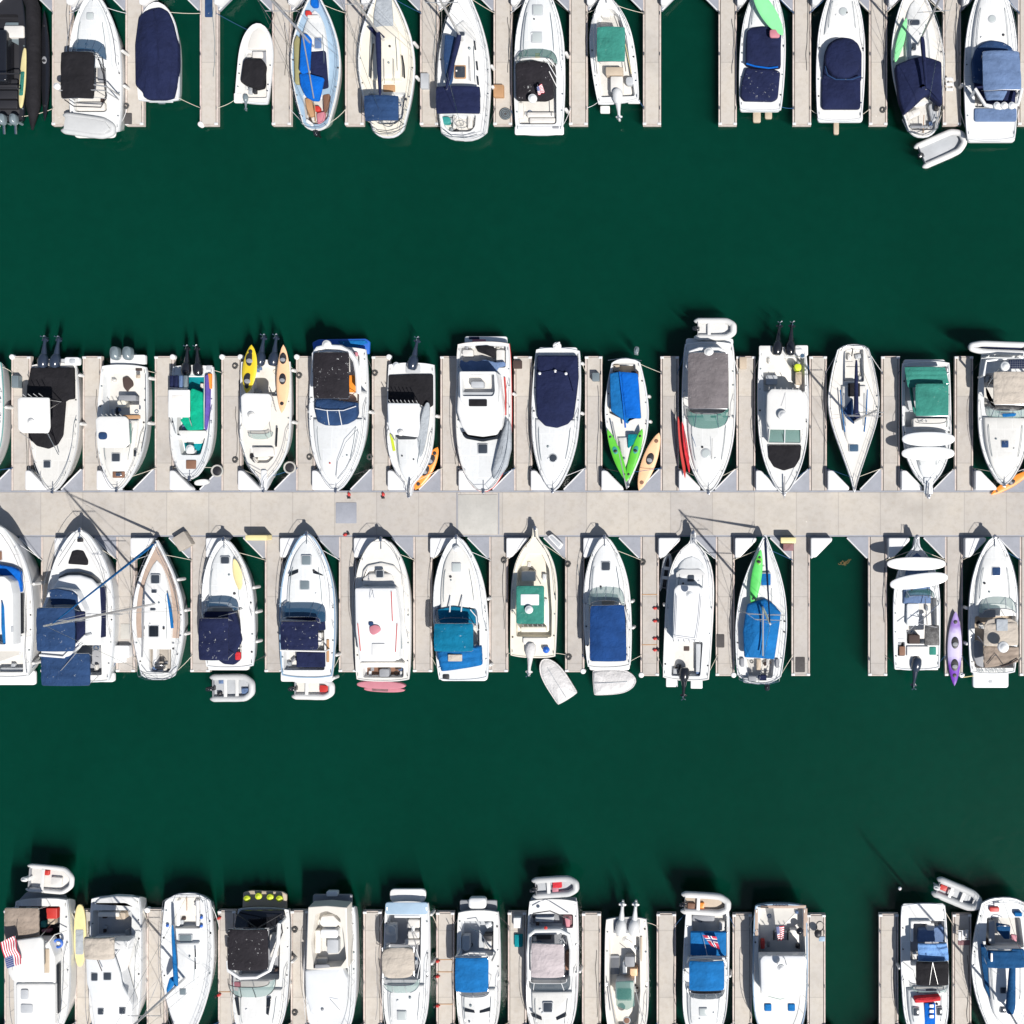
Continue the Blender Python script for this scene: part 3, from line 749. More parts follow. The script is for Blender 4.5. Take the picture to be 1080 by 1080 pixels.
# ------------------------------------------------------------------ loose things
def capsule(a, b, r, n=8, m=4):
    a, b = Vector(a), Vector(b); d = (b-a).normalized(); pts = []; tp = []
    for i in range(m+1): th = math.pi/2*(1-i/m); pts.append(a-d*r*math.sin(th)); tp.append(max(.12, math.cos(th)))
    for i in range(m+1): th = math.pi/2*i/m; pts.append(b+d*r*math.sin(th)); tp.append(max(.12, math.cos(th)))
    return tubev(pts, r, n, taper=tp)
def fender(b, sd, t, mat='rubberwhite', name='fender'):
    side = 'left' if sd < 0 else 'right'
    c = b.at(t, sd*(interp(b.pr, t)+.10/b.hb), 0); top = b.zd(t)
    o = empty('fender', (c.x, c.y, .3), None, 'fender', 'fenders hung along the boats')
    d = Vector((b.R.x*sd, b.R.y*sd, 0))*.05
    mk('bumper', *capsule(c+Vector((0,0,.35))+d, c+Vector((0,0,top-.2)), .13), mat, o)
    mk('rope', *tubev([c+Vector((0,0,top-.1)), b.at(t, sd*(interp(b.pr, t)-.1/b.hb), top+.06)], .012, 4), 'rope', o)
    b.fend = getattr(b, 'fend', []); b.fend.append((o, side, t)); return o
def line(b, p, q, label, mat='rope', sag=.25, r=.02):
    p, q = Vector(p), Vector(q); n = 10
    pts = [p.lerp(q, i/n)-Vector((0,0,sag*4*(i/n)*(1-i/n))) for i in range(n+1)]
    o = mk('mooring_line', *tubev(pts, r, 5), mat, None, origin=p); tag(o, label, 'rope', 'mooring lines'); return o
def kayak(v, a, b, w, z, mat, label, h=.3, cock=(.35,.65), seatmat='black', name='kayak', cat='kayak', group=None, stripe=None, open_top=True, tilt=0):
    B = Boat(v, name, label, cat, label); A = B.P(a[0], a[1], z+h); C = B.P(b[0], b[1], z+h)
    mid = (A+C)/2; o = empty(name, (mid.x, mid.y, z), label, cat, group)
    D = (C-A).xy; L = D.length; D = D/L; R = Vector((D.y, -D.x)); hw = w*v[2]*S/2; n = 24
    def g(t): return max(.015, (math.sin(math.pi*min(1, max(0, t)))**.62))
    rings = []
    for i in range(n+1):
        t = i/n; ww = hw*g(t); rise = .10*abs(2*t-1)**3; c = A.xy+D*L*t
        sec = [(-.55,-1),(-.95,-.45),(-1,0),(-.85,.42),(-.45,.62),(0,.68),(.45,.62),(.85,.42),(1,0),(.95,-.45),(.55,-1)]
        rings.append([((c+R*ww*a_).x, (c+R*ww*a_).y, z+h*.55+rise+b_*h*.5*(g(t)**.5) + (tilt*a_*ww)) for a_, b_ in sec])
    mk('hull', *loft(rings, cap_top=True, cap_bot=True), mat, o)
    zt = z+h*.55+h*.34
    for t in cock:
        c = A.xy+D*L*t; pl = [c+R*hw*.52*math.cos(x)+D*hw*.85*math.sin(x) for x in [2*math.pi*i/16 for i in range(16)]]
        mk('cockpit', *slabv(ccw(pl), zt-.06, zt+.025, .02), seatmat, o)
        pl = [c+D*hw*.2+R*hw*.4*math.cos(x)+D*hw*.3*math.sin(x) for x in [2*math.pi*i/12 for i in range(12)]]
        mk('seat', *slabv(ccw(pl), zt, zt+.10, .03), 'grey_vinyl' if seatmat == 'black' else 'black', o)
    for t in ((.14,.86) if len(cock) else ()):
        c = A.xy+D*L*t; mk('hatch', *discv(c, hw*.3, zt-.06, zt+.03, 12), stripe or 'black', o)
    return o
def board(v, c, ln, w, ang, z, mat, label, name='paddle_board', cat='paddle board', group=None, th=.12, pad=None, roll=0):
    B = Boat(v, name, label, cat, label); P0 = B.P(c[0], c[1], z); o = empty(name, P0, label, cat, group)
    k = v[2]*S*(H-z)/H; d = Vector((math.cos(math.radians(ang)), math.sin(math.radians(ang)))); q = Vector((d.y, -d.x)); n = 28
    p = []
    for i in range(n):
        x = 2*math.pi*i/n; a, b = math.cos(x), math.sin(x)
        p.append(P0.xy+d*(ln*k/2*math.copysign(abs(a)**.9, a))+q*(w*k/2*math.copysign(abs(b)**.8, b)))
    v_, f_ = slabv(ccw(p), z, z+th, .05, .01)
    if roll: v_ = [(a, b, zc+roll*((Vector((a, b))-P0.xy).dot(q))) for a, b, zc in v_]
    mk('board', v_, f_, mat, o)
    if pad:
        p2 = [P0.xy-d*ln*k*.1+d*(ln*k*.2*a)+q*(w*k*.33*b_) for a, b_ in ((-1,-1),(1,-1),(1,1),(-1,1))]
        v2, f2 = slabv(ccw(roundp(p2, .1)), z+th-.005, z+th+.02, .01)
        if roll: v2 = [(a, b, zc+roll*((Vector((a, b))-P0.xy).dot(q))) for a, b, zc in v2]
        mk('deck_pad', v2, f2, pad, o)
    return o
def dinghy(v, a, b, w, z, label, mat='rubberwhite', fl='lightgrey', motor=True, stuff=None, over=False, tr=.235, group='inflatable tenders', motmat='gloss_black', seats=2, rigid=False):
    """inflatable: a = stern centre, b = bow tip (traced at tube-top height)"""
    B = Boat(v, 'inflatable_dinghy', label, 'dinghy', label); A = B.P(a[0], a[1], z+.45); C = B.P(b[0], b[1], z+.45)
    D = (C-A).xy; L = D.length; D = D/L; R = Vector((D.y, -D.x)); hw = w*v[2]*S/2-tr
    mid = (A+C)/2; o = empty('inflatable_dinghy', (mid.x, mid.y, z), label, 'dinghy', group); B.root = o
    def g(l, u, zz): p = A.xy+D*l+R*u; return Vector((p.x, p.y, zz))
    path = [g(-.25, -hw, z+.22), g(0, -hw, z+.24), g(L*.3, -hw, z+.24), g(L*.6, -hw, z+.27), g(L*.76, -hw*.97, z+.32), g(L*.9, -hw*.55, z+.38), g(L-tr, -hw*.3, z+.42), g(L-tr, 0, z+.42)]
    path = path + [Vector((0,0,0))]*0
    right = [g(-.25, hw, z+.22), g(0, hw, z+.24), g(L*.3, hw, z+.24), g(L*.6, hw, z+.27), g(L*.76, hw*.97, z+.32), g(L*.9, hw*.55, z+.38), g(L-tr, hw*.3, z+.42)]
    pts = path+list(reversed(right)); 
    if over: pts = [Vector((p.x, p.y, z+.42-(p.z-z)*.6)) for p in pts]
    tp = [.3]+[1]*(len(pts)-2)+[.3]; fine = []; ft = []
    for i in range(len(pts)-1):
        for k in range(3): fine.append(pts[i].lerp(pts[i+1], k/3)); ft.append(tp[i]+(tp[i+1]-tp[i])*k/3)
    fine.append(pts[-1]); ft.append(tp[-1])
    for _ in range(1): fine = [fine[0]]+[(fine[i-1]+fine[i]*2+fine[i+1])/4 for i in range(1, len(fine)-1)]+[fine[-1]]
    mk('inflated_tube', *tubev(fine, tr, 10, taper=ft), mat, o, angle=70)
    mk('rubbing_strake', *tubev([p+Vector((0,0,0))+ (Vector((p.x-mid.x, p.y-mid.y, 0)).normalized()*(tr*.98)) for p in fine[3:-3]], .022, 4), 'grey_vinyl', o)
    zf = z+.16 if not over else z+.5
    fp = [g(.02, -hw*.95, 0).xy, g(L*.62, -hw*.9, 0).xy, g(L*.82, -hw*.75, 0).xy, g(L*.92, 0, 0).xy, g(L*.82, hw*.75, 0).xy, g(L*.62, hw*.9, 0).xy, g(.02, hw*.95, 0).xy]
    mk('floor', *slabv(ccw(fp), z+.02, zf, .03, .04 if over else 0), mat if over else fl, o)
    if not over:
        mk('transom', *boxv(g(.03, 0, 0).xy, R, .06, hw*1.8, .36, z+.1), 'grey_vinyl', o)
        for k in range(seats):
            mk('seat', *boxv(g(L*(.3+.27*k), 0, 0).xy, R, .24, hw*1.75, .05, z+.36), 'rubberwhite', o)
        if motor:
            ang = math.degrees(math.atan2(-D.y, -D.x)); pp = g(-.02, 0, z+.5)
            B.frame2d = lambda x, y, zz, an: (lambda aa, bb, cc: pp + Vector((math.sin(math.radians(ang)), -math.cos(math.radians(ang)), 0))*aa + Vector((math.cos(math.radians(ang)), math.sin(math.radians(ang)), 0))*bb + Vector((0,0,cc)))
            B.ob(0, 0, ang, motmat, False, .62, z+.5)
        if stuff:
            for (l, u, sw, m) in stuff: mk('gear_bag', *boxv(g(L*l, hw*u, 0).xy, D, sw, sw*1.3, .22, zf), m, o)
    return o

def purple_fade():
    m, nt, b = nodes('purplefade'); tc = nt.nodes.new('ShaderNodeTexCoord'); sx = nt.nodes.new('ShaderNodeSeparateXYZ'); lnk(nt, tc.outputs['Object'], sx.inputs[0])
    n_ = nt.nodes.new('ShaderNodeTexNoise'); n_.inputs['Scale'].default_value = 3; n_.inputs['Detail'].default_value = 4; lnk(nt, tc.outputs['Object'], n_.inputs['Vector'])
    a = nt.nodes.new('ShaderNodeMath'); a.operation = 'MULTIPLY_ADD'; a.inputs[1].default_value = .8; lnk(nt, n_.outputs['Fac'], a.inputs[0]); lnk(nt, sx.outputs[1], a.inputs[2])
    d = nt.nodes.new('ShaderNodeMapRange'); d.inputs['From Min'].default_value = -2.6; d.inputs['From Max'].default_value = 3.2; lnk(nt, a.outputs[0], d.inputs['Value'])
    lnk(nt, ramp(nt, d.outputs[0], [(.0,(.12,.02,.32)),(.28,(.17,.05,.42)),(.42,(.50,.46,.66)),(.7,(.52,.48,.66)),(.82,(.22,.12,.42)),(1,(.40,.33,.58))]), b.inputs['Base Color']); b.inputs['Roughness'].default_value = .35
    MATS['purplefade'] = m
purple_fade()
# ------------------------------------------------------------------ water
def water():
    m, nt, b = nodes('harbour_water'); nt.nodes.remove(b); out = nt.nodes['Material Output']
    g = nt.nodes.new('ShaderNodeNewGeometry'); co = g.outputs['Position']
    tr = nt.nodes.new('ShaderNodeBsdfTransparent'); gl = nt.nodes.new('ShaderNodeBsdfGlossy'); gl.inputs['Roughness'].default_value = .07
    fr = nt.nodes.new('ShaderNodeFresnel'); fr.inputs['IOR'].default_value = 1.33; mx = nt.nodes.new('ShaderNodeMixShader')
    bp = nt.nodes.new('ShaderNodeBump'); bp.inputs['Strength'].default_value = .5; bp.inputs['Distance'].default_value = .06
    wv = noise_n(nt, co, 1.1, 6, .62); lnk(nt, wv, bp.inputs['Height']); lnk(nt, bp.outputs[0], gl.inputs['Normal']); lnk(nt, bp.outputs[0], fr.inputs['Normal'])
    tc = ramp(nt, noise_n(nt, co, .9, 7, .7), [(.3,(.90,.92,.92)),(.62,(1,1,1))]); tc = mixc(nt, 1.0, tc, ramp(nt, noise_n(nt, co, .045, 4, .6), [(.35,(.90,.925,.91)),(.65,(1,1,1))]), 'MULTIPLY'); lnk(nt, tc, tr.inputs[0])
    lnk(nt, fr.outputs[0], mx.inputs[0]); lnk(nt, tr.outputs[0], mx.inputs[1]); lnk(nt, gl.outputs[0], mx.inputs[2]); lnk(nt, mx.outputs[0], out.inputs['Surface'])
    vs_ = nt.nodes.new('ShaderNodeVolumeScatter'); vs_.inputs['Color'].default_value = (*VOLC, 1); vs_.inputs['Density'].default_value = VOLD; vs_.inputs['Anisotropy'].default_value = 0
    va = nt.nodes.new('ShaderNodeVolumeAbsorption'); va.inputs['Color'].default_value = (0,0,0,1)
    va.inputs['Color'].default_value = VOLA; va.inputs['Density'].default_value = VOLD
    ad = nt.nodes.new('ShaderNodeAddShader'); lnk(nt, vs_.outputs[0], ad.inputs[0]); lnk(nt, va.outputs[0], ad.inputs[1]); lnk(nt, ad.outputs[0], out.inputs['Volume'])
    MATS['water'] = m
VOLD = .48; VOLC = (.006, .212, .134); VOLA = (.0, .30, .25, 1)
water()
bed = mk('harbour_bed', [(-1500,-1500,-9.2),(1500,-1500,-9.2),(1500,1500,-9.2),(-1500,1500,-9.2)], [(0,1,2,3)], 'foam', None, smooth=False); bed['kind'] = 'structure'
o = mk('water', *loft([[(-1500,-1500,-9),(1500,-1500,-9),(1500,1500,-9),(-1500,1500,-9)],[(-1500,-1500,0),(1500,-1500,0),(1500,1500,0),(-1500,1500,0)]], cap_bot=True), 'water', None, smooth=False); o['kind'] = 'structure'
# ------------------------------------------------------------------ walkways and piers
ZD = .5
def rect_px(x0, y0, x1, y1, z): return ccw([WV((x0,y0),z).xy, WV((x1,y0),z).xy, WV((x1,y1),z).xy, WV((x0,y1),z).xy])
def walkway(y0, y1):
    o = mk('walkway', *slabv(rect_px(-700, y0+.6, 2200, y1-.6, ZD), .05, ZD, .02), 'concrete_walk', None, smooth=False); o['kind'] = 'structure'
    for y in (y0, y1):
        p = WV((0, y), ZD).y; x0 = WV((-700,0),ZD).x; x1 = WV((2200,0),ZD).x
        e = mk('walkway_edge', *join([([(x0,p-.07,.08),(x1,p-.07,.08),(x1,p+.07,.08),(x0,p+.07,.08),(x0,p-.07,ZD-.03),(x1,p-.07,ZD-.03),(x1,p+.07,ZD-.03),(x0,p+.07,ZD-.03)],[(0,3,2,1),(4,5,6,7),(0,1,5,4),(1,2,6,5),(2,3,7,6),(3,0,4,7)])]), 'greyplate', None, smooth=False); e['kind'] = 'structure'
walkway(-62, -13); walkway(518.5, 565); walkway(1106, 1156)
PIERS = []
def pier(x0, x1, yend, ywalk, row, wheels=''):
    up = yend < ywalk                                   # finger points to the top of the picture
    cx = (x0+x1)/2; a = WV((cx, (yend+ywalk)/2), 0); o = empty('finger_pier', (a.x, a.y, 0), None, 'pier', 'finger piers between the boats')
    e = .9 if ywalk > yend else -.9
    y0, y1 = (yend, ywalk-1.2) if up else (ywalk+1.2, yend)
    mk('concrete_deck', *slabv(rect_px(x0+2.35, y0+(1.4 if up else 0), x1-2.35, y1-(0 if up else 1.4), ZD), .1, ZD, .015), 'concrete_pier', o, smooth=False)
    for xa, xb in ((x0, x0+1.75), (x1-1.75, x1)):
        mk('edge_board', *slabv(rect_px(xa, y0, xb, y1, ZD), .12, ZD-.02, .02), 'edgeboard', o, smooth=False)
    ye = (y0, y0+1.15) if up else (y1-1.15, y1)
    mk('end_board', *slabv(rect_px(x0+1.9, ye[0], x1-1.9, ye[1], ZD), .12, ZD-.05, .02), 'edgeboard', o, smooth=False)
    mk('float', *slabv(rect_px(x0+1.5, y0+1.5, x1-1.5, y1-1.5, 0), -.4, .13, .02), 'foam', o, smooth=False)
    for k, xx in ((0, x0+1), (1, x1-1)):
        c = WV((xx, yend+(1 if up else -1)), ZD)
        if str(k) in wheels: mk('corner_wheel', *discv(c.xy, .20, .25, ZD+.06, 16, bev=.05), 'boxwhite', o)
        else: mk('corner_bracket', *boxv(c.xy+Vector((.05 if k == 0 else -.05, -.04 if up else .04)), (1,0), .16, .26, .05, ZD-.02), 'boxwhite', o)
    for xx, dy in ((x0+1.2, 18), (x1-1.2, 18), (x0+1.2, 75), (x1-1.2, 75), (x0+1.2, 118), (x1-1.2, 118)):
        yy = yend+dy if up else yend-dy; c = WV((xx, yy), ZD)
        mk('cleat', *join([tubev([c+Vector((0,-.13,.07)), c+Vector((0,.13,.07))], .022, 5), tubev([c, c+Vector((0,0,.08))], .03, 5)]), 'steel', o)
    PIERS.append((o, cx, row, yend)); return o
def gusset(o, x, yw, sx, sy, ln=22.5):
    p = [WV((x,yw),ZD).xy, WV((x+sx*ln,yw),ZD).xy, WV((x+sx*ln,yw+sy*1.2),ZD).xy, WV((x+sx*1.5,yw+sy*ln),ZD).xy, WV((x,yw+sy*ln),ZD).xy]
    mk('corner_plate', *slabv(ccw(p), .2, ZD+.012, .015), 'greyplate', o, smooth=False)
    a = WV((x+sx*ln,yw+sy*1.2),ZD); b = WV((x+sx*1.5,yw+sy*ln),ZD)
    mk('plate_edge', *tubev([a,b], .05, 5), 'boxwhite', o)
BOXES = []
def dockbox(x, yw, sy, row, mat='boxwhite'):
    h = .62; x0 = x+.3; z = ZD+.03
    p = [(x0, yw+sy*.8),(x0+22, yw+sy*.8),(x0+22, yw+sy*3.6),(x0+5, yw+sy*21),(x0, yw+sy*21)]
    pts = ccw(roundp([WV(q, ZD).xy for q in p], .12, 3)); c = WV((x0+8, yw+sy*8), z)
    o = mk('dock_box', *slabv(pts, z, z+h, .05, .02), mat, None, origin=c)
    mk('lid', *slabv(inset(pts, -.02), z+h-.16, z+h-.10, .02), mat, o, origin=c)
    tag(o, None, 'dock box', 'white corner dock boxes'); BOXES.append((o, x, row)); return o
r1 = [(-22,-3),(54.6,75),(132,151),(210.5,229.6),(286.8,306.8),(363.8,383.4),(442.9,462.4),(520.4,540),(600.3,619.7),(678.1,697),(757.8,777),(836,855.5),(916.6,935.8),(994.6,1013.6),(1073.8,1093)]
r2 = [(-65,-45),(11.7,32),(87,106.6),(163,183),(233.2,254.5),(312,332),(392.2,411.2),(464.4,485.4),(542,561),(617,635),(696.6,716),(776.7,796.6),(853.6,872),(929.5,949),(1007,1026.4),(1083,1102)]
r3 = [(-37,-17),(43,62.5),(122.3,142),(200.8,221),(279.2,298.3),(357.3,375.7),(435.7,455.5),(515.7,535.4),(596,616),(675.4,694.8),(754.9,774.8),(834.8,854.2),(915.8,935.6),(996.7,1015.5),(1075.6,1095)]
r4 = [(-72,-53),(4.2,22),(78.8,98.5),(154.4,174.6),(229.8,248.5),(306.5,325.5),(383,402.5),(460,479),(535.6,555),(613.8,633.6),(692.6,712.8),(772.6,793),(851.5,870.6),(927,947.6),(1004.8,1024.5),(1083,1102)]
for i, (a, c) in enumerate(r1):
    o = pier(a, c, 132, -13, 1, '0' if i in (3,) else ''); gusset(o, a, -13, -1, 1, 23.5); gusset(o, c, -13, 1, 1, 23.5); dockbox(c, -13, 1, 1)
for i, (a, c) in enumerate(r2):
    o = pier(a, c, 375.5, 518.5, 2, {1:'0',3:'1',4:'01',5:'0',6:'1'}.get(i,'')); gusset(o, a, 517.4, -1, -1); gusset(o, c, 517.4, 1, -1); dockbox(c, 517.4, -1, 2)
for i, (a, c) in enumerate(r3):
    if i == 11: o = pier(a, c, 713, 565, 3, ''); gusset(o, a, 566.2, -1, 1)
    else: o = pier(a, c, 709+4*(i > 8), 565, 3, {8:'1',9:'0',10:'1',13:'1'}.get(i,'')); gusset(o, a, 566.2, -1, 1)
    gusset(o, c, 566.2, 1, 1); dockbox(c, 566.2, 1, 3)
for i, (a, c) in enumerate(r4):
    if i == 13: gz = 1
    o = pier(a, c, [960,960,960,959,960.5,960.5,961,962,962,963,963.5,964,964.5,964,964,964][i], 1106, 4, {3:'0'}.get(i,'')); gusset(o, a, 1105, -1, -1); gusset(o, c, 1105, 1, -1); dockbox(c, 1105, -1, 4)

for cx_, row_, ys in ((685,3,(627,680)),(469.5,4,(1012,1025,1059)),(239,4,(1046,)),(301.8,1,()),):
    for p in PIERS:
        if p[2] == row_ and abs(p[1]-cx_) < 4:
            for y in ys: mk('cross_strip', *slabv(rect_px(cx_-8, y-.45, cx_+8, y+.45, ZD), ZD, ZD+.02, .005), 'wood', p[0], smooth=False)
VA=(0,0,.25926); VB=(270,0,.25926); VC=(500,0,.25926); VD=(740,0,.31481); VX=(0,0,1)
VE=(0,340,.21296); VF=(220,340,.22222); VG=(390,340,.22222); VH=(620,320,.22222); VI=(840,320,.22222)
VJ=(0,530,.2037); VK=(190,530,.24074); VL=(430,530,.24074); VM=(670,530,.21296); VN=(850,530,.21296)
VO=(0,890,.21296); VP=(220,890,.22222); VQ=(460,890,.22222); VR=(680,890,.2037); VS=(880,890,.18519)
MB='motor boat'; SB='sailing boat'; CC='fishing boat'
# =============================== ROW 1 (bows up, top edge) ==========================
b=Boat(VA,'rigid_inflatable_boat','large black rigid inflatable boat with dark tubes cut off by the top left corner','inflatable boat','the large black inflatable boat'); b.row=1
b.hull(-20,500,-20,-170,250,'blunt',.8,1.1,'gloss_black','black',[((-110,60,78,470,12),.45)],sole='black',rub=None,liner='black')
for sx,nm in ((135,1),(-175,-1)):
    b.tube('inflated_tube',[(sx+nm*-95,-150,1.2),(sx+nm*-40,-70,1.15),(sx,30,1.05),(sx+nm*3,150,1.0),(sx+nm*2,300,1.0),(sx,430,1.0),(sx-nm*3,528,1.0)],.47,'f_black',sides=14,taper=[1,1,1,1,1,1,.15])
b.sl('console',(-60,120,25,330,14),.5,.9,'gloss_black',.1,.05)
b.sl('seat',(15,103,96,152,8),.5,.55,'white_vinyl',.06,.03); b.sl('step_deck',[(20,90),(104,90),(104,200),(60,175),(15,150)],.5,.25,'gloss_grey')
for y in (340,385,425): b.sl('engine_hatch',(-70,y-18,70,y+16,5),.5,.3,'black')
b.tube('targa_frame',[(80,300,1.2),(78,300,2.3),(-80,300,2.3),(-80,300,1.2)],.05,'black')
b.tube('targa_frame',[(82,360,1.2),(78,360,2.3),(-80,360,2.3),(-80,360,1.2)],.05,'black')
for x in (-30,15,62): b.ob(x,478,-90,'gloss_grey' if x>0 else 'gloss_black',False,1.0,1.0)
for x in (-30,15,62): b.tube('engine_bracket',[(x,490,.9),(x+3,545,.5)],.09,'steel')
board(VA,(95,318),245,30,86,1.15,'paleyellow','narrow yellow surfboard lying along the tube of the large black inflatable boat','surfboard','surfboard',pad='f_green',roll=.3)
kayak(VA,(178,40),(180,492),36,.3,'gloss_black','long black kayak squeezed between the large black inflatable boat and the pier',.35,cock=(.45,),seatmat='grey_vinyl')

b=Boat(VA,'motor_cruiser','white sport cruiser with black bimini, silver arch and grey tender, near top left',MB,'the cruiser with the grey upturned tender'); b.row=1
b.hull(388,540,378,-30,212,'cruiser',1.1,1.7,wells=[((300,250,435,455,16),.6)])
b.trunk(.47,.97,.7,.3); b.patch(.72,.9,-.4,.4); b.hatch(365,65,26,mat='g_palehatch'); b.rail(.4)
b.ws(288,432,245,150,'g_blue',.5,(.2,.36,.5,.64,.8)); b.seat((310,415,425,450,10)); b.seat((395,260,430,330,8),mat='grey_vinyl'); b.wheel(340,262,1.2)
b.can('bimini',(248,212,382,400),3.0,'f_black')
b.arch([(232,350),(300,345),(385,345),(432,352)],3.0,'alloy',.05); b.arch([(240,368),(385,366),(425,368)],3.05,'alloy',.04)
b.dome(229,349,3.2,14,pole=1.2)
b.tube('cockpit_rail',[(262,405,2.2),(300,432,2.0),(410,436,1.9),(432,400,1.9),(420,300,1.9),(400,240,1.8)],.04,'black'); b.tube('cockpit_rail',[(380,230,2.6),(415,235,2.2),(425,300,1.9)],.03,'black')
b.sl('swim_platform',(300,470,470,560,20),.35,.12,'gel')
dinghy(VA,(262,498),(462,525),88,1.0,'grey inflatable tender lying upside down on the stern of the sport cruiser near top left','rubbergrey',over=True,motor=False)
for t,sd in ((.35,1),(.6,1)): fender(b,sd,t)

b=Boat(VA,'covered_boat','small white boat completely wrapped in a navy cover near top left',MB,'the boat wrapped in a navy cover'); b.row=1
b.hull(645,412,636,10,172,'blunt',.8,1.0,wells=[])
cv=[(560,72),(585,45),(612,33),(650,27),(682,45),(702,95),(720,180),(722,260),(714,330),(698,395),(668,402),(600,402),(580,392),(578,375),(548,345),(546,180)]
b.sl('boat_cover',cv,.75,.5,'f_navy',.12,.5,r=10); b.tube('cover_ridge',[(625,45,1.52),(640,150,1.76),(645,250,1.76),(640,380,1.52)],.05,'f_navy')
b.tube('cover_seam',[(690,60,1.35),(704,200,1.42),(690,370,1.35)],.02,'f_navy'); b.sl('swim_platform',(600,395,700,414,5),.5,.2,'gel')
b.sl('outdrive',(640,408,668,420,4),.3,.2,'gloss_grey')

b=Boat(VX,'motor_skiff','tiny white open skiff with a dark console and single grey outboard, alone near top left',MB,'the tiny white skiff'); b.row=1
b.hull(265,109,273,25,36.5,'blunt',.55,.75,'gel','ivory',wells=[((258,52,281,103,2),.3)],gun=.12)
b.sl('bow_deck',[(262,46),(266,34),(273,29),(280,34),(284,44),(283,52),(262,52)],None,.06,'ivory',.03,r=2)
b.sl('seat_cover',[(256,64),(259,61),(276,62),(279,68),(276,90),(268,92),(253,86)],.4,.7,'f_black',.1,.08,r=2); b.sl('seat',(266,54,277,61,1.5),.35,.4,'white_vinyl'); b.sl('seat',(276,54,281,72,1),.35,.3,'grey_vinyl')
b.sl('battery_box',(266,93,270,98,1),.3,.3,'black'); b.ob(259.5,104,-88,'gloss_grey',True,.62,.6); b.sl('swim_step',(246.5,98,255,108,1),.4,.2,'gel')

b=Boat(VB,'sailing_boat','old sailing boat with pale blue decks, bright blue tarps and cluttered cockpit',SB,'the sailing boat with pale blue decks'); b.row=1
b.hull(243,530,238,-40,200,'narrow',1.0,1.4,'gel','bluedeck',wells=[([(190,385),(305,385),(292,480),(262,505),(215,505),(200,480)],.55)])
b.trunk(.36,.86,.55,.35,'gel',.08); b.hatch(252,175,28,44,'f_slate'); b.liferail()
b.sl('cabin_cover',[(215,210),(282,205),(294,355),(268,362),(222,300)],None,.1,'f_navy',.03,.02)
b.sl('blue_tarp',[(186,135),(210,140),(226,158),(218,290),(188,300),(176,290),(180,200)],2.2,.12,'f_blue',.04,.06)
b.sl('blue_tarp',[(176,300),(200,296),(276,316),(256,410),(228,408),(200,392),(180,345)],1.9,.2,'f_blue',.05,.12)
b.sl('deck_board',[(152,170),(165,138),(184,165),(186,270),(176,342),(156,340)],1.3,.25,'olive',.08,.05)
b.sl('plank',[(198,402),(222,396),(238,470),(212,476)],.8,.25,'wood'); b.sl('plank',[(272,385),(300,380),(293,430),(276,460)],.8,.3,'brown'); b.sl('folded_mat',[(246,460),(282,452),(276,500),(250,508)],.7,.2,'pink')
b.sl('bucket',(235,430,260,452,10),.6,.35,'red'); b.sl('cool_box',(208,60,254,72,6),None,.3,'white_vinyl'); b.sl('fuel_can',(200,42,222,64,6),None,.3,'red'); b.sl('bag',(222,-8,250,26,10),None,.3,'f_blue')
b.sl('plank',[(205,480),(235,505),(228,515),(200,495)],.9,.2,'gel')
b.tube('tiller',[(243,500,1.1),(238,420,1.25)],.03,'wood'); b.ob(246,535,-84,'gloss_black',False,.7,.8); b.mast(235,190,13.2,None,jib=None,fore=True); b.tube('boom',[(188,132,2.5),(235,400,2.3)],.05,'alloy')

b=Boat(VB,'sailing_boat','cream decked sailing boat with a navy bimini and grey net on its foredeck',SB,'the cream sailing boat with navy bimini'); b.row=1
b.hull(538,560,520,-70,228,'narrow',1.1,1.5,'gel','cream',wells=[([(455,375),(610,375),(595,480),(565,505),(500,505),(470,480)],.6)])
b.trunk(.37,.8,.56,.38,'cream',.08,name='coachroof'); b.liferail()
b.sl('foredeck_net',[(490,-10),(550,-10),(562,150),(480,150),(478,60)],None,.14,'f_grey',.05,.03)
for sg,x0,y0,x1,y1 in ((1,477,178,467,318),(2,594,226,604,318)): b.tube('window_strip',[(x0,y0,1.75),((x0+x1)/2-(3 if sg==1 else -3),(y0+y1)/2,1.75),(x1,y1,1.72)],.06,'g_dark')
b.sl('companion_hatch',(517,345,565,372,3),None,.1,'wood'); b.patch(.5,.62,-.3,.3,'cream'); b.tube('slide_rail',[(520,240,1.95),(522,340,1.9)],.02,'steel'); b.tube('slide_rail',[(560,240,1.95),(562,340,1.9)],.02,'steel')
b.can('bimini',[(440,388),(580,390),(580,490),(443,492)],3.0,'f_dusty'); b.mast(515,165,13.4,(507,392),'f_navy',3.0)
b.can('spray_hood',[(455,112),(485,112),(525,150),(500,165)],2.0,'f_navy',.1,2,legs=False)
b.tube('stern_rail',[(470,515,1.7),(500,535,1.7),(540,540,1.7),(580,530,1.7),(610,510,1.7)],.025,'steel'); b.wheel(535,500,1.5,.4); b.dome(610,404,1.4,5,'black',name='vent')
for t in (.4,.62): fender(b,1,t)

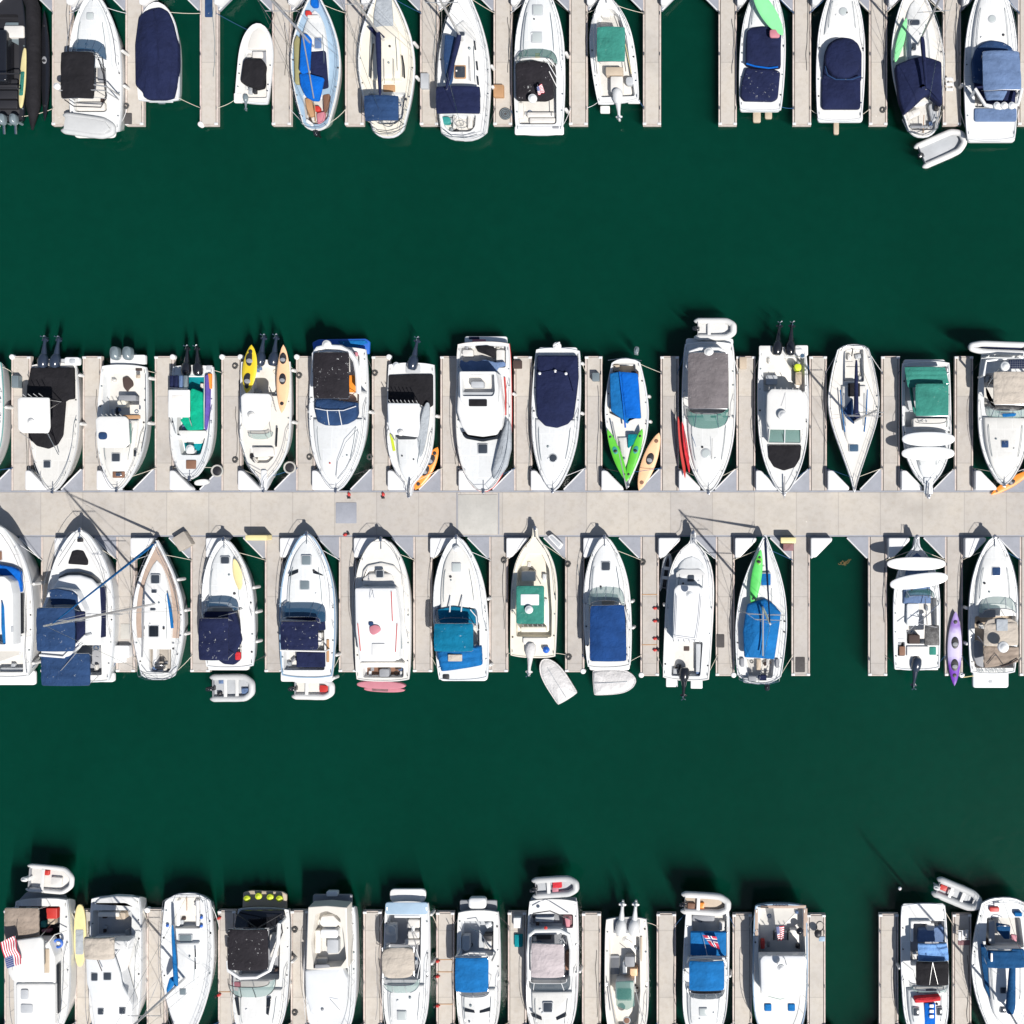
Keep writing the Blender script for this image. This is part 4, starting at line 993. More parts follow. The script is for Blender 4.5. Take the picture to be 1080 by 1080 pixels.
b=Boat(VB,'sailing_boat','white sailing boat with navy boom cover and navy dodger in the top row',SB,'the white sailing boat with navy boom cover'); b.row=1
b.hull(847,573,842,-75,216,'sailwide',1.1,1.5,wells=[([(755,465),(895,465),(890,515),(870,535),(790,535),(765,515)],.6)])
b.trunk(.3,.76,.58,.34,'gel',.06,name='coachroof'); b.liferail(); b.hatch(830,292,42,48,'g_hatch',frame='wood'); b.hatch(833,137,32,16,'g_hatch')
for y,x in ((185,893),(268,902),(328,905)): b.tube('window_strip',[(x-4,y-18,1.72),(x,y+18,1.7)],.05,'g_dark')
b.tube('handrail',[(868,230,1.9),(872,330,1.85)],.02,'steel')
b.can('dodger',(733,352,912,462),2.3,'f_navy',.14,2,down=1.2); b.mast(822,165,13.8,(775,365),'f_navy',2.5)
b.sl('furled_sail',[(768,140),(790,142),(815,150),(812,210),(798,330),(785,350),(768,300),(762,240)],2.1,.15,'f_dusty',.06,.1)
b.sl('bucket',(745,474,790,502,14),.7,.4,'tealplastic'); b.seat((800,468,812,520,3),.6,.5); b.seat((860,468,880,520,3),.6,.35); b.wheel(835,505,1.5,.4)
b.tube('stern_rail',[(760,525,1.7),(800,555,1.7),(850,560,1.7),(900,545,1.7)],.025,'steel')
for t in (.35,.48): fender(b,1,t)

b=Boat(VC,'motor_cruiser','square sterned white cruiser with a speckled black cockpit cover and two pale foredeck hatches',MB,'the cruiser with speckled black cockpit cover'); b.row=1
b.hull(265,550,265,-75,206,'cruiser',1.1,1.7,wells=[((180,250,335,505,14),.6)])
b.trunk(.48,.98,.76,.3); b.hatch(259,40,38,mat='g_palehatch'); b.hatch(255,150,40,mat='g_palehatch'); b.rail(.4)
b.ws(170,338,262,195,'g_green',.5,(.3,.42,.58,.75)); b.sl('dashboard',[(230,205),(275,200),(275,240),(228,240)],1.4,.2,'white_vinyl'); b.sl('chart',(248,215,268,235,3),1.62,.02,'paleyellow')
b.sl('cockpit_cover',[(168,255),(240,243),(318,262),(320,392),(290,404),(170,402)],1.5,.5,'f_black_s',.1,.15)
b.dome(237,398,2.6,18); b.flag([(255,355),(275,340),(288,375),(262,388)],2.9,'flag_stripes',((268,400,1.2),(258,345,2.9)))
b.tube('cover_frame',[(300,255,2.4),(338,320,1.5),(332,270,1.6),(300,240,1.9)],.03,'gel'); b.tube('cover_frame',[(305,290,2.3),(340,360,1.4)],.03,'gel')
b.seat((215,455,330,475,6)); b.seat((225,478,330,500,6)); b.seat((180,415,200,480,6)); b.tube('handrail',[(325,410,1.6),(328,480,1.6)],.03,'steel')
b.sl('transom_step',(165,512,365,548,8),None,.05,'gel'); b.sl('hatch_lid',(318,513,345,523,3),None,.08,'grey_vinyl')
for t in (.18,.55): fender(b,1,t)

b=Boat(VC,'center_console_boat','white open fishing boat with a green T-top and single white outboard in the top row',CC,'the fishing boat with green T-top'); b.row=1
b.hull(588,420,535,-18,182,'cruiser',.9,1.3,'gel','gel',wells=[([(500,85),(530,40),(570,45),(600,85),(625,190),(655,390),(515,395),(495,250)],.45)])
b.can('sun_top',(500,110,614,250),2.6,'f_green',.08,2); b.sl('console',(535,150,585,225,6),.5,.8,'gel'); b.sl('leaning_post',(535,272,605,305,6),.5,.6,'tan_vinyl'); b.sl('live_well',(555,310,605,375,6),.5,.55,'white_vinyl')
b.sl('seat',(617,312,648,345,12),.6,.4,'lightgrey'); b.seat((518,30,552,70,8)); b.tube('side_rail',[(488,60,1.5),(486,150,1.5),(500,300,1.3)],.025,'steel'); b.tube('side_rail',[(590,60,1.5),(620,150,1.4),(638,300,1.3)],.03,'steel')
b.tube('fishing_rod',[(615,180,1.5),(640,300,1.9)],.03,'paleyellow'); b.ob(585,395,-86,'gloss_white',True,1.0,1.0); b.sl('swim_platform',(513,430,552,460,5),.35,.15,'gel'); b.sl('swim_platform',(625,405,675,420,5),.5,.15,'gel'); b.rail(.6,.35)

b=Boat(VD,'motor_cruiser','white runabout under navy covers with a lime green kayak across its bow, top right',MB,'the runabout carrying a green kayak'); b.row=1
b.hull(197,372,214,-70,152,'cruiser',.95,1.4,wells=[])
b.trunk(.6,.97,.72,.2); b.sl('bow_cover',[(152,100),(170,90),(210,85),(245,92),(268,110),(266,150),(266,222),(210,226),(148,215),(148,140)],None,.5,'f_navy',.14,.12)
b.sl('cockpit_cover',[(148,226),(250,232),(264,240),(256,325),(240,336),(140,334),(130,320),(135,270)],None,.38,'f_navy_s',.1,.1); b.tube('cover_strap',[(150,213,1.7),(180,222,1.75),(225,228,1.75),(256,224,1.7)],.06,'f_blue')
b.sl('swim_platform',(128,338,262,372,10),.5,.3,'gel'); b.sl('outdrive',(172,372,198,410,6),-.15,.2,'tan_vinyl'); b.sl('outdrive',(212,372,236,398,6),-.15,.2,'tan_vinyl'); b.sl('bag',(228,98,262,125,8),2.0,.15,'pink')
kayak(VD,(170,-45),(272,118),52,1.9,'mint','bright lime green kayak lying across the bow of the runabout at top right',.28,cock=(),group=None)
b.rail(.55)

b=Boat(VD,'motor_cruiser','white runabout fully covered in plain navy canvas with a rounded windscreen hump, top right',MB,'the runabout in plain navy covers'); b.row=1
b.hull(462,405,473,-75,162,'cruiser',.95,1.4,wells=[])
b.trunk(.6,.97,.75,.2); b.rhatch(474,38,13,'g_palehatch'); b.rail(.5)
b.sl('windscreen_cover',[(412,175),(425,145),(450,128),(475,124),(505,128),(525,145),(537,175),(536,270),(405,262)],None,.3,'f_navy',.1,.08)
el=[(475+62*math.cos(i*math.pi/10),193+66*math.sin(i*math.pi/10)) for i in range(20)]
b.sl('cover_hump',el,1.5,.5,'f_navy',.15,.2,r=2); b.sl('cockpit_cover',(402,258,533,364,12),None,.25,'f_navy',.1,.12); b.tube('cover_strap',[(414,222,1.7),(422,252,1.78),(450,266,1.8),(505,266,1.8),(533,255,1.75)],.045,'f_dusty')
b.sl('swim_platform',(388,366,540,408,12),.5,.25,'gel'); b.sl('outdrive',(442,405,460,450,6),-.15,.2,'tan_vinyl'); b.sl('cleat_plate',(492,390,498,400,2),.75,.05,'black'); b.sl('cleat_plate',(506,390,512,400,2),.75,.05,'black')

b=Boat(VD,'sailing_boat','white sailing boat with a navy cockpit tent and green kayak, top right',SB,'the sailing boat with navy cockpit tent'); b.row=1
b.hull(742,460,708,-75,176,'narrow',1.05,1.45,'gel','ivory',wells=[([(690,350),(790,330),(795,400),(780,435),(700,435)],.6)])
b.trunk(.42,.86,.5,.34,'gel',.05,name='coachroof'); b.hatch(714,75,34,18); b.hatch(712,156,14,26); b.liferail()
b.sl('cockpit_tent',[(650,215),(700,195),(735,186),(770,192),(805,205),(808,350),(785,335),(760,312),(745,320),(715,350),(680,378),(662,330)],1.5,.7,'f_navy',.15,.25)
b.mast(735,150,12.5,(752,300),'f_navy',2.9,coverw=.13); b.seat([(690,375),(730,360),(735,380),(695,400)],.7,.35); b.seat([(760,350),(790,340),(792,400),(770,410)],.7,.3,'lightgrey'); b.tube('stern_rail',[(672,400,1.7),(690,440,1.7),(740,452,1.7),(790,430,1.7),(803,390,1.7)],.03,'steel'); b.tube('tiller',[(742,445,1.1),(745,385,1.2)],.03,'wood')
b.sl('stern_grab',(700,420,760,428,3),1.2,.1,'grey_vinyl'); b.sl('bag',(780,350,795,370,5),1.1,.2,'black')
kayak(VD,(686,60),(648,210),26,1.4,'mint','slim green kayak tied along the left rail of the sailing boat with navy tent',.25,cock=(),group=None)
dinghy(VD,(738,520),(886,456),92,.0,'white inflatable dinghy with grey floor floating behind the sailing boat with navy tent, top right','rubberwhite','lightgrey',True,None,seats=0)

b=Boat(VD,'motor_cruiser','white cruiser with slate blue bimini and navy windscreen cover in the top right corner',MB,'the cruiser with slate blue bimini'); b.row=1
b.hull(970,472,972,-85,178,'cruiser',1.2,1.75,wells=[((915,290,1052,360,8),.65)])
b.trunk(.5,.97,.76,.3); b.rhatch(973,63,12,'g_palehatch'); b.rail(.5)
b.sl('windscreen_cover',[(908,200),(920,160),(945,140),(975,133),(1010,138),(1040,155),(1056,190),(1056,300),(912,270)],1.55,.5,'f_dusty',.14,.15)
b.sl('cockpit_cover',[(912,180),(935,180),(945,300),(1055,290),(1050,345),(950,345),(915,300)],1.5,.2,'f_navy')
b.can('bimini',[(940,172),(1064,172),(1072,300),(943,304)],3.1,'f_slate',.2,3); b.can('stern_shade',[(945,306),(1025,304),(1010,335),(955,335)],2.5,'f_slate',.08,1,legs=False)
b.seat((960,345,1055,372,8),1.0,.3,'white_vinyl'); b.arch([(918,300),(950,352),(1000,362),(1060,350),(1072,300)],2.5,'gel',.13); b.sl('sun_pad',(914,362,1056,406,8),None,.12,'f_slate',.05,.02)
for x in (990,1015,1040): b.dome(x,352,2.75,12,'gel',name='speaker_pod')
b.sl('swim_platform',(893,410,1050,474,10),.6,.35,'gel')
for t in (.35,): fender(b,-1,t)
# =============================== ROW 2 (bows down to the main walkway) ===================
b=Boat(VE,'motor_boat','white motor boat with teal trim cut off by the left edge, middle upper row',MB,'the teal trimmed boat cut off at left'); b.row=2
b.hull(-105,190,-110,800,235,'cruiser',1.2,1.6,wells=[((-200,260,-30,480,14),.6)],rub='tealplastic')
b.trunk(.4,.95,.7,.3); b.can('bimini',(-210,300,-60,480),3,'f_navy'); b.rail(.3)
fender(b,1,.38)

b=Boat(VE,'center_console_boat','white fishing boat with white T-top over black cockpit covers and twin navy outboards, far left',CC,'the T-top boat with black covers'); b.row=2
b.hull(266,200,262,836,238,'cruiser',1.0,1.55,'gel','gel')
b.sl('cockpit_cover',[(150,224),(362,222),(364,378),(318,384),(318,400),(310,560),(285,605),(240,627),(180,612),(140,572),(132,480),(128,370)],None,.22,'f_black',.06,.1)
b.sl('hardtop',[(85,380),(100,370),(242,372),(246,520),(236,548),(110,548),(88,530)],2.95,.12,'gel',.05,.06); b.rods(125,366,205,362,3.1,4,.5)
for p in ([(242,385,2.95),(315,395,1.3)],[(242,430,2.95),(310,390,1.3)],[(210,545,2.95),(262,560,1.4)],[(235,548,2.95),(290,655,1.6)],[(100,545,2.95),(160,590,1.4)],[(95,380,2.95),(150,395,1.3)]): b.tube('top_frame',p,.032,'steel')
b.dome(150,492,3.25,17); b.hatch(232,703,34); b.sl('bait_tank',(318,172,392,212,12),None,.25,'gel'); b.sl('bait_tank_lid',(342,180,372,204,10),1.25,.05,'lightgrey'); b.sl('splash_well',(190,180,320,212,6),.9,.08,'lightgrey')
b.ob(220,192,84,'gloss_navy',True,1.0,1.05); b.ob(280,192,80,'gloss_navy',True,1.0,1.05); b.rail(.42,.4)
for t,sd in ((.48,1),(.1,1)): fender(b,sd,t)

b=Boat(VE,'center_console_boat','white hardtop fishing boat with a wide pale cockpit and two upright grey outboards, left side',CC,'the hardtop boat with two upright grey outboards'); b.row=2
b.hull(616,210,580,830,242,'cruiser',1.05,1.6,'gel','ivory',wells=[([(512,232),(692,232),(690,480),(655,490),(640,468),(510,468)],.5)],sole='ivory')
b.sl('engine_bracket',(545,160,718,208,8),.5,.3,'gel'); b.ob(580,172,90,'gloss_grey',False,1.25,.9); b.ob(642,172,90,'gloss_grey',False,1.25,.9)
b.sl('cloth',[(605,275),(630,265),(655,290),(660,312),(638,330),(630,345),(610,320)],.56,.1,'darkbrown',.03); b.sl('helm_seat',(585,360,672,388,8),.55,.55,'grey_vinyl'); b.sl('helm_seat',(578,385,622,420,14),.55,.6,'cream')
b.trunk(.44,.96,.72,.3,'gel',.08); b.sl('hardtop',[(472,478),(490,465),(620,465),(634,480),(640,602),(615,622),(500,620),(478,600)],2.7,.12,'gel',.05,.05); b.rods(510,463,600,463,2.8,5,.4)
b.sl('hardtop_edge',(608,458,692,478,5),2.5,.1,'wood'); b.sl('roof_pad',(486,543,530,580,18),2.86,.03,'f_dusty'); b.sl('windshield',[(505,618),(560,600),(640,600),(634,618),(570,622)],2.0,.12,'g_dark',.03); b.tube('wiper',[(570,612,2.4),(600,596,2.5)],.02,'black'); b.tube('wiper',[(585,612,2.4),(635,600,2.5)],.02,'black')
b.sl('side_window',(632,500,648,600,4),1.75,.1,'g_green'); b.hatch(573,669,40); b.sl('anchor_pad',(556,738,616,770,4),None,.05,'brown'); b.sl('anchor_winch',(572,745,600,762,6),None,.22,'steel'); b.tube('side_rail',[(720,260,1.3),(722,520,1.5),(700,640,1.8)],.025,'steel')
b.sl('hatch_lid',(670,226,702,240,3),None,.05,'darkbrown'); b.sl('hatch_lid',(672,258,694,276,3),None,.05,'tan_vinyl'); b.rail(.5,.45); b.sl('side_window',(660,632,672,664,3),1.7,.08,'g_dark')
for t,sd in ((.1,1),(.46,1)): fender(b,sd,t)

b=Boat(VE,'motor_skiff','small white fishing boat with bright green cover, teal bow cockpit and twin black outboards',CC,'the small boat with emerald green cover'); b.row=2
b.hull(957,212,940,774,212,'blunt',.9,1.35,'gel','gel',wells=[((880,260,1010,560,10),.45),([(888,572),(905,570),(925,592),(990,592),(1005,570),(1022,572),(1000,658),(905,658)],.6)],sole='f_tealdeck')
b.sl('green_cover',[(935,340),(950,325),(1000,345),(1002,530),(925,535),(888,480),(940,468)],1.3,.25,'f_emerald',.08,.1)
b.sl('hardtop',(832,333,938,470,6),2.55,.1,'gel',.04,.03); b.sl('roof_pad',(852,360,908,385,3),2.66,.02,'ivory')
for i,c in enumerate(('f_navy','f_navy','f_slate','gloss_grey')): b.sl('rod_bag',(838+23*i,262,856+23*i,326,4),2.1,.25,c,.06)
b.tube('rod_rack',[(838,322,2.45),(930,328,2.45)],.03,'steel'); b.sl('rolled_tarp',[(1012,262),(1028,255),(1035,330),(1034,440),(1020,535),(1010,525),(1012,400)],None,.3,'f_purple',.1,.08); b.sl('tackle_box',(1028,253,1044,328,4),None,.25,'orange'); b.sl('hatch_lid',(1020,212,1050,236,4),None,.06,'lightgrey')
b.sl('bench',[(884,535),(1020,535),(1020,556),(1008,562),(1002,580),(985,588),(930,588),(915,562),(886,556)],1.05,.25,'gel'); b.dome(938,625,1.3,20,'gel',name='cooler'); b.sl('cooler',(920,628,958,650,10),.6,.55,'gel')
b.sl('hatch_lid',(920,682,970,726,5),None,.06,'brown'); b.ob(927,232,86,'gloss_black',True,.95,1.0); b.ob(985,232,92,'gloss_black',True,.95,1.0); b.rail(.35,.4); b.wheel(960,470,1.4)
for p in ([(840,470,2.5),(870,550,1.1)],[(935,470,2.5),(960,540,1.1)]): b.tube('top_frame',p,.03,'steel')
board(VE,(1005,792),70,30,8,.65,'rubberwhite','short white and orange tube on the corner plate below the boat with emerald green cover','rolled_mat','rolled mat',th=.3)

b=Boat(VF,'center_console_boat','white fishing boat carrying a yellow kayak and a peach kayak beside its cockpit',CC,'the boat carrying yellow and peach kayaks'); b.row=2
b.hull(271,178,262,796,240,'pulpit',1.05,1.6,'gel','ivory',wells=[((205,196,335,350,8),.5),([(202,590),(310,590),(318,640),(290,668),(225,668),(200,640)],1.05)],sole='ivory')
b.sl('hardtop',[(152,350),(170,335),(285,338),(298,352),(292,460),(250,512),(180,512),(156,480)],2.75,.12,'gel',.05,.06); b.dome(200,440,3.05,18); b.ws(188,305,520,558,'g_pale',.4,(.3,.7))
b.sl('bow_lounger',[(205,592),(305,592),(312,635),(215,640)],1.2,.4,'white_vinyl'); b.sl('helm_seat',(230,360,290,400,8),.6,.6); b.sl('anchor_platform',(248,700,274,795,8),None,.1,'gel'); b.ob(250,175,80,'gloss_navy',True,1.0,1.05); b.ob(312,175,82,'gloss_navy',True,1.0,1.05)
b.tube('side_rail',[(145,350,1.3),(148,560,1.6),(185,680,1.8),(248,720,2)],.025,'steel'); b.rail(.5,.5); b.rods(300,350,318,420,1.4,6,.3); b.tube('side_window',[(325,500,1.5),(320,590,1.6)],.07,'g_dark')
for p in ([(160,350,2.75),(180,350,1.2)],[(290,352,2.75),(300,400,1.2)],[(285,460,2.75),(300,540,1.4)]): b.tube('top_frame',p,.03,'steel')
kayak(VF,(202,106),(178,336),74,1.35,'yellow','yellow kayak lying on the stern corner of a fishing boat beside a peach one',.35,cock=(.3,.72),tilt=-.2)
kayak(VF,(354,106),(346,430),62,1.3,'peach','long pale peach kayak lying on the stern quarter opposite the yellow kayak',.3,cock=(.2,.5))
fender(b,1,.48); fender(b,1,.08)

b=Boat(VF,'motor_cruiser','large white express cruiser with black bimini and blue windscreen cover, bright blue swim platform',MB,'the cruiser with blue windscreen cover'); b.row=2
b.hull(622,118,605,798,276,'cruiser',1.2,1.8,'gel','gel',wells=[((505,150,715,420,16),.7)])
b.trunk(.5,.97,.84,.3,dome=.16); b.sl('swim_platform',[(490,95),(520,80),(745,76),(765,90),(762,150),(500,150)],.35,.2,'royalplastic',.08); b.sl('platform_mat',[(610,88),(740,84),(758,98),(700,116),(650,130)],.56,.05,'f_azure')
b.arch([(505,215),(502,150),(520,125),(560,115),(630,120),(672,145),(698,185),(708,240),(712,330)],2.7,'gel',.2); b.dome(558,104,3.0,21)
b.can('bimini',(497,143,667,362),3.1,'f_black_s',.2,3); b.sl('seat',(650,250,700,330,10),.7,.5,'orange'); b.sl('seat',(530,330,620,380,10),.7,.5)
b.sl('windscreen_cover',[(503,365),(560,360),(640,372),(700,378),(704,430),(690,462),(655,482),(600,490),(550,488),(512,470),(500,420)],1.5,.55,'f_dusty',.18,.12)
for p in ([(505,408,2.25),(560,418,2.34),(640,418,2.34),(700,398,2.25)],[(562,415,2.34),(567,455,2.3),(572,487,2.12)],[(618,415,2.34),(626,455,2.3),(632,487,2.12)]): b.tube('cover_seam',p,.03,'gel')
b.tube('hand_rail',[(605,735,2.15),(612,660,2.3),(650,570,2.4),(705,508,2.2),(712,520,2.1),(690,620,2.1),(650,700,2.1),(612,745,2.0)],.02,'steel'); b.dome(575,668,2.1,4,'red',name='deck_light'); b.rail(.35,.5)
b.sl('bag',(680,140,706,160,6),1.2,.2,'pink'); fender(b,1,.45); fender(b,-1,.45)

b=Boat(VG,'center_console_boat','narrow bowed white boat with T-top, black cockpit cover, lime stripe and one navy outboard',CC,'the T-top boat with a lime stripe'); b.row=2
b.hull(198,192,186,822,224,'pulpit',1.0,1.5,'gel','gel')
b.sl('cockpit_cover',[(88,250),(200,245),(298,245),(300,395),(272,410),(240,390),(85,380)],None,.12,'f_black',.05,.04)
b.sl('hardtop',[(83,382),(235,384),(236,500),(228,545),(100,530),(88,500)],2.75,.12,'gel',.05,.05); b.rods(95,376,225,380,2.85,8,.42); b.dome(145,523,3.05,15); b.rhatch(175,591,20); b.sl('windshield',[(118,535),(228,535),(218,555),(135,556)],1.9,.1,'g_dark',.03)
b.trunk(.52,.93,.62,.25); b.tube('side_stripe',[(100,530,1.2),(108,570,1.25),(116,610,1.3)],.1,'lime'); b.dome(124,203,1.35,16,'gel',name='bait_tank'); b.sl('transom_well',(170,200,240,240,6),None,.06,'lightgrey')
b.ob(207,192,78,'gloss_navy',True,1.05,1.05); b.rail(.5,.45); b.tube('anchor_roller',[(190,740,1.7),(183,825,1.75)],.06,'steel')
for p in ([(95,390,2.75),(110,400,1.2)],[(232,390,2.75),(250,410,1.2)],[(225,540,2.75),(232,570,1.4)],[(100,530,2.75),(118,560,1.3)]): b.tube('top_frame',p,.03,'steel')
board(VG,(256,512),268,40,81,1.35,'f_grey','slim grey board bag on the side deck of the T-top boat with lime stripe','board_bag','board bag',th=.18)
fender(b,1,.4)
kayak(VG,(322,592),(214,795),64,.45,'orange','orange kayak with black seats beside the bow of the lime striped boat',.32,cock=(.3,.55),stripe='black')

b=Boat(VG,'flybridge_cruiser','tall white flybridge cruiser with dark wraparound windscreen and grey cover on its foredeck',MB,'the flybridge cruiser with a grey foredeck cover'); b.row=2
b.hull(540,92,540,802,262,'blunt',1.3,2.0,'gel','gel',wells=[((425,110,645,215,10),.8)],rub='red')
b.sl('swim_platform',(450,66,652,112,12),.4,.15,'gel'); b.sl('towel',(486,80,550,104,3),.56,.04,'pink'); b.sl('towel',(470,68,520,80,3),.56,.04,'f_navy'); b.sl('deck_cover',[(500,112),(560,108),(596,122),(592,170),(545,150),(510,138)],1.2,.25,'f_black',.08)
b.sl('canvas_shadow',[(430,175),(455,190),(480,178),(505,186),(545,176),(600,190),(640,186),(646,206),(610,215),(600,235),(440,232),(425,205)],1.5,.12,'f_slate',.04); b.sl('seat',(440,130,490,160,8),.85,.4); b.sl('seat',(600,130,640,200,8),.85,.4)  # ragged grey-navy shadow aft of the flybridge, built as a slate coloured slab
b.sl('cabin',[(420,240),(610,240),(632,420),(625,490),(600,532),(532,542),(462,532),(432,490),(412,420)],1.2,1.35,'gel',.14,.08)
b.sl('windscreen_band',[(436,515),(470,538),(532,550),(595,540),(622,508),(618,520),(606,552),(532,566),(455,552),(440,535)],1.7,.45,'g_dark',.05)
b.tub('flybridge',[(425,232),(598,232),(608,300),(606,380),(570,402),(530,408),(460,402),(428,370)],[(436,245),(590,245),(594,330),(585,350),(440,350)],2.5,.8,2.6,'gel','white_vinyl',.05)
b.sl('fly_seat',(470,365,555,398,4),3.1,.3,'f_black',.05); b.sl('fly_console',(480,280,540,310,8),2.6,.6,'lightgrey'); b.sl('fly_seat',(440,330,598,350,4),2.6,.5,'lightgrey')
b.tube('side_trim',[(640,260,1.45),(646,350,1.5),(645,440,1.6)],.06,'red'); b.hatch(536,600,44); b.rail(.25,.6)
b.sl('foredeck_cover',[(655,460),(668,490),(668,600),(650,680),(615,735),(585,745),(578,710),(600,620),(625,530)],None,.45,'f_grey',.12,.08); fender(b,1,.35)

b=Boat(VG,'motor_cruiser','white cruiser with one smooth navy cover from stern to windscreen',MB,'the cruiser with one smooth navy cover'); b.row=2
b.hull(893,122,868,800,228,'cruiser',1.05,1.6)
b.trunk(.5,.97,.84,.22,dome=.12); b.sl('boat_cover',[(793,156),(985,156),(988,260),(978,350),(965,450),(940,482),(888,502),(832,492),(795,455),(785,350),(788,250)],None,.5,'f_navy',.14,.22)
b.tube('cover_seam',[(800,246,2.0),(880,232,2.05),(945,246,2.0),(968,330,1.85)],.03,'f_navy')
for x,y in ((806,242),(880,231),(931,243)): b.dome(x,y,2.05,7,'gel',name='cover_knob')
b.sl('swim_platform',(800,118,985,154,14),.6,.4,'gel'); b.dome(888,112,1.5,20,'gel',name='davit_base'); b.tube('davit',[(888,112,1.3),(900,95,2.2),(870,110,2.4)],.05,'gel'); b.rhatch(870,644,19); b.rail(.42,.5); fender(b,1,.45); fender(b,1,.1)

b=Boat(VH,'motor_boat','slim white boat with bright blue tarp and two green kayaks at its bow',MB,'the slim boat with bright blue tarp'); b.row=2
b.hull(180,262,190,862,206,'sail',.95,1.4,'gel','ivory',wells=[([(108,285),(225,285),(245,540),(185,560),(100,520)],.5)],sole='tan_vinyl')
b.sl('blue_tarp',[(102,332),(150,322),(236,332),(242,400),(252,545),(205,545),(185,572),(170,555),(108,510)],1.3,.45,'f_azure',.1,.0); b.tube('ridge_pole',[(150,325,1.85),(165,450,1.88),(178,590,1.7)],.06,'f_blue'); b.can('blue_tarp',[(152,325),(238,332),(250,545),(180,545)],1.72,'f_blue',.1,2,legs=False)
b.trunk(.62,.93,.5,.2); b.sl('folding_chair',(120,290,150,320,4),.6,.4,'tan_vinyl'); b.sl('locker',(205,320,240,350,4),1.1,.2,'darkbrown'); b.ob(230,232,80,'gloss_grey',False,.7,.7); b.tube('stern_rail',[(95,270,1.5),(180,258,1.5),(255,272,1.5)],.03,'steel'); b.tube('mast_lashed',[(115,560,1.5),(185,880,1.8)],.05,'alloy'); b.sl('bow_bag',[(190,620),(235,620),(225,660),(190,690)],None,.2,'f_tealdeck'); b.rail(.7,.3)
kayak(VH,(93,598),(184,846),44,1.45,'greenkayak','green kayak forming the left arm of the V on the blue tarp boat',.28,cock=(.4,),seatmat='tealplastic')
kayak(VH,(258,594),(182,846),44,1.45,'greenkayak','green kayak forming the right arm of the V on the blue tarp boat',.28,cock=(.4,),seatmat='tealplastic')
kayak(VH,(338,614),(242,888),68,.35,'peach','tan kayak lying askew next to the slim boat with blue tarp',.3,cock=(.45,),stripe='brown')
fender(b,1,.3); fender(b,1,.5)

b=Boat(VH,'motor_cruiser','white cruiser with long taupe bimini and pale green windscreen, white tender across its stern',MB,'the cruiser with long taupe bimini'); b.row=2
b.hull(575,182,572,896,252,'cruiser',1.2,1.8,'gel','gel',wells=[((478,235,668,520,16),.65)])
b.trunk(.5,.97,.82,.28); b.rhatch(560,712,21,'g_palehatch'); b.ws(468,668,500,605,'g_green',.45,(.33,.66)); b.sl('dashboard',[(540,520),(610,520),(615,560),(560,575)],1.5,.2,'gel'); b.sl('sunglass_tray',(580,530,640,545,6),1.55,.15,'white_vinyl')
b.sl('side_coaming',[(475,235),(500,215),(540,208),(600,205),(640,215),(668,240),(672,300),(660,300),(655,245),(480,245)],1.3,.9,'gel',.1); b.can('bimini',(475,235,667,500),3.0,'f_taupe',.2,5); b.dome(574,232,3.2,23); b.arch([(472,300),(485,230),(530,215),(620,215),(655,230),(668,300)],2.8,'gel',.12)
b.sl('swim_platform',(465,165,690,200,14),.5,.3,'gel'); b.rail(.35,.5); b.tube('foredeck_line',[(590,640,2.1),(588,740,2.05)],.012,'ropedark'); b.tube('boat_hook',[(492,620,1.8),(520,700,1.85),(520,800,1.85)],.02,'ropeblue')
kayak(VH,(428,535),(462,832),22,1.35,'red','thin red kayak nearest the pier on the left side of the cruiser with taupe bimini',.2,cock=(),tilt=.3)
kayak(VH,(447,560),(482,806),20,1.7,'f_red','thin dark red kayak leaning inside the other red one on the cruiser with taupe bimini',.2,cock=(),tilt=.3)
dinghy(VH,(520,120),(706,120),106,.9,'white inflatable tender across the stern of the cruiser with long taupe bimini','rubberwhite','rubberwhite',True,None,seats=1)

b=Boat(VH,'pilothouse_boat','white pilothouse fishing boat with green windows, black bow pad and twin black outboards',CC,'the pilothouse boat with black bow pad'); b.row=2
b.hull(925,208,930,902,240,'cruiser',1.1,1.7,'gel','gel',wells=[((832,248,1030,420,8),.55)],sole='ivory')
b.sl('cabin',[(852,420),(1028,420),(1030,560),(1012,600),(1010,664),(858,662),(850,590),(846,540)],1.0,1.15,'gel',.1); b.sl('windshield',[(864,598),(1008,598),(1010,660),(858,660)],2.0,.17,'g_green',.02); b.tube('windshield_frame',[(862,600,2.25),(858,662,2.2),(1010,664,2.2),(1010,600,2.25)],.05,'gel'); b.tube('windshield_frame',[(935,600,2.25),(933,663,2.2)],.04,'gel'); b.tube('wiper',[(932,655,2.25),(925,620,2.28)],.015,'black')
b.sl('roof',[(850,430),(870,405),(1010,408),(1032,440),(1034,570),(1015,600),(865,598),(848,560)],2.45,.14,'gel',.07,.07); b.dome(926,530,3.0,23); b.sl('foredeck_pad',[(855,672),(1014,672),(1008,735),(982,778),(930,794),(882,776),(858,735)],None,.12,'f_black',.05,.06); b.rods(860,405,1000,412,2.6,6,.5)
b.tube('antenna',[(938,425,2.65),(938,505,3.2)],.015,'gel'); b.sl('transom_pod',(812,200,878,248,8),None,.06,'gel'); b.sl('transom_pod',(985,198,1045,248,8),None,.06,'gel'); b.rhatch(1018,248,11,'g_blue'); b.ob(898,212,84,'gloss_black',True,1.05,1.1); b.ob(960,212,86,'gloss_black',True,1.05,1.1)
b.sl('bait_bucket',(980,286,1014,318,14),.6,.9,'lime'); b.sl('seat',(985,325,1015,385,6),.6,.5,'tan_vinyl'); b.sl('seat',(845,340,900,385,6),.6,.4,'lightgrey'); b.rail(.5,.5); b.tube('anchor_roller',[(934,820,1.85),(932,925,1.9)],.05,'alloy')

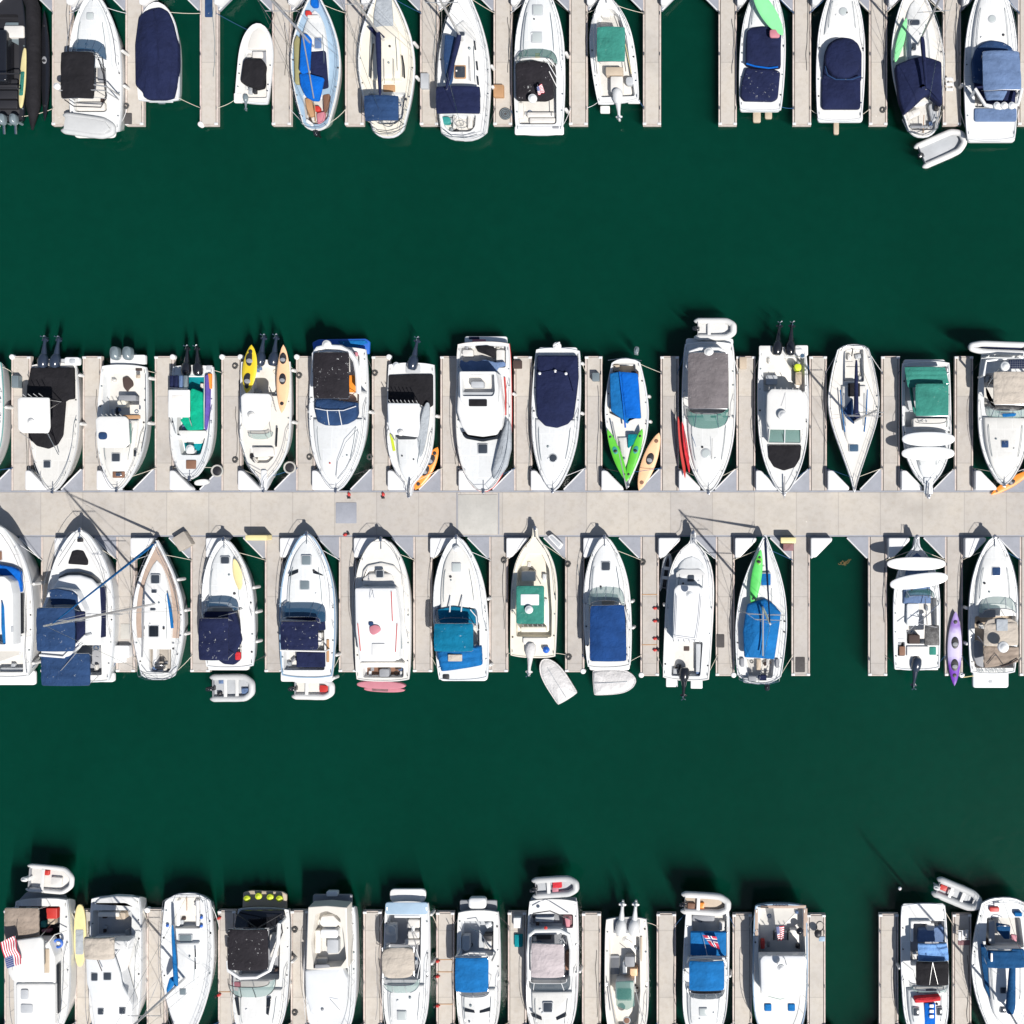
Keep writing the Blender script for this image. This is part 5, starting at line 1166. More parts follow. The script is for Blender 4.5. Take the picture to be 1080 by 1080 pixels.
b=Boat(VI,'sailing_boat','white racing style sailing boat with navy boom cover and stern pointing up, upper middle row',SB,'the white sailing boat with blue side stripes'); b.row=2
b.hull(270,194,276,896,242,'dart',1.0,1.35,'gel','ivory',wells=[([(230,215),(318,215),(322,372),(222,372)],.55)])
b.trunk(.28,.72,.5,.25,'ivory',.05,name='coachroof'); b.hatch(273,686,42,34,'g_blue'); b.sl('companionway',(245,378,302,442,4),None,.05,'f_black'); b.tube('side_stripe',[(208,410,1.35),(216,510,1.4),(230,610,1.4)],.04,'f_azure'); b.tube('side_stripe',[(336,408,1.35),(333,510,1.4),(322,610,1.4)],.04,'f_azure')
b.mast(275,560,12.6,(283,270),'f_navy',2.2,coverw=.14); b.sl('sail_bag',[(222,512),(250,470),(268,448),(276,575),(240,545)],None,.18,'f_dusty',.06); b.sl('sail_bag',[(282,560),(308,540),(300,520),(284,520)],None,.15,'f_navy',.05); b.liferail(.5)
b.seat((214,225,232,365,5),.55,.3,'lightgrey'); b.seat((325,230,340,365,5),.55,.3,'lightgrey'); b.tube('tiller',[(268,215,1.1),(262,250,1.3)],.04,'black'); b.tube('jib_track',[(236,300,1.35),(300,300,1.35)],.02,'black'); b.tube('stern_rail',[(210,225,1.5),(225,200,1.5),(320,200,1.5),(340,225,1.5)],.025,'steel')

b=Boat(VI,'center_console_boat','white boat with green bimini and two white paddleboards across its bow, upper middle row',CC,'the boat with green bimini and white boards'); b.row=2
b.hull(614,274,626,915,232,'pulpit',1.1,1.55,'gel','gel',wells=[((515,296,715,590,10),.55)],sole='lightgrey')
b.can('rear_shade',[(512,302),(706,302),(726,390),(528,400)],2.0,'f_green',.12,4,legs=False); b.can('bimini',(565,382,722,535),2.7,'f_green',.16,2); b.sl('console',(555,545,712,600,8),.6,.9,'white_vinyl'); b.ws(550,716,560,602,'g_pale',.3,(.3,.7)); b.wheel(600,560,1.6)
b.sl('shade_side',[(530,330),(548,360),(560,480),(572,535),(556,520),(540,430)],1.3,.15,'f_green'); b.trunk(.56,.9,.55,.2); b.sl('anchor_platform',(606,825,648,905,8),None,.1,'gel'); b.tube('anchor',[(628,850,1.8),(622,925,1.8)],.06,'steel'); b.rail(.4,.6); b.sl('swim_platform',(510,266,705,290,12),.6,.35,'gel')
board(VI,(626,644),252,68,0,2.15,'gel','white paddleboard nearer the green bimini, upper of the two lying across that boat',group=None)
board(VI,(624,712),252,66,0,2.15,'gel','white paddleboard nearer the bow, lower of the two across the boat with green bimini',group=None)
for x in (520,735): board_rack=b.tube('board_rack',[(x+(15 if x<600 else -15),640,2.1),(x+(15 if x<600 else -15),712,2.1),(x+(40 if x<600 else -40),712,1.4)],.025,'steel')

b=Boat(VI,'motor_cruiser','white cruiser with tan bimini, solar panel and stern tender at right edge',MB,'the cruiser with tan bimini and solar panel'); b.row=2
b.hull(990,245,985,862,248,'cruiser',1.2,1.8,'gel','gel',wells=[((890,330,1090,500,16),.65)])
b.trunk(.48,.97,.82,.28); b.hatch(990,668,34,mat='f_dusty'); b.ws(896,1090,490,572,'g_pale',.5,(.25,.42,.58,.75)); b.sl('dash_cover',[(975,522),(1045,520),(1040,535),(980,540)],1.9,.05,'f_azure')
b.can('bimini',(935,325,1118,480),3.1,'f_tan',.15,4); b.sl('side_screen',[(900,400),(935,470),(940,500),(1100,505),(1100,490),(930,485),(905,440)],1.6,.15,'speckle')
b.arch([(890,340),(900,272),(1000,262),(1120,268),(1130,340)],2.8,'gel',.09); b.sl('solar_panel',(1008,268,1120,310,3),3.0,.05,'solar',.01); b.dome(992,297,3.35,22); b.sl('seat',(905,300,1000,325,8),.7,.45); b.rail(.35,.5); b.tube('hoist',[(900,400,1.4),(960,310,2.8)],.03,'steel')
b.sl('swim_platform',(880,235,1100,268,14),.5,.3,'gel'); b.sl('swim_ladder',(1050,225,1075,262,4),1.2,.06,'steel')
dinghy(VI,(1085,215),(815,206),66,1.5,'grey and white inflatable tender tipped on the stern rack of the cruiser with solar panel','rubberwhite','f_navy',False,None,seats=0,tr=.22)
kayak(VI,(1120,790),(924,908),44,.4,'orange','long orange kayak under the bow of the cruiser with tan bimini at the right edge',.3,cock=(.5,),stripe='brown')
# =============================== ROW 3 (bows up to the main walkway) =====================
b=Boat(VJ,'motor_yacht','wide white motor yacht with blue windscreen cover cut off by the left edge',MB,'the wide yacht at the left edge'); b.row=3
b.hull(-22,905,-22,112,372,'cruiser',1.7,2.4,'gel','gel',wells=[((-170,770,118,880,8),1.0)])
b.sl('swim_platform',(-170,870,182,945,14),.5,.2,'gel'); b.sl('cabin_side',[(-140,340),(98,352),(106,460),(106,690),(-150,690)],1.9,.6,'gel',.08); b.sl('windscreen_cover',[(-140,330),(-20,320),(60,335),(102,356),(106,465),(66,462),(60,420),(30,385),(-30,365),(-140,370)],2.3,.3,'f_blue',.06)
b.sl('side_window',(76,470,110,680,4),2.2,.32,'g_dark',.03); b.tub('hardtop',[(-130,385),(20,382),(52,410),(64,470),(66,740),(-140,745)],[(-120,480),(5,480),(22,540),(30,735),(-120,735)],2.6,.9,2.3,'gel','bluedeck'); b.sl('fly_cover',[(5,500),(22,540),(30,700),(40,735),(15,735),(5,650)],3.0,.4,'f_azure'); b.hatch(-2,275,22,48,'brown'); b.sl('side_locker',(56,640,66,672,3),3.48,.05,'lightgrey'); b.seat((0,855,120,885,5),1.0,.4,'lightgrey'); b.rail(.05,.7); b.sl('side_steps',(78,690,112,750,4),1.5,.4,'gel')
fender(b,1,.62,'rubberwhite'); fender(b,1,.1)

b=Boat(VJ,'flybridge_cruiser','big white flybridge cruiser with two dusty navy canopies and black bow hatch, lower left',MB,'the flybridge cruiser with two navy canopies'); b.row=3
b.hull(404,928,415,142,350,'cruiser',1.5,2.2,'gel','gel',wells=[((300,720,525,895,8),.8)],sole='grey_vinyl')
b.sl('cabin',[(262,450),(300,392),(350,375),(410,375),(470,395),(512,440),(520,600),(515,740),(262,740)],1.6,.95,'gel',.14,.08); b.sl('windscreen_band',[(300,385),(345,362),(405,360),(470,378),(512,415),(500,420),(455,392),(400,376),(350,378),(310,395)],2.0,.35,'g_dark',.03)
b.sl('foredeck_hatch',[(372,252),(398,245),(430,250),(452,300),(450,325),(350,318)],None,.12,'f_black',.04,.03); b.sl('side_window',(499,440,528,700,4),1.9,.52,'f_navy',.04); b.tub('flybridge',[(250,460),(290,440),(390,455),(440,560),(440,690),(350,800),(212,800),(210,560)],[(262,480),(385,490),(425,570),(425,680),(345,770),(230,770),(225,560)],2.5,.8,2.55,'gel','lightgrey',r=14)
b.sl('fly_windscreen',[(252,452),(290,445),(375,462),(395,480),(398,530),(330,528),(262,532)],3.25,.22,'f_dusty',.06); b.can('fly_canopy',(190,545,388,770),4.3,'f_dusty',.16,3,down=2.6); b.sl('fly_cover',[(380,565),(438,565),(438,680),(395,755),(375,765)],3.3,.1,'f_navy'); b.can('cockpit_canopy',(214,782,466,948),2.9,'f_dusty',.14,4,down=1.5)
b.tube('fishing_rod',[(292,897,3.0),(395,778,3.4)],.025,'alloy'); b.sl('swim_platform',(330,880,590,930,16),.5,.25,'gel'); b.rail(.3,.7); b.tube('bow_rail',[(300,330,3),(390,190,3)],.02,'steel'); b.arch([(210,790),(330,800),(440,690)],3.4,'gel',.1); b.sl('spot_light',(398,185,422,205,6),None,.25,'black')
o=mk('dock_steps',*join([boxv(Boat(VJ,'','','','').P2(620,775,1.2),(1,0),.9,1.1,.45,.52),boxv(Boat(VJ,'','','','').P2(612,812,.8),(1,0),.5,1.0,.25,.52)]),'boxwhite',None,origin=Boat(VJ,'','','','').P(620,790,.5)); tag(o,'white boarding steps on the pier beside the flybridge cruiser with two navy canopies','steps')

b=Boat(VJ,'sailing_boat','sailing boat with teak side decks and long leaning silver mast, lower left',SB,'the sailing boat with teak decks'); b.row=3
b.hull(818,918,812,196,264,'sail',1.1,1.5,'gel','gel',wells=[([(766,708),(886,706),(884,860),(868,882),(782,880),(770,860)],.6)],sole='greyteak')
b.trunk(.3,.965,.86,.02,'teak',.0,name='teak_deck'); b.th=[]; b.trunk(.22,.86,.6,.36,'gel',.07,name='coachroof'); b.hatch(803,397,44); b.hatch(797,461,27,15); b.hatch(791,553,28,14); b.hatch(795,667,50,58,'g_dark'); b.tube('sail_bag',[(865,470,1.9),(882,560,1.85),(892,650,1.8)],.11,'f_azure',taper=[.4,1,1])
for p in ((742,652),(846,652),(738,688),(896,756)): b.dome(p[0],p[1],1.75,6,'black',name='winch')
b.mast(805,525,14.7,None,jib='f_azure',sp=1.2); b.tube('boom',[(745,500,2.8),(735,800,2.8)],.07,'alloy'); b.sl('cockpit_table',(792,712,808,850,3),.65,.5,'gel'); b.wheel(828,850,1.4,.42); b.liferail(); b.seat((768,730,780,860,4),.6,.35,'greyteak'); b.seat((868,730,882,860,4),.6,.35,'greyteak'); b.tube('stern_rail',[(730,870,1.7),(760,908,1.7),(880,912,1.7),(920,870,1.7)],.03,'steel'); b.sl('ladder',(800,835,850,862,4),1.3,.08,'black')
b.tube('handrail',[(870,360,1.8),(905,470,1.75),(925,600,1.7)],.03,'tan_vinyl')
for t in (.33,.5,.72): fender(b,1,t)

b=Boat(VK,'motor_cruiser','white cruiser with speckled navy bimini and pale yellow kayak on its foredeck, tender behind',MB,'the cruiser carrying a yellow kayak'); b.row=3
b.hull(218,725,192,160,226,'cruiser',1.1,1.7,'gel','gel',wells=[((120,460,268,690,12),.6)])
b.trunk(.47,.96,.7,.28); b.hatch(196,253,37,30); b.ws(108,256,470,400,'g_blue',.5,(.3,.5,.7)); b.can('bimini',(82,507,213,690),3.0,'f_navy_s',.2,3); b.sl('cockpit_cover',[(105,478),(238,478),(252,520),(268,604),(240,660),(215,690),(210,520),(100,520)],1.7,.25,'f_navy',.08,.04)
b.sl('cockpit_cover',[(165,690),(240,640),(262,690),(235,712),(190,708)],1.2,.2,'f_navy'); b.sl('bag',(240,655,262,690,6),1.3,.2,'f_red'); b.tube('fishing_rod',[(168,500,2.3),(250,480,2.3)],.02,'alloy'); b.rail(.4,.6); b.sl('swim_platform',(120,705,300,735,12),.5,.25,'gel'); b.arch([(262,470),(270,560),(255,640)],1.7,'gel',.05)
kayak(VK,(236,246),(262,385),38,1.75,'paleyellow','pale yellow kayak lying on the foredeck of a white cruiser with navy bimini',.22,cock=())
dinghy(VK,(140,815),(328,812),122,.1,'grey inflatable dinghy moored behind the cruiser carrying a yellow kayak','rubbergrey','lightgrey',True,[(.2,-.6,.3,'f_slate'),(.75,.3,.4,'f_slate'),(.15,.5,.25,'black')],seats=2)
for t in (.2,.43,.62): fender(b,1,t)

b=Boat(VK,'motor_cruiser','white cruiser with pale blue hull, two square hatches, slanted black windows and navy bimini',MB,'the pale blue hulled cruiser'); b.row=3
b.hull(556,768,555,136,244,'cruiser',1.2,1.8,'bluehull','gel',wells=[((452,520,632,735,8),.65)])
b.trunk(.46,.96,.74,.26); b.hatch(552,253,40,mat='gloss_grey'); b.hatch(545,361,40,mat='gloss_grey'); b.sl('deck_window',[(472,326),(482,305),(517,291),(517,307)],None,.05,'g_dark',.01,r=3); b.sl('deck_window',[(580,291),(594,300),(628,322),(582,310)],None,.05,'g_dark',.01,r=3)
b.ws(440,638,520,430,'g_blue',.55,(.25,.42,.58,.75),e=4); b.can('bimini',(440,520,604,645),2.9,'f_navy_s',.12,3); b.sl('dash_cover',[(460,480),(630,480),(636,560),(600,560),(590,520),(460,510)],1.6,.1,'f_navy'); b.sl('sun_lounge',(508,655,634,722,6),.9,.45,'f_navy',.06,.02); b.seat((465,728,600,748,5),.7,.4,'lightgrey'); b.sl('seat',(592,570,618,620,6),.7,.6); b.arch([(440,648),(540,650),(632,652)],2.3,'gel',.06); b.rail(.35,.6); b.sl('ladder',(640,600,652,700,3),1.3,.05,'wood'); b.sl('swim_platform',(440,742,668,785,10),.45,.25,'gel')
fender(b,1,.16); fender(b,1,.0)
dinghy(VK,(500,815),(677,818),100,.15,'white inflatable dinghy with orange red seat behind the pale blue hulled cruiser','rubberwhite','ivory',True,[(.72,.0,.5,'red')],seats=1)

b=Boat(VK,'trawler_yacht','white blunt bowed trawler with long hardtop, red trim lines and pink stern roll',MB,'the white trawler with red trim'); b.row=3
b.hull(888,784,880,160,244,'blunt',1.4,1.9,'ivory','ivory',wells=[((800,722,978,768,10),.8)],sole='brown')
b.sl('bow_seat',[(800,300),(820,275),(880,262),(935,275),(965,310),(968,370),(940,368),(930,320),(880,290),(825,300),(795,350)],None,.25,'ivory',.08); b.sl('foredeck_lounge',[(798,330),(830,310),(925,310),(955,370),(880,380),(800,360)],None,.35,'white_vinyl',.1,.05)
b.sl('cabin',[(785,370),(945,370),(962,520),(960,690),(790,690)],1.5,1.0,'gel',.1); b.sl('hardtop',[(765,375),(945,375),(950,480),(958,680),(940,696),(785,696),(768,560)],2.75,.16,'gel',.07,.08); b.tube('red_trim',[(925,390,3.0),(930,520,3.0)],.03,'red'); b.tube('red_trim',[(950,530,2.98),(944,655,2.98)],.03,'red'); b.tube('red_trim',[(778,530,2.98),(790,650,2.98)],.03,'red'); b.tube('side_slot',[(966,540,2.0),(970,640,2.0)],.05,'gloss_grey')
b.hatch(874,313,31,z=2.35); b.sl('roof_hatch',(840,618,896,674,4),3.0,.06,'gel',.02); b.sl('deflated_cushion',[(828,545),(850,535),(872,540),(880,560),(865,572),(845,582),(830,570)],3.02,.08,'pink',.03); b.sl('blue_pad',(824,522,846,540,9),3.02,.05,'f_dusty'); b.tube('antenna',[(830,420,3.1),(845,385,3.6)],.02,'steel'); b.tube('antenna',[(850,420,3.1),(842,385,3.4)],.02,'steel')
b.sl('chair',(872,730,915,765,8),.85,.5,'grey_vinyl'); b.rail(.3,.7); b.sl('aft_coaming',[(785,700),(980,700),(975,722),(800,720)],1.4,.5,'ivory')
board(VK,(885,797),212,34,-2,1.1,'pink','upper pink rolled inflatable mat lying across the stern of the white trawler with red trim','rolled_mat','rolled mat',th=.3)
board(VK,(898,817),178,24,-2,.55,'pink','lower pink mat edged in grey at the stern of the white trawler','rolled_mat','rolled mat',th=.25,pad='f_mauve')

b=Boat(VL,'motor_cruiser','white cruiser with teal blue bimini and bright blue stern canvas',MB,'the cruiser with teal blue bimini'); b.row=3
b.hull(244,780,213,150,236,'cruiser',1.1,1.75,'gel','gel',wells=[((135,520,315,700,14),.6)])
b.trunk(.5,.95,.72,.26); b.hatch(213,284,36,mat='g_palehatch'); b.ws(116,308,535,412,'g_blue',.5,(.36,.62)); b.tube('windshield_bar',[(188,414,1.9),(184,480,2.2)],.05,'gel'); b.tube('windshield_bar',[(240,412,1.9),(234,478,2.2)],.05,'gel')
b.sl('dash_cover',[(130,470),(200,455),(290,470),(305,530),(140,530)],1.55,.2,'f_teal'); b.can('bimini',(116,530,287,652),3.0,'f_teal',.16,2); b.can('stern_canvas',[(124,650),(318,628),(322,715),(145,742)],2.4,'f_azure',.25,3,legs=False,drop=.5); b.sl('canvas_window',(176,666,238,696,3),2.78,.04,'f_tan'); b.dome(212,202,2.0,14,'gel',name='anchor_locker'); b.rail(.35,.6)
b.sl('swim_platform',(142,735,348,782,16),.6,.3,'gel'); b.sl('grill',(152,752,182,775,6),.9,.25,'black'); b.arch([(275,470),(300,500),(305,560)],1.8,'gel',.04); fender(b,1,.1); fender(b,1,.56)

b=Boat(VL,'center_console_boat','cream open fishing boat with teal T-top and white outboard tilted up, lower middle row',CC,'the cream fishing boat with teal T-top'); b.row=3
b.hull(548,680,558,112,202,'pulpit',1.0,1.5,'cream','cream',wells=[([(482,295),(520,222),(590,222),(622,290),(632,480),(630,590),(475,588),(472,470)],.5)],sole='cream',liner='cream')
b.sl('hardtop',(475,365,597,532,10),2.6,.1,'f_green',.04,.03); b.sl('roof_panel',(495,402,575,450,4),2.72,.03,'gel',.01); b.dome(530,470,3.0,18); b.sl('console',(500,400,570,460,6),.55,.95,'cream'); b.sl('leaning_post',(495,545,605,568,6),.55,.55,'cream'); b.sl('console_seat',(498,300,560,345,6),.55,.5,'ivory'); b.rods(485,540,590,540,2.6,6,.3)
b.sl('aft_bench',(505,592,615,622,6),None,.2,'ivory'); b.ob(540,645,-94,'f_cover',True,1.05,1.0); b.dome(606,646,1.45,15,'royalplastic',name='bucket'); b.rail(.45,.35)
for p in ([(485,375,2.6),(490,380,1.1)],[(590,375,2.6),(596,380,1.1)],[(485,525,2.6),(490,520,1.1)],[(590,525,2.6),(596,520,1.1)]): b.tube('top_frame',p,.03,'steel')
def covered_tender(v,a,c,w,label,z=.0,prof='pod'):
    B=Boat(v,'covered_tender',label,'dinghy',label,'inflatable tenders'); B.hull(a[0],a[1],c[0],c[1],w,prof,z+.35,z+.5,'f_cover','f_cover',rub=None,gun=.1)
    p=[B.at(t,u*.96,0).xy for t,u in B.outline()]; p=ccw(p)
    mk('cover',*slabv(inset(p,.03),z+.32,z+.55,.14,.14),'f_cover',B.root,angle=70); BOATS.remove(B)
    mk('cover_seam',*tubev([B.at(.05,0,z+.66),B.at(.4,0,z+.72),B.at(.8,0,z+.66)],.02,5),'f_grey',B.root); return B
PROF['podbow']=[(0,.9),(.05,.97),(.3,1),(.55,.98),(.75,.85),(.88,.63),(.96,.38),(1,.12)]
covered_tender(VL,(703,862),(592,688),104,'pale grey covered tender floating at an angle behind the cream fishing boat',0,'podbow')

b=Boat(VL,'motor_cruiser','white cruiser with royal blue bimini and covered tender on its stern, lower middle row',MB,'the cruiser with royal blue bimini'); b.row=3
b.hull(882,725,862,150,206,'cruiser',1.15,1.75,'gel','gel',wells=[((795,440,958,690,14),.6)])
b.trunk(.5,.95,.76,.26); b.hatch(868,279,37); b.ws(790,950,450,355,'g_pale',.5,(.36,.5,.64)); b.sl('dashboard',[(815,420),(925,420),(940,450),(805,455)],1.6,.15,'white_vinyl'); b.sl('helm_seat',(850,420,905,450,10),1.75,.15,'tan_vinyl'); b.can('bimini',[(800,452),(950,448),(960,695),(797,695)],2.8,'f_royal',.2,4); b.arch([(950,460),(968,560),(965,680)],1.8,'alloy',.05); b.rail(.35,.6); b.sl('swim_platform',(795,700,972,735,12),.5,.25,'gel')
covered_tender(VL,(812,790),(1000,780),112,'pale grey covered tender lying across the stern of the cruiser with royal blue bimini',.2,'podbow')
fender(b,1,.3); fender(b,1,.5)

b=Boat(VM,'pilothouse_boat','white fishing boat with long railed hardtop and single black outboard, lower middle row',CC,'the fishing boat with railed white hardtop'); b.row=3
b.hull(250,882,288,148,236,'fullpulpit',1.1,1.65,'gel','gel',wells=[([(182,690),(335,690),(322,862),(178,860)],.55)])
b.trunk(.56,.84,.66,.3); b.sl('foredeck_pad',[(200,350),(225,330),(320,330),(345,352),(342,380),(270,362),(205,378)],None,.06,'nonskid'); b.hatch(275,374,34); b.sl('cabin',[(195,420),(335,420),(338,690),(185,690)],1.1,1.1,'gel',.08); b.sl('hardtop',[(192,430),(212,408),(315,412),(335,435),(326,600),(318,690),(186,682),(188,560)],2.45,.14,'gel',.06,.07)
b.tube('roof_rail',[(206,460,2.8),(200,600,2.8),(196,665,2.8),(300,680,2.8),(315,590,2.8),(326,460,2.8)],.025,'steel'); b.dome(268,456,3.4,17); b.rods(190,688,320,692,2.5,6,.35); b.sl('bait_hatch',(240,712,268,735,3),.56,.04,'darkbrown'); b.ob(243,850,-92,'gloss_black',True,1.0,1.05); b.sl('swim_platform',(152,868,212,914,6),.4,.15,'gel'); b.sl('swim_platform',(274,878,333,922,6),.4,.15,'gel'); b.rail(.5,.5); b.sl('seat',(300,700,325,840,4),.6,.35,'lightgrey'); b.sl('anchor_platform',(272,165,298,205,5),None,.08,'lightgrey')
fender(b,-1,.5)
dinghy(VM,(142,425),(166,252),52,.1,'slim dark grey inflatable canoe floating left of the fishing boat with railed hardtop','f_grey','black',False,None,seats=2,tr=.13,group=None)

b=Boat(VM,'sailing_boat','white sailing boat with a large bright blue cockpit tarp and green kayak on its foredeck',SB,'the sailing boat with a large blue tarp'); b.row=3
b.hull(612,898,643,160,252,'sailwide',1.1,1.5,'gel','gel',wells=[([(540,770),(690,775),(680,870),(560,868)],.6)])
b.trunk(.4,.8,.5,.35,'gel',.06,name='coachroof'); b.hatch(647,381,48,60,'f_azure'); b.liferail()
b.sl('blue_tarp',[(556,505),(600,490),(640,478),(680,500),(722,545),(716,600),(690,778),(615,772),(540,768),(534,640),(545,560)],1.7,.35,'f_azure',.15,.45); b.tube('tarp_ridge',[(640,500,2.55),(637,640,2.6),(630,770,2.4)],.03,'f_blue'); b.mast(645,515,12.3,(632,760),None,2.8,jib='f_dusty',sp=1.25)
b.seat((600,775,622,830,4),.6,.4,'tan_vinyl'); b.sl('winch_base',(520,770,540,815,8),None,.2,'grey_vinyl'); b.sl('winch_base',(695,775,713,820,8),None,.2,'grey_vinyl'); b.tube('stern_rail',[(525,850,1.7),(545,892,1.7),(610,900,1.7),(690,885,1.7),(705,850,1.7)],.03,'steel'); b.sl('stern_gear',(560,860,600,888,6),1.2,.3,'grey_vinyl'); b.sl('stern_gear',(610,855,650,882,6),1.2,.25,'f_navy'); b.sl('stern_gear',(535,868,562,892,6),1.2,.2,'lightgrey'); b.ob(652,900,-88,'gloss_black',False,.75,.8)
kayak(VM,(622,232),(578,516),50,1.6,'limegreen','lime green kayak lying along the foredeck of the sailing boat with a large blue tarp',.25,cock=(.2,),seatmat='greenkayak')

b=Boat(VN,'center_console_boat','white fishing boat with two white boards over its bow and a navy outboard',CC,'the fishing boat under two white boards'); b.row=3
b.hull(550,830,550,170,232,'pulpit',1.05,1.6,'gel','gel',wells=[([(490,470),(645,470),(650,700),(500,700)],.55),((455,690,490,760,6),.7)],sole='white_vinyl')
b.trunk(.5,.88,.6,.24,'f_slate'); b.ws(492,636,470,424,'g_green',.4,(.2,.82)); b.sl('solar_cover',[(590,608),(660,608),(662,708),(586,708)],2.1,.1,'speckle',.03); b.sl('console',(500,500,560,610,10),.6,.9,'gel'); b.sl('seat',(510,655,565,700,8),.6,.5,'darkbrown'); b.sl('seat',(450,640,500,680,12),.7,.4,'lightgrey'); b.sl('transom_seat',(500,712,608,762,6),None,.15,'gel'); b.sl('locker',(462,712,492,758,4),None,.06,'brown'); b.sl('locker',(612,715,645,755,4),None,.06,'f_green')
b.tube('top_frame',[(500,640,2.2),(600,560,2.2),(660,500,1.6)],.03,'steel'); b.tube('top_frame',[(560,600,2.4),(650,620,2.4)],.03,'steel'); b.tube('top_frame',[(590,470,1.8),(600,605,2.2)],.03,'steel'); b.wheel(575,560,1.6)
b.ob(545,800,-98,'gloss_navy',True,1.0,1.05); b.sl('swim_platform',(592,770,655,830,6),.8,.2,'gel'); b.sl('swim_platform',(440,770,508,828,6),.8,.2,'gel'); b.rail(.5,.6); b.sl('anchor_platform',(538,178,562,240,6),None,.12,'lightgrey')
board(VN,(546,303),292,66,0,2.3,'gel','level white paddleboard nearer the walkway over the fishing boat in the lower middle row',group=None)
board(VN,(559,388),290,72,8,2.3,'gel','tilted white paddleboard nearer the stern over the fishing boat in the lower middle row',group=None)
for x in (470,640): b.tube('board_rack',[(x,300,2.25),(x,388,2.25),(x,430,1.5)],.025,'steel')
B=kayak(VN,(742,540),(736,908),70,.52,'purplefade','purple and white kayak with two seats lying on the pier edge, lower right',0.32,cock=(.42,.72),stripe='black')

b=Boat(VN,'motor_cruiser','white cruiser with tan bimini, pale green windscreen and white swim platform at lower right',MB,'the cruiser with lettering on its stern'); b.row=3
b.hull(926,850,935,170,242,'cruiser',1.2,1.8,'gel','gel',wells=[((835,560,1045,820,16),.65)],sole='tan_vinyl')
b.trunk(.5,.95,.78,.26); b.hatch(943,341,42,mat='f_dusty',frame='gel'); b.ws(855,1040,545,458,'g_pale',.5,(.34,.62)); b.can('bimini',[(884,600),(1048,590),(1052,708),(880,708)],3.0,'f_tan',.16,2); b.sl('bimini_flap',[(884,605),(905,580),(960,570),(1020,576),(1047,592),(1040,612),(890,618)],2.95,.12,'f_tan',.05); b.sl('canvas_window',(944,578,1000,636,4),3.2,.05,'f_grey',.02)
b.can('stern_canvas',[(880,712),(1055,715),(1052,790),(885,820)],2.5,'f_tweed',.1,3,legs=False); b.sl('side_screen',[(830,690),(850,680),(880,700),(880,820),(845,805),(832,770)],1.3,.2,'grey_vinyl'); b.dome(980,717,4.2,27,pole=2.5); b.tube('hoist_frame',[(850,660,2.0),(930,760,2.6),(1000,740,2.6),(1045,700,2.2)],.035,'steel'); b.tube('strap',[(900,800,2.7),(940,750,2.75),(975,800,2.7)],.03,'ropedark'); b.tube('strap',[(965,812,2.7),(1010,800,2.7),(1050,775,2.7)],.05,'darkbrown')
b.sl('helm_seat',(860,530,940,570,8),1.1,.5,'grey_vinyl'); b.rail(.35,.6); b.sl('swim_platform',(827,822,1004,918,14),.55,.3,'gel',.06,.02); b.text('SEA FORTUNE',919,834,1.30,.34,'gloss_grey'); b.sl('platform_badge',(904,880,924,894,6),.86,.015,'lightgrey',.005); b.tube('tie_rope',[(700+80,865,.8),(830,858,1.0)],.04,'paleyellow')
for t in (.22,.48): fender(b,-1,t)
# =============================== ROW 4 (sterns up, bows beyond the bottom edge) =====================
b=Boat(VO,'flybridge_cruiser','white convertible cruiser with tweed stern canvas, white hardtop and striped flag, bottom left',MB,'the cruiser flying a striped flag'); b.row=4
b.hull(205,270,200,1010,276,'full',1.4,2.1,'gel','gel',wells=[((90,310,296,470,10),.8)],sole='black',liner='darkbrown')
b.sl('swim_platform',[(130,240),(320,255),(330,300),(100,305),(78,295)],.5,.2,'grey_vinyl'); b.can('stern_canvas',(22,318,192,478),3.0,'f_tweed',.06,4); b.sl('hardtop',[(38,490),(80,478),(200,462),(212,480),(214,650),(185,680),(110,688),(60,678),(38,640)],3.3,.16,'gel',.07,.08)
b.sl('cool_box',(228,318,282,372,5),.85,.5,'red'); b.sl('tackle_box',(200,385,228,415,5),.85,.3,'tealplastic'); b.sl('chair',(235,365,270,400,6),.85,.4,'tan_vinyl'); b.sl('bag',(205,425,250,440,6),.85,.3,'pink')
b.sl('cabin',[(60,480),(240,480),(270,560),(272,900),(70,900)],1.6,.9,'gel',.08); b.sl('foredeck_cabin',(76,692,268,905,14),2.3,.35,'gel',.1,.06); b.sl('vent',(102,722,140,770,10),2.72,.03,'lightgrey',.01); b.sl('vent',(102,795,162,838,10),2.72,.03,'lightgrey',.01); b.sl('side_window',(262,600,286,845,4),1.9,.4,'g_dark',.03)
b.sl('side_deck_cushion',(216,520,243,640,4),2.5,.05,'tan_vinyl'); b.tube('grab_rail',[(213,520,2.8),(270,450,2.4),(330,430,1.7)],.04,'gel'); R_=b.P(288,492,1.9); mk('life_ring',*tubev([R_+Vector((.28*math.cos(i*math.pi/9),.28*math.sin(i*math.pi/9),0)) for i in range(18)],.09,8,True),'royalplastic',b.root); b.sl('ring_center',(280,484,296,500,8),1.85,.03,'gel')
b.flag([(36,618),(0,490),(70,455),(108,592)],4.2,'flag_stripes',((60,640,3.4),(75,455,4.3))); b.rail(.3,.7)
B=Boat(VO,'','','','')
dinghy(VO,(140,172),(366,190),138,1.0,'small white tender with red bag behind the cruiser with striped flag','gel','white_vinyl',True,[(.35,-.55,.36,'red'),(.6,.1,.6,'white_vinyl')],seats=1,tr=.17,motmat='gloss_white')

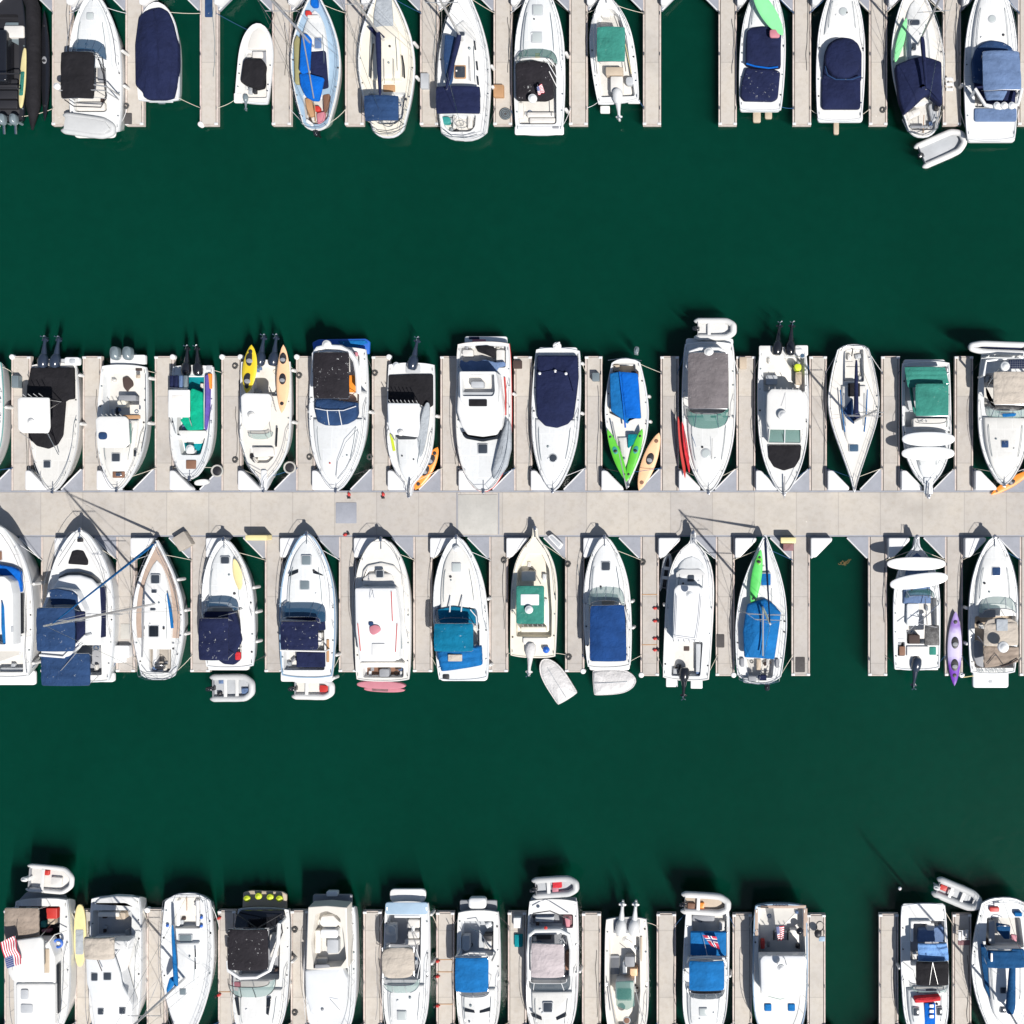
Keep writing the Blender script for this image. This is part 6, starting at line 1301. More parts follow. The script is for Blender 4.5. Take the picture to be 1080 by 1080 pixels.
b=Boat(VO,'flybridge_cruiser','white cruiser with taupe bimini over a white roof with black square skylights, bottom left',MB,'the cruiser with black square skylights'); b.row=4
b.hull(572,258,560,1015,256,'full',1.4,2.1,'gel','gel',wells=[((450,330,652,470,16),.8)],sole='lightgrey')
b.sl('stern_seat',[(465,300),(490,270),(570,258),(650,262),(675,290),(655,320),(620,300),(510,305)],1.2,.4,'gel',.12); b.sl('seat_pad',(500,275,625,320,12),1.3,.1,'lightgrey'); b.sl('table',(485,340,590,362,6),.9,.6,'ivory'); b.sl('seat',(570,340,620,375,10),.9,.55,'tan_vinyl')
b.sl('cabin',[(440,480),(640,480),(620,560),(600,640),(628,740),(650,800),(650,940),(470,940),(440,720)],1.8,.9,'gel',.1); b.sl('flybridge_roof',[(422,555),(565,560),(592,640),(602,700),(632,755),(612,795),(565,802),(490,795),(450,765),(428,690)],2.9,.16,'gel',.08,.08); b.can('bimini',[(416,462),(566,462),(566,570),(418,570)],3.9,'f_tan',.2,2,down=3); b.hatch(467,660,32,38,z=3.1); b.hatch(531,657,38,36,z=3.1); b.hatch(498,832,28,z=2.73); b.hatch(605,828,30,z=2.73)
b.sl('side_recess',[(610,510),(632,510),(638,700),(628,740),(604,650)],None,.04,'wood'); b.sl('cockpit_floor_hatch',(570,470,620,520,4),None,.05,'f_black'); b.tube('grab_rail',[(570,540,2.9),(650,465,1.8)],.05,'gel'); b.tube('antenna',[(470,545,3.2),(505,630,3.4)],.03,'darkbrown'); b.rail(.3,.7)
board(VO,(398,452),310,60,90,.75,'paleyellow','long yellow and grey paddleboard on the pier left of the cruiser with black skylights',pad='f_grey',th=.1)

b=Boat(VO,'sailing_boat','plain white sailing boat with narrow bright blue sail cover, bottom left',SB,'the sailing boat with narrow blue sail cover'); b.row=4
b.hull(930,243,918,1022,258,'sailwide',1.1,1.5,'gel','gel',wells=[([(868,265),(990,265),(992,420),(862,420)],.6)],sole='ivory',liner='ivory')
b.trunk(.31,.72,.5,.3,'gel',.05,name='coachroof'); b.hatch(905,733,30,mat='gloss_grey'); b.hatch(918,475,62,46,'gloss_grey'); b.mast(900,665,12.9,(858,400),'f_azure',2.7,coverw=.13); b.sl('sail_cover_end',[(838,665),(875,655),(862,700),(825,748),(822,720)],2.5,.12,'f_azure',.05,.06)
for y in (540,600): b.tube('window_strip',[(966,y-20,1.7),(968,y+20,1.7)],.05,'g_dark')
b.liferail(); b.seat((872,280,888,410,4),.6,.35,'gel'); b.seat((970,280,986,410,4),.6,.35,'gel'); b.tube('tiller',[(925,262,1.1),(925,330,1.3)],.03,'wood')
for p in ((828,406),(996,366),(996,408)): b.dome(p[0],p[1],1.3,8,'royalplastic',name='winch_cover')
b.tube('stern_rail',[(855,290,1.7),(870,252,1.7),(985,252,1.7),(1005,290,1.7)],.025,'steel')

b=Boat(VP,'motor_cruiser','white cruiser with speckled black bimini and four yellow buckets on its beige swim platform',MB,'the cruiser with yellow buckets'); b.row=4
b.hull(262,300,232,968,262,'full',1.2,1.9,'gel','gel',wells=[((130,330,340,640,12),.65)],sole='grey_vinyl',rub='black')
b.sl('swim_platform',[(163,232),(200,222),(350,228),(370,240),(370,320),(160,320)],.45,.15,'tan_vinyl',.04); b.sl('black_canvas',[(150,318),(355,315),(362,345),(330,380),(290,400),(120,400),(130,345)],1.7,.15,'gloss_black'); 
for x,y in ((180,262),(235,250),(290,255),(334,262)): b.dome(x,y,1.0,16,'lime',name='bucket')
b.can('bimini',(90,405,282,598),3.1,'f_black_s',.18,2); b.arch([(92,560),(95,600),(150,635),(230,632),(290,600),(330,470),(335,380)],2.3,'gel',.14); b.tube('canvas_frame',[(130,330,2.0),(230,400,3.0),(350,330,1.8)],.05,'black'); b.tube('canvas_frame',[(340,340,1.9),(350,420,1.7),(300,560,1.9)],.05,'black')
b.trunk(.58,.96,.8,.25); b.ws(92,318,640,733,'g_pale',.55,(.25,.42,.56),frame='black'); b.sl('seat',(110,655,155,700,8),.8,.7,'pink'); b.sl('dashboard',(150,650,290,690,8),1.3,.2,'ivory'); b.sl('vent_grille',[(122,730),(140,730),(148,815),(138,812)],None,.05,'g_dark',.01,r=3); b.sl('vent_grille',[(275,732),(296,730),(284,818),(272,815)],None,.05,'g_dark',.01,r=3); b.rail(.4,.6); b.sl('seat',(290,430,325,540,8),.7,.5)
fender(b,1,.4)

b=Boat(VP,'flybridge_cruiser','white cruiser with an open flybridge of cream seats and white bow roof, bottom row',MB,'the cruiser with open cream flybridge'); b.row=4
b.hull(582,292,575,968,236,'full',1.4,2.0,'gel','gel',wells=[])
b.sl('swim_platform',(494,242,680,295,10),.5,.2,'grey_vinyl'); b.sl('raft_canister',(558,226,612,250,8),1.0,.35,'gel'); b.tub('flybridge',[(472,300),(560,294),(655,302),(662,590),(560,600),(462,596)],[(508,335),(560,318),(622,345),(640,420),(654,545),(628,582),(500,590),(485,470)],1.5,1.15,1.75,'ivory','sole',r=5)
b.sl('fly_seat',[(535,345),(590,340),(625,375),(600,400),(550,400),(525,380)],1.78,.35,'ivory'); b.sl('table',(530,408,612,448,10),1.78,.6,'gel'); b.sl('fly_seat',(505,410,530,520,6),1.78,.4,'ivory'); b.sl('fly_seat',(562,455,615,520,6),1.78,.5,'lightgrey'); b.sl('fly_seat',(500,545,560,570,6),1.78,.3,'ivory')
b.sl('fly_console',[(498,575),(570,572),(578,588),(505,594)],2.63,.1,'grey_vinyl'); b.sl('cabin_roof',[(455,600),(630,585),(656,640),(650,760),(600,822),(530,826),(480,800),(458,720)],2.1,.5,'gel',.14,.1); b.tube('side_window',[(636,600,2.1),(642,730,2.1)],.08,'g_dark'); b.tube('side_window',[(656,600,1.8),(660,660,1.8)],.06,'g_dark'); b.rail(.2,.7); b.tube('whisker_antenna',[(575,735,2.8),(625,790,3.4)],.015,'ropedark'); b.dome(539,787,2.75,7,'grey_vinyl',name='horn'); b.dome(660,378,1.6,9,'black',name='winch'); b.sl('ladder',(497,575,508,592,3),2.63,.1,'black')

b=Boat(VP,'motor_cruiser','white cruiser with rounded tan bimini, white swim platform and open cockpit, bottom row',MB,'the cruiser with rounded tan bimini'); b.row=4
b.hull(942,272,932,968,218,'full',1.15,1.8,'gel','gel',wells=[((835,338,1008,640,14),.6)],sole='grey_vinyl')
b.sl('swim_platform',(860,215,1030,275,22),.5,.2,'gel'); b.sl('transom_glass',(838,278,1040,335,14),None,.08,'bluedeck'); b.seat((880,338,1005,352,5),.7,.5,'gel'); b.seat((945,360,1002,400,8)); b.seat((945,415,1000,450,8)); b.seat((930,455,1005,480,6)); b.dome(862,415,1.4,26,'lightgrey',name='sink'); b.sl('galley',(835,385,890,470,8),.7,.55,'lightgrey'); b.can('bimini',[(822,492),(975,488),(978,630),(826,636)],2.9,'f_tan',.2,2,c=.5); b.trunk(.57,.96,.8,.25); b.ws(826,1002,640,710,'g_pale',.5,(.4,.6)); b.hatch(917,815,40,mat='g_palehatch'); b.rail(.35,.6); b.tube('side_frame',[(985,500,2.2),(1005,560,1.8),(990,640,1.7)],.03,'gel'); fender(b,1,.1); fender(b,1,.44)

b=Boat(VQ,'motor_cruiser','white cruiser with bright royal blue bimini and white box on its dark platform',MB,'the cruiser with bright blue bimini'); b.row=4
b.hull(200,315,200,968,206,'full',1.1,1.7,'gel','gel',wells=[((118,368,272,530,8),.6)],sole='lightgrey')
b.sl('swim_platform',(112,268,288,318,8),.45,.15,'grey_vinyl'); b.sl('raft_canister',(152,257,236,310,18),.7,.4,'gel',.12,.06); b.can('bimini',(91,540,248,702),2.9,'f_azure',.14,2); b.rods(100,532,235,528,2.95,6,.4); b.arch([(92,540),(160,518),(235,520),(262,560)],2.7,'gel',.07); b.seat((122,435,160,505,10),.65,.5,'lightgrey'); b.seat((225,460,262,498,8),.65,.5); b.sl('dash',(222,435,266,458,4),.7,.7,'black'); b.tube('canvas_frame',[(160,400,1.8),(210,420,2.2),(240,470,2.0)],.03,'steel'); b.trunk(.57,.96,.78,.25); b.ws(108,250,700,728,'g_grey',.4,(.5,)); b.sl('vent_grille',[(128,782),(180,790),(184,803),(132,796)],None,.05,'g_dark',.01,r=3); b.sl('vent_grille',[(206,792),(258,780),(256,794),(206,804)],None,.05,'g_dark',.01,r=3); b.rail(.45,.5)

b=Boat(VQ,'motor_cruiser','white cruiser with pinkish grey bimini framed by a white arch, inflatable behind it, bottom row',MB,'the cruiser with pinkish grey bimini'); b.row=4
b.hull(556,262,545,968,244,'full',1.25,1.9,'gel','gel',wells=[((445,335,650,400,10),.7),((440,430,632,640,10),.9)],sole='grey_vinyl')
b.sl('swim_platform',[(450,255),(665,258),(668,330),(440,325)],.5,.25,'lightgrey'); b.sl('stern_gear',(600,340,645,385,8),.8,.4,'f_mauve'); b.sl('stern_gear',(610,350,635,395,6),1.0,.3,'pink'); b.seat((470,340,560,372,8),.75,.4,'lightgrey'); b.tube('davit',[(460,330,1.8),(540,318,2.2),(640,360,1.8)],.04,'black')
b.arch([(440,640),(438,520),(446,430),(470,412),(590,410),(628,430),(642,500),(640,620)],2.3,'gel',.16); b.can('bimini',[(452,470),(608,476),(608,632),(450,634)],2.9,'f_pinkgrey',.14,2); b.ws(438,638,625,706,'g_grey',.55,(.33,.66),e=5,frame='gel'); b.sl('helm_seat',(612,520,634,600,6),.95,.7,'brown'); b.sl('helm_seat',(475,435,545,455,6),.95,.5,'black'); b.trunk(.62,.96,.8,.25); b.hatch(530,777,44,mat='g_hatch'); b.sl('vent_grille',[(448,802),(500,822),(502,838),(455,820)],None,.05,'g_dark',.01,r=3); b.sl('vent_grille',[(568,824),(618,804),(620,818),(572,838)],None,.05,'g_dark',.01,r=3); b.rail(.45,.6); b.dome(520,400,2.9,8,'red',name='anchor_light'); b.tube('coiled_hose',[(580,455,2.0),(600,450,2.0),(612,470,2.0),(590,480,2.0),(585,460,2.05)],.03,'gel'); fender(b,1,.5)
dinghy(VQ,(470,215),(678,200),102,1.0,'grey inflatable tender with red life jackets behind the pinkish grey bimini cruiser','rubbergrey','lightgrey',True,[(.5,-.3,.5,'f_red'),(.45,.3,.35,'pink')],seats=1)

b=Boat(VQ,'center_console_boat','ivory fishing boat with tinted windscreen console and two white outboards tilted up, bottom row',CC,'the ivory boat with two white outboards'); b.row=4
b.hull(902,348,905,990,206,'full',1.0,1.6,'ivory','ivory',wells=[([(822,440),(965,440),(970,700),(960,850),(930,900),(880,900),(850,850),(822,700)],.45)],sole='ivory',liner='ivory')
b.ob(878,392,86,'gloss_white',True,1.1,1.05); b.ob(940,392,86,'gloss_white',True,1.1,1.05); b.sl('engine_well',(840,355,968,425,8),None,.03,'grey_vinyl'); b.sl('leaning_post',(895,535,942,585,6),.5,.6,'grey_vinyl'); b.sl('cushion',(920,592,955,628,4),.5,.6,'peach'); b.sl('cooler',(885,560,905,620,4),.5,.45,'gel'); b.sl('cloth',(822,530,870,620,8),.47,.12,'grey_vinyl'); b.sl('tinted_top',[(852,655),(935,650),(942,770),(905,790),(855,770)],2.2,.05,'g_green',.02); b.sl('console',(850,655,938,740,8),.5,1.1,'ivory'); b.sl('console_screen',(860,690,928,745,8),1.65,.06,'g_green'); b.tube('outrigger',[(815,650,1.5),(850,850,2.2)],.04,'alloy'); b.tube('outrigger',[(935,650,1.5),(985,850,2.0)],.03,'alloy'); b.rhatch(905,838,15,'brown'); b.rail(.55,.4); b.dome(900,456,.52,16,'gel',name='drain_lid'); b.tube('outrigger',[(870,470,1.6),(965,545,1.6)],.02,'ropedark'); b.sl('side_pad',(968,440,978,640,3),None,.03,'tan_vinyl')

b=Boat(VR,'motor_cruiser','white cruiser with blue bimini, blue rear cover and a draped flag',MB,'the cruiser with blue bimini and draped flag'); b.row=4
b.hull(326,325,305,1056,236,'full',1.2,1.85,'gel','gel',wells=[((242,350,425,600,10),.65)],sole='sole')
b.seat((245,368,362,402,12),.7,.5,'grey_vinyl'); b.seat((385,400,418,450,8)); b.sl('rear_cover',(236,458,422,580,5),1.5,.25,'f_azure',.05,.04); b.flag([(300,472),(345,530),(388,545),(370,478)],2.45,'flag_cross',((325,585,1.9),(300,470,2.3))); b.rods(240,578,400,580,2.0,7,.6); b.arch([(226,620),(232,592),(325,586),(410,592),(418,620)],2.5,'gel',.1); b.can('bimini',(230,606,412,757),2.9,'f_azure',.18,2); b.trunk(.58,.96,.8,.25); b.ws(222,412,750,808,'g_grey',.4,(.3,.5,.7)); b.sl('dash',(240,768,400,790,5),1.75,.1,'black'); b.hatch(303,871,38,mat='g_palehatch'); b.rail(.4,.6); b.sl('swim_platform',(215,325,440,350,8),.5,.25,'gel'); b.sl('side_pad',(430,430,438,520,3),None,.03,'wood')
dinghy(VR,(205,310),(446,322),118,1.3,'white inflatable tender with tan floor behind the blue bimini cruiser with flag','rubberwhite','tan_vinyl',True,[(.35,.2,.4,'orange'),(.15,.3,.4,'brown')],seats=1,tr=.24)
fender(b,1,.5)

b=Boat(VR,'trawler_yacht','boxy white fishing yacht with pale blue transom, teak edged cockpit and two blue hatches',MB,'the boxy yacht with pale blue transom'); b.row=4
b.hull(703,310,700,1056,284,'full',1.6,2.1,'bluehull','gel',wells=[((588,334,832,590,14),.9)],sole='ivory')
b.sl('transom_cap',(600,318,835,334,3),None,.06,'teak',.02); b.sl('gunwale_cap',(822,334,842,480,3),None,.06,'teak',.02); b.sl('gunwale_cap',(570,340,586,480,3),None,.06,'teak',.02); b.sl('cabin',[(590,590),(835,590),(830,780),(700,805),(600,780)],1.8,1.0,'gel',.08); b.sl('hardtop',[(598,600),(612,580),(828,580),(840,600),(832,765),(790,782),(700,795),(620,780),(602,760)],3.0,.16,'gel',.07,.1); b.rods(600,575,820,575,3.05,9,.55); b.dome(706,645,3.9,18); b.tube('antenna',[(690,595,3.2),(685,625,4.2)],.03,'alloy'); b.tube('antenna',[(725,595,3.2),(735,630,4.2)],.03,'alloy')
b.sl('windshield',[(625,780),(700,798),(775,780),(760,790),(702,808),(640,792)],2.5,.15,'g_green',.03); b.hatch(638,848,32,mat='f_azure',frame='f_azure'); b.hatch(760,848,32,mat='f_azure',frame='f_azure'); b.sl('fighting_chair',(672,455,738,500,6),.95,.5,'grey_vinyl'); b.sl('chair_arm',(665,458,672,500,2),1.2,.3,'black'); b.sl('chair_arm',(738,458,745,500,2),1.2,.3,'black'); b.flag([(680,430),(722,425),(720,495),(690,500)],2.3,'flag_stripes'); b.sl('cool_box',(752,445,790,470,4),.95,.45,'white_vinyl'); b.dome(803,455,1.7,18,'gloss_black',name='grill'); b.sl('bucket',(600,500,622,545,8),.95,.4,'red'); b.text('Adventure',703,317,1.69,.26,'f_navy'); b.tube('boat_hook',[(585,325,1.8),(640,330,1.8)],.05,'black'); b.rail(.4,.7)

b=Boat(VS,'motor_cruiser','white cruiser with black bimini, sky blue stern canvas and red foredeck roll',MB,'the cruiser with sky blue canvas'); b.row=4
b.hull(506,340,530,1175,268,'full',1.15,1.8,'gel','gel',wells=[((432,440,632,690,10),.6)],sole='grey_vinyl')
b.sl('cockpit_frame',[(435,440),(550,440),(550,455),(450,455),(450,560),(435,560)],None,.25,'gel'); b.sl('cockpit_lounge',[(480,490),(620,470),(628,560),(475,560)],.65,.45,'f_slate'); b.seat((525,450,570,495,10),.65,.55); b.can('stern_canvas',[(475,568),(642,566),(652,665),(478,672)],2.5,'f_sky',.12,3,legs=False); b.can('bimini',(465,670,650,805),3.0,'f_black',.16,2); b.tube('canvas_strap',[(560,675,3.3),(550,740,3.3),(542,803,3.18)],.018,'alloy'); b.tube('canvas_strap',[(560,675,3.3),(575,740,3.3),(590,800,3.18)],.018,'alloy')
b.ws(430,642,800,885,'g_pale',.45,(.3,.7)); b.sl('dash',(450,815,620,850,6),1.4,.15,'ivory'); b.sl('dash_pad',(520,830,585,855,5),1.6,.06,'f_navy'); b.trunk(.58,.93,.8,.25); b.sl('red_roll',[(455,880),(600,868),(610,885),(606,898),(500,908),(460,910)],None,.4,'f_red',.15,.05); b.sl('blue_towel',(514,908,575,1060,4),None,.05,'f_blue',.02)
for y in (925,955,985): b.sl('towel_mark',(542,y-10,566,y+8,4),2.02,.02,'gel',.005)
b.hatch(467,958,34,44); b.hatch(600,955,30,44); b.rail(.5,.5); b.sl('swim_platform',(388,340,625,375,14),None,.03,'gel'); fender(b,-1,.45)
dinghy(VS,(590,250),(838,350),126,.3,'grey inflatable dinghy with white seats tied askew to a bottom right pier end','rubbergrey','lightgrey',True,[(.12,-.2,.4,'red'),(.3,0,.35,'white_vinyl')],seats=3,tr=.26,motmat='gloss_white')

b=Boat(VS,'sailing_boat','large white sailing boat with deep blue canopies and boom cover in the bottom right corner',SB,'the large sailing boat with deep blue canopies'); b.row=4
b.hull(958,305,985,1240,370,'sail',1.2,1.7,'gel','gel',wells=[([(870,420),(1060,420),(1080,590),(860,590)],.6)])
b.trunk(.3,.8,.55,.4,'gel',.1,name='coachroof'); b.sl('side_cover',[(835,570),(865,580),(880,700),(890,840),(890,890),(862,830),(840,680)],1.5,.15,'f_deep'); b.can('cockpit_canopy',(868,606,1085,705),3.1,'f_deep',.14,2); b.sl('deck_cover',[(925,455),(1005,470),(1000,545),(970,545),(930,500)],1.6,.25,'f_deep',.08,.04); b.sl('deck_cover',[(1010,600),(1080,600),(1080,680),(1010,700)],3.1,.1,'f_deep')
b.mast(1010,930,19,(1015,620),'f_deep',2.6,coverw=.27); b.hatch(962,835,34); b.hatch(962,945,34); b.liferail(); b.sl('cushion',(885,362,940,388,8),None,.2,'red'); b.sl('cushion',(910,335,945,355,6),None,.15,'gel'); b.sl('towel',[(1005,515),(1040,520),(1040,560),(1010,545)],1.3,.1,'pink'); b.sl('stern_box',(1028,392,1070,415,6),None,.3,'f_azure'); b.wheel(960,470,1.7,.45); b.sl('seat',(880,440,915,570,8),.6,.45,'lightgrey'); b.tube('davit',[(900,330,2.0),(960,318,2.2),(1030,340,2.0)],.04,'steel'); b.sl('canopy_patch',(890,622,902,672,5),3.36,.03,'gel',.01)
# ------------------------------------------------------------------ loose dock furniture
def box_px(name, x0, y0, x1, y1, z, h, mat, label, cat, group=None, rot=0, bev=.03, dome=0, r=1.0):
    cx, cy = (x0+x1)/2, (y0+y1)/2; c, s_ = math.cos(math.radians(rot)), math.sin(math.radians(rot))
    p = [(cx+dx*c-dy*s_, cy+dx*s_+dy*c) for dx, dy in ((x0-cx,y0-cy),(x1-cx,y0-cy),(x1-cx,y1-cy),(x0-cx,y1-cy))]
    pts = ccw(roundp([WV(q, z+h).xy for q in p], r*S, 3)); o = mk(name, *slabv(pts, z, z+h, bev, dome), mat, None, origin=WV((cx,cy), z))
    return tag(o, label, cat, group) if label else o
def flatmat(name, x0, y0, x1, y1, mat, label, cat, rot=0): return box_px(name, x0, y0, x1, y1, ZD+.004, .03, mat, label, cat, rot=rot, bev=.01)
DK = ZD+.01
flatmat('steel_plate', 354, 530, 376, 552, 'greyplate', 'square grey steel plate set on the main walkway above the white trawler', 'plate')
flatmat('bridge_plate', 483, 521.5, 524.5, 563.5, 'paleplate', 'large pale bridging plate across the main walkway, centre left', 'plate')
for x in (482, 526): flatmat('hinge_strip', x-.6, 520, x+.6, 564, 'greyplate', 'thin dark hinge strip on the %s side of the large pale bridging plate' % ('left' if x < 500 else 'right'), 'hinge')
flatmat('blue_mat', 216, -12, 224, 18, 'f_dusty', 'long blue mat on the pier left of the tiny white skiff', 'mat')
flatmat('door_mat', 131, 119, 139, 131, 'matdark', 'dark grey mat at the end of the pier near the boat wrapped in navy', 'mat')
flatmat('door_mat', 755.8, 669, 764, 683, 'matdark', 'dark mat on the pier between the railed hardtop boat and blue tarp boat', 'mat')
flatmat('door_mat', 839, 693, 849, 709, 'matdark', 'dark mat at the end of the pier beside the empty slip, lower middle row', 'mat')
flatmat('door_mat', 127, 658, 137, 674, 'paleplate', 'pale mat on the pier left of the sailing boat with teak decks', 'mat')
box_px('dock_step', 520.3, 89, 531, 102, DK, .35, 'wood', 'brown wooden step on the pier beside the cruiser with speckled black cover', 'step')
o = empty('hose_reel', WV((533,120),DK), 'round dark coil of hose beside the cruiser with speckled black cover', 'hose reel'); mk('disc', *discv(WV((533,120),DK).xy, .45, DK, DK+.06, 20), 'matdark', o)
for k in range(3): mk('hose', *tubev([WV((533,120),DK+.08)+Vector(((.38-.12*k)*math.cos(i*math.pi/9),(.38-.12*k)*math.sin(i*math.pi/9),0)) for i in range(18)], .035, 5, True), 'gloss_grey', o)
box_px('dock_step', 443.5, 77, 452, 93, DK, .3, 'lightgrey', 'grey two tread step left of the white sailing boat with navy boom cover', 'step')
o = empty('chair', WV((1001,89),DK), 'white plastic steps on the pier right of the sailing boat with navy cockpit tent', 'steps')
for k in range(3): mk('tread', *boxv(WV((1001+k*.8,84+k*4.2),1.0).xy, (1,0), .22, .5, .06, 1.1-.25*k), 'boxwhite', o)
for sx in (-3.6, 3.6): mk('side_frame', *tubev([WV((1001+sx,82),1.2), WV((1001+sx+1.5,95),.6), WV((1001+sx+1.5,95),DK)], .03, 5), 'boxwhite', o)
box_px('storage_box', 12, 396, 19, 409, DK, .5, 'gloss_grey', 'dark storage box on the far left pier beside the T-top boat with black covers', 'box')
box_px('storage_box', 541, 380, 550, 388.5, DK, .3, 'darkbrown', 'dark bag on the pier end between the flybridge cruiser and the navy covered cruiser', 'bag')
box_px('tan_crate', 780, 376.5, 787.5, 389, DK, .25, 'tan_vinyl', 'tan crate on the pier end left of the pilothouse boat', 'crate')
box_px('storage_box', 624.5, 393, 632, 402, DK, .5, 'gloss_grey', 'black bin on the pier left of the slim boat with bright blue tarp', 'bin')
box_px('tilted_box', 184, 563, 199, 579, ZD+.05, .55, 'greyteak', 'brown weathered box turned askew on the corner right of the teak decked sailing boat', 'box', rot=-32)
box_px('yellow_box', 258.5, 564.5, 281, 570, ZD+.05, 1.0, 'paleyellow', 'low yellow box at the walkway edge right of the cruiser with yellow kayak', 'box')
box_px('yellow_box', 823.5, 567, 839.5, 573, ZD+.05, .9, 'paleyellow', 'yellow box on the corner plate right of the sailing boat with blue tarp', 'box')
box_px('red_bag', 826, 573.5, 837, 581, ZD+.04, .45, 'f_mauve', 'red and grey bag in front of the yellow box on the corner plate', 'bag', dome=.06)
o = empty('folding_step', WV((585,571),DK), 'white folding step with dark well askew on the corner right of the cream fishing boat', 'step')
mk('frame', *slabv(ccw(roundp([WV(q,ZD+.5).xy for q in ((577,566),(582,563),(594,574),(590,580))], .12, 3)), ZD+.05, ZD+.5, .05), 'boxwhite', o); mk('tread', *slabv(ccw(roundp([WV(q,ZD+.5).xy for q in ((579.5,566.5),(582,565),(592,574),(589.5,577.5))], .08, 3)), ZD+.45, ZD+.515, .01), 'lightgrey', o)
box_px('cool_box', 541.5, 968, 550, 979, DK, .4, 'boxwhite', 'white cool box on the pier left of the cruiser with pinkish grey bimini', 'cool box')
box_px('teal_crate', 542.5, 986, 551, 999, DK, .2, 'f_tealdeck', 'flat teal crate on the pier left of the cruiser with pinkish grey bimini', 'crate')
o = empty('plastic_chair', WV((1016,986),DK), 'white plastic steps on the pier beside the large sailing boat with deep blue canopies', 'steps')
for k in range(3): mk('tread', *boxv(WV((1011.5+k*4.3,986),.8).xy, (0,1), .2, .62, .05, 1.0-.2*k), 'boxwhite', o)
for sy in (981.5, 991): mk('side_frame', *tubev([WV((1010,sy),1.05), WV((1021,sy),.6), WV((1022,sy),DK)], .03, 5), 'boxwhite', o)
flatmat('door_mat', 1010.5, 991.5, 1023, 997, 'f_mauve', 'dull red mat below the white steps on the bottom right pier', 'mat')
o = empty('barbecue', WV((864,988),DK), 'black and pale blue equipment standing on the pier right of the boxy yacht', 'equipment')
mk('lid', *discv(WV((862.5,984.5),1).xy, .26, .95, 1.2, 14, .08), 'black', o); mk('tray', *boxv(WV((867,990.5),1).xy, (1,0), .35, .45, .1, .9), 'bluedeck', o); mk('stand', *join([tubev([WV((863,985),.95), WV((863,985),DK)], .06, 6), tubev([WV((867,990),.9), WV((867,990),DK)], .05, 6)]), 'black', o)
mk('hose', *tubev([WV((865+4*math.cos(i/2.2),977+5*math.sin(i/2.2)),DK+.03) for i in range(14)], .02, 5), 'ropedark', o)
o = empty('tripod_stand', WV((888/1.0,985),DK), None, None); bpy.data.objects.remove(o)
for (x, y, nm) in ((305.5,493,'by the fishing boat carrying kayaks'), (229,496.5,'by the small boat with emerald green cover')):
    o = empty('round_float', WV((x,y),DK), 'white ringed float with dark centre %s' % nm, 'float'); c = WV((x,y),.9)
    mk('ring', *tubev([c+Vector((.40*math.cos(i*math.pi/9),.40*math.sin(i*math.pi/9),0)) for i in range(18)], .065, 7, True), 'paleplate', o); mk('centre', *discv(c.xy, .36, .6, .88, 16, .06), 'black', o)
SM = lambda x, y: (x, y)
n = 0
def coil(x, y, lab, mat='ropedark', r=.22):
    c = WV((x, y), DK+.03); pts = [c+Vector(((r-.004*i)*math.cos(i*.7), (r-.004*i)*math.sin(i*.7)*1.1, .002*i)) for i in range(30)]
    o = mk('hose_coil', *tubev(pts, .03, 5), mat, None, origin=c); tag(o, lab, 'hose', 'coils on the piers')
def red(x, y, lab, ang=0):
    c = WV((x, y), DK); d = Vector((math.cos(math.radians(ang)), math.sin(math.radians(ang)))); q = Vector((-d.y, d.x))
    o = empty('edge_bumper', c, lab, 'bumper', 'small red bumpers on pier edges')
    mk('wedge', *slabv(ccw([(c.xy+d*.17+q*.02), (c.xy+d*.04+q*.11), (c.xy-d*.13+q*.07), (c.xy-d*.13-q*.07), (c.xy+d*.04-q*.11)]), DK, DK+.16, .05, .03), 'red', o); mk('bracket', *boxv(c.xy-d*.25, q, .12, .18, .25, DK), 'black', o)
for a in ((133,112,'small black coil near the end of the pier by the boat wrapped in navy'),(248,386,'black coil at the top of the pier left of the kayak carrying boat'),(315.5,396,'black coil on the pier left of the cruiser with blue windscreen cover'),(248,485,'black coil low on the pier left of the kayak carrying boat'),
          (326.5,482,'black coil at lower left of the cruiser with blue windscreen cover'),(390,482,'black coil at lower right of the cruiser with blue windscreen cover'),(395.5,393.5,'black coil at the top of the pier left of the lime stripe boat'),(531.5,591,'pair of dark coils on the pier right of the cream fishing boat'),(599,595,'dark coil on the pier left of the royal blue bimini cruiser'),
          (600,693,'small dark coil at the foot of the pier left of the royal blue bimini cruiser'),(311,980.5,'dark coil on the pier right of the cruiser with yellow buckets'),(311,1068,'dark coil near the bottom edge right of the cruiser with yellow buckets'),(991,119,'dark coil on the pier right of the navy tent sailing boat'),(931,116,'dark coil on the pier right of the plainly navy covered runabout'),(678,593,'dark coil on the pier left of the railed hardtop fishing boat')): coil(*a)
for a in ((691,641.5,'red bumper highest on the pier left of the railed hardtop fishing boat',180),(691,655,'second red bumper down the pier left of the railed hardtop fishing boat',180),(691,673.5,'third red bumper down the pier left of the railed hardtop fishing boat',180),(691,685.5,'lowest red bumper on the pier left of the railed hardtop fishing boat',180),
          (231.5,968,'upper red bumper on the pier left of the cruiser with yellow buckets',20),(231.5,1049,'lower red bumper on the pier left of the cruiser with yellow buckets',20),(462,1013.5,'upper red bumper on the pier left of the bright blue bimini cruiser',0),(462,1029.5,'middle red bumper on the pier left of the bright blue bimini cruiser',0),(462,1060.5,'lowest red bumper on the pier left of the bright blue bimini cruiser',0),
          (368.5,521.5,'red bumper on the walkway edge below the cruiser with blue windscreen cover',90),(404.5,521.5,'red bumper on the walkway edge left of the lime stripe boat bow',90),(364.5,564,'red bumper on the walkway edge above the white trawler',200)): red(*a)
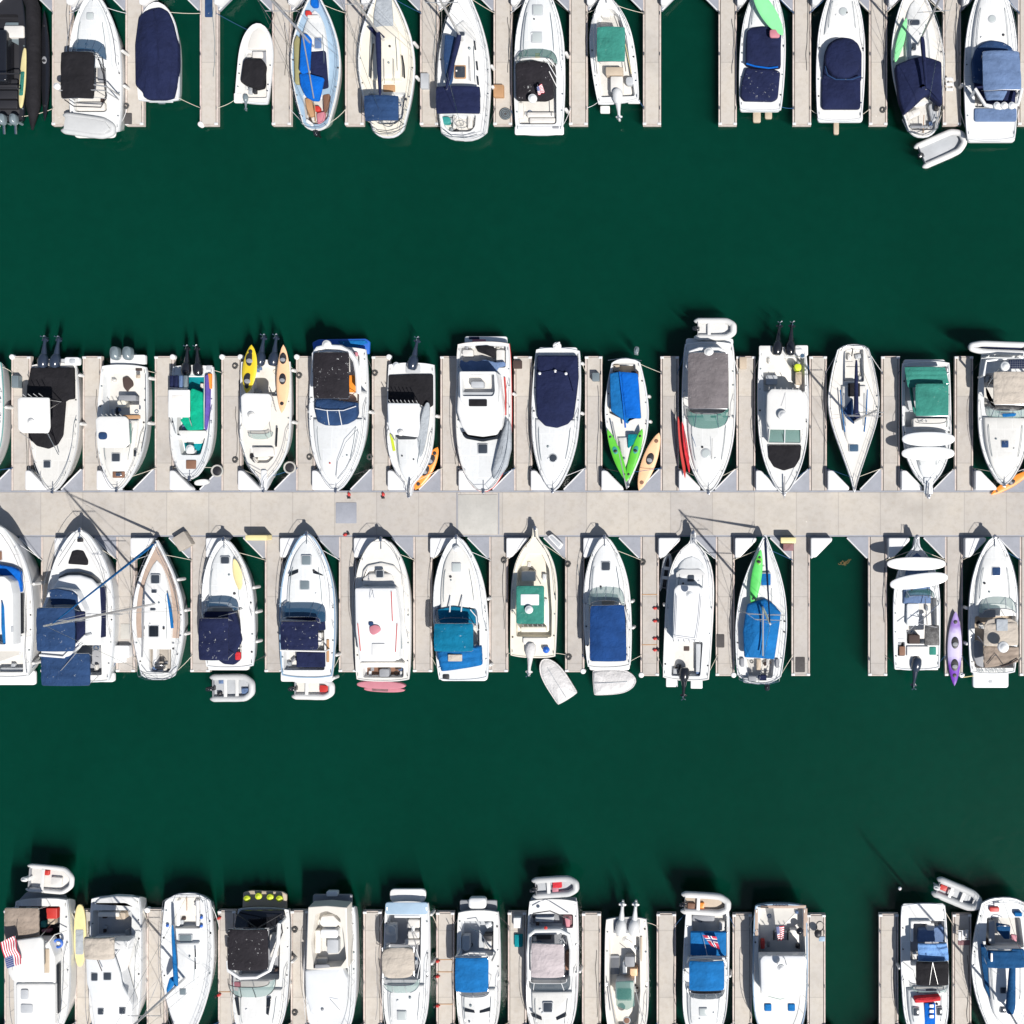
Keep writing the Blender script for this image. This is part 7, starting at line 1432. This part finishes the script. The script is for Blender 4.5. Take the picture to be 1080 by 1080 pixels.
o = mk('seaweed', *join([tubev([WV((889+(k*3.1)%6+1.3*i*math.cos(k*1.9), 592+(k*2.7)%4+2.2*math.sin(k*2.3+i*.9)), .02+.004*k) for i in range(6)], .035, 5) for k in range(6)]), 'weed', None, origin=WV((893,594),0)); tag(o, 'small brown clump of seaweed floating in the empty slip', 'seaweed')
o = mk('buoy', *capsule(WV((949,937),.0), WV((949,937),.25), .14), 'boxwhite', None, origin=WV((949,937),0)); tag(o, 'tiny white float alone on the water above the bottom right piers', 'float')
o = mk('pier_board', *slabv(rect_px(20,0,21,1,0), 0, .1), 'wood', None); bpy.data.objects.remove(o)
# ------------------------------------------------------------------ ropes between boats and piers, generated labels
for b in BOATS: b.fittings(); b.clutter()
for b in BOATS:
    ps = sorted([p for p in PIERS if p[2] == b.row and p[1] < b.cpx[0]], key=lambda p: p[1])
    if not ps or random.random() < .35: continue
    pc, ye = ps[-1][1], ps[-1][3]; sg = 1 if b.row in (2, 4) else -1; off = random.choice((4.5, 5.5, 6.2)); n = 26; ph = random.random()*6; l0 = random.uniform(25, 60); l1 = random.uniform(105, 135)
    pts = [WV((pc+off+.9*math.sin(ph+i*.23)+.45*math.sin(i*.71+ph*2)*math.sin(i*.19), ye+sg*(l0+(l1-l0)*i/n)), ZD+.025) for i in range(n+1)]
    o = mk('dock_hose', *tubev(pts, .02, 5), random.choice(['ropedark','gloss_grey','ropedark','gloss_navy']), None, origin=pts[0]); tag(o, 'thin dark hose on the pier left of '+b.short, 'hose', 'hoses laid along the piers')
ROWY = {1: -13, 2: 518.5, 3: 565, 4: 1106}
for b in BOATS:
    ps = sorted([p for p in PIERS if p[2] == b.row], key=lambda p: p[1]); cx = b.cpx[0]
    lf = [p for p in ps if p[1] < cx]; rt = [p for p in ps if p[1] > cx]
    rnd = random.Random(hash(int(cx*7)+b.row)); yend = ps[0][3]; sg = 1 if b.row in (2, 4) else -1
    mats = ['rope', 'boxwhite', 'rope', 'ropeblue', 'ropedark', 'rope']
    for sd, lst in ((-1, lf[-1:]), (1, rt[:1])):
        if not lst: continue
        pc = lst[0][1]; ex = pc+8*(-sd)                     # nearer edge of the pier
        side = 'left' if sd < 0 else 'right'
        for (nm, t, dy, pr) in (('bow', .9, 118, .95), ('stern', .04, 18, .8)):
            if rnd.random() > pr: continue
            a = b.at(t, sd*(interp(b.pr, t)-.12/b.hb)); a.z += .06
            q = WV((ex, yend+sg*dy), ZD+.06)
            if (a-q).length > 4.6 or (a-q).length < .5: continue
            if sd*(q.x-a.x) < 0: continue
            line(b, a, q, '%s line on the %s of %s' % (nm, side, b.short), rnd.choice(mats), .12 if nm == 'bow' else .2)
    fs = getattr(b, 'fend', [])
    for sd in ('left', 'right'):
        f = sorted([x for x in fs if x[1] == sd], key=lambda x: x[2]); nm = {1: [''], 2: ['aft ', 'forward '], 3: ['aft ', 'middle ', 'forward ']}.get(len(f), [])
        for x, k in zip(f, nm): x[0]['label'] = '%swhite fender on the %s of %s' % (k, sd, b.short)
EMPTY_ = {(1, 687): 'the empty slip in the top row', (3, 844): 'the empty slip in the lower middle row', (4, 861): 'the empty slip at bottom right'}
def boat_between(row, xa, xb):
    c = [b for b in BOATS if b.row == row and xa < b.cpx[0] < xb]; return c[0] if c else None
for row in (1, 2, 3, 4):
    ps = sorted([p for p in PIERS if p[2] == row], key=lambda p: p[1])
    for i, p in enumerate(ps):
        nx = ps[i+1][1] if i+1 < len(ps) else 1e9; pv = ps[i-1][1] if i else -1e9
        r = boat_between(row, p[1], nx); l = boat_between(row, pv, p[1])
        if r: p[0]['label'] = 'concrete finger pier just left of %s' % r.short
        elif l: p[0]['label'] = 'concrete finger pier just right of %s' % l.short
        else: p[0]['label'] = 'concrete finger pier outside the edge of the view'
        if abs(p[1]-835-9) < 3 and row == 3: p[0]['label'] = 'concrete finger pier right of the sailing boat with a large blue tarp'
        bx = [x for x in BOXES if x[2] == row and p[1] < x[1] < p[1]+14][0]
        bx[0]['label'] = 'white corner dock box at the bow of %s' % r.short if r else 'white corner dock box at the head of %s' % ([v for k, v in EMPTY_.items() if k[0] == row and abs(k[1]-p[1]) < 8] or ['a slip outside the view, row %d' % row])[0]
for o in list(bpy.data.objects):
    if '_o' in o.keys(): del o['_o']
# ------------------------------------------------------------------ light, sky, camera
EL = math.radians(52); AZ = Vector((.656, -.755, 0))
sd = bpy.data.lights.new('sun', 'SUN'); sd.energy = 5.0; sd.angle = math.radians(.53); sd.color = (1.0, .955, .90)
so = bpy.data.objects.new('sun', sd); COL.objects.link(so)
dirv = Vector((-AZ.x*math.cos(EL), -AZ.y*math.cos(EL), -math.sin(EL))); so.rotation_euler = dirv.to_track_quat('-Z', 'Y').to_euler(); so.location = (40, -40, 60)
w = bpy.data.worlds.new('World'); bpy.context.scene.world = w; w.use_nodes = True; nt = w.node_tree
sky = nt.nodes.new('ShaderNodeTexSky'); sky.sky_type = 'NISHITA'; sky.sun_disc = False; sky.sun_elevation = EL; sky.sun_rotation = math.radians(139)
nt.links.new(sky.outputs[0], nt.nodes['Background'].inputs[0]); nt.nodes['Background'].inputs[1].default_value = .07
cam = bpy.data.cameras.new('camera'); co = bpy.data.objects.new('camera', cam); COL.objects.link(co)
co.location = ((NX-540)*S, (540-NY)*S, H); co.rotation_euler = (0, 0, 0)
cam.sensor_width = 36; cam.lens = 36*H/(1080*S); cam.shift_x = -(NX-540)/1080; cam.shift_y = (NY-540)/1080; cam.clip_end = 4000
sc = bpy.context.scene; sc.camera = co; sc.render.resolution_x = sc.render.resolution_y = 1024
vs = sc.view_settings; vs.view_transform = 'Standard'; vs.look = 'None'; vs.gamma = 1; vs.exposure = .22; vs.use_curve_mapping = False
sc.render.engine = 'CYCLES'; sc.cycles.volume_bounces = 2; sc.cycles.transparent_max_bounces = 12
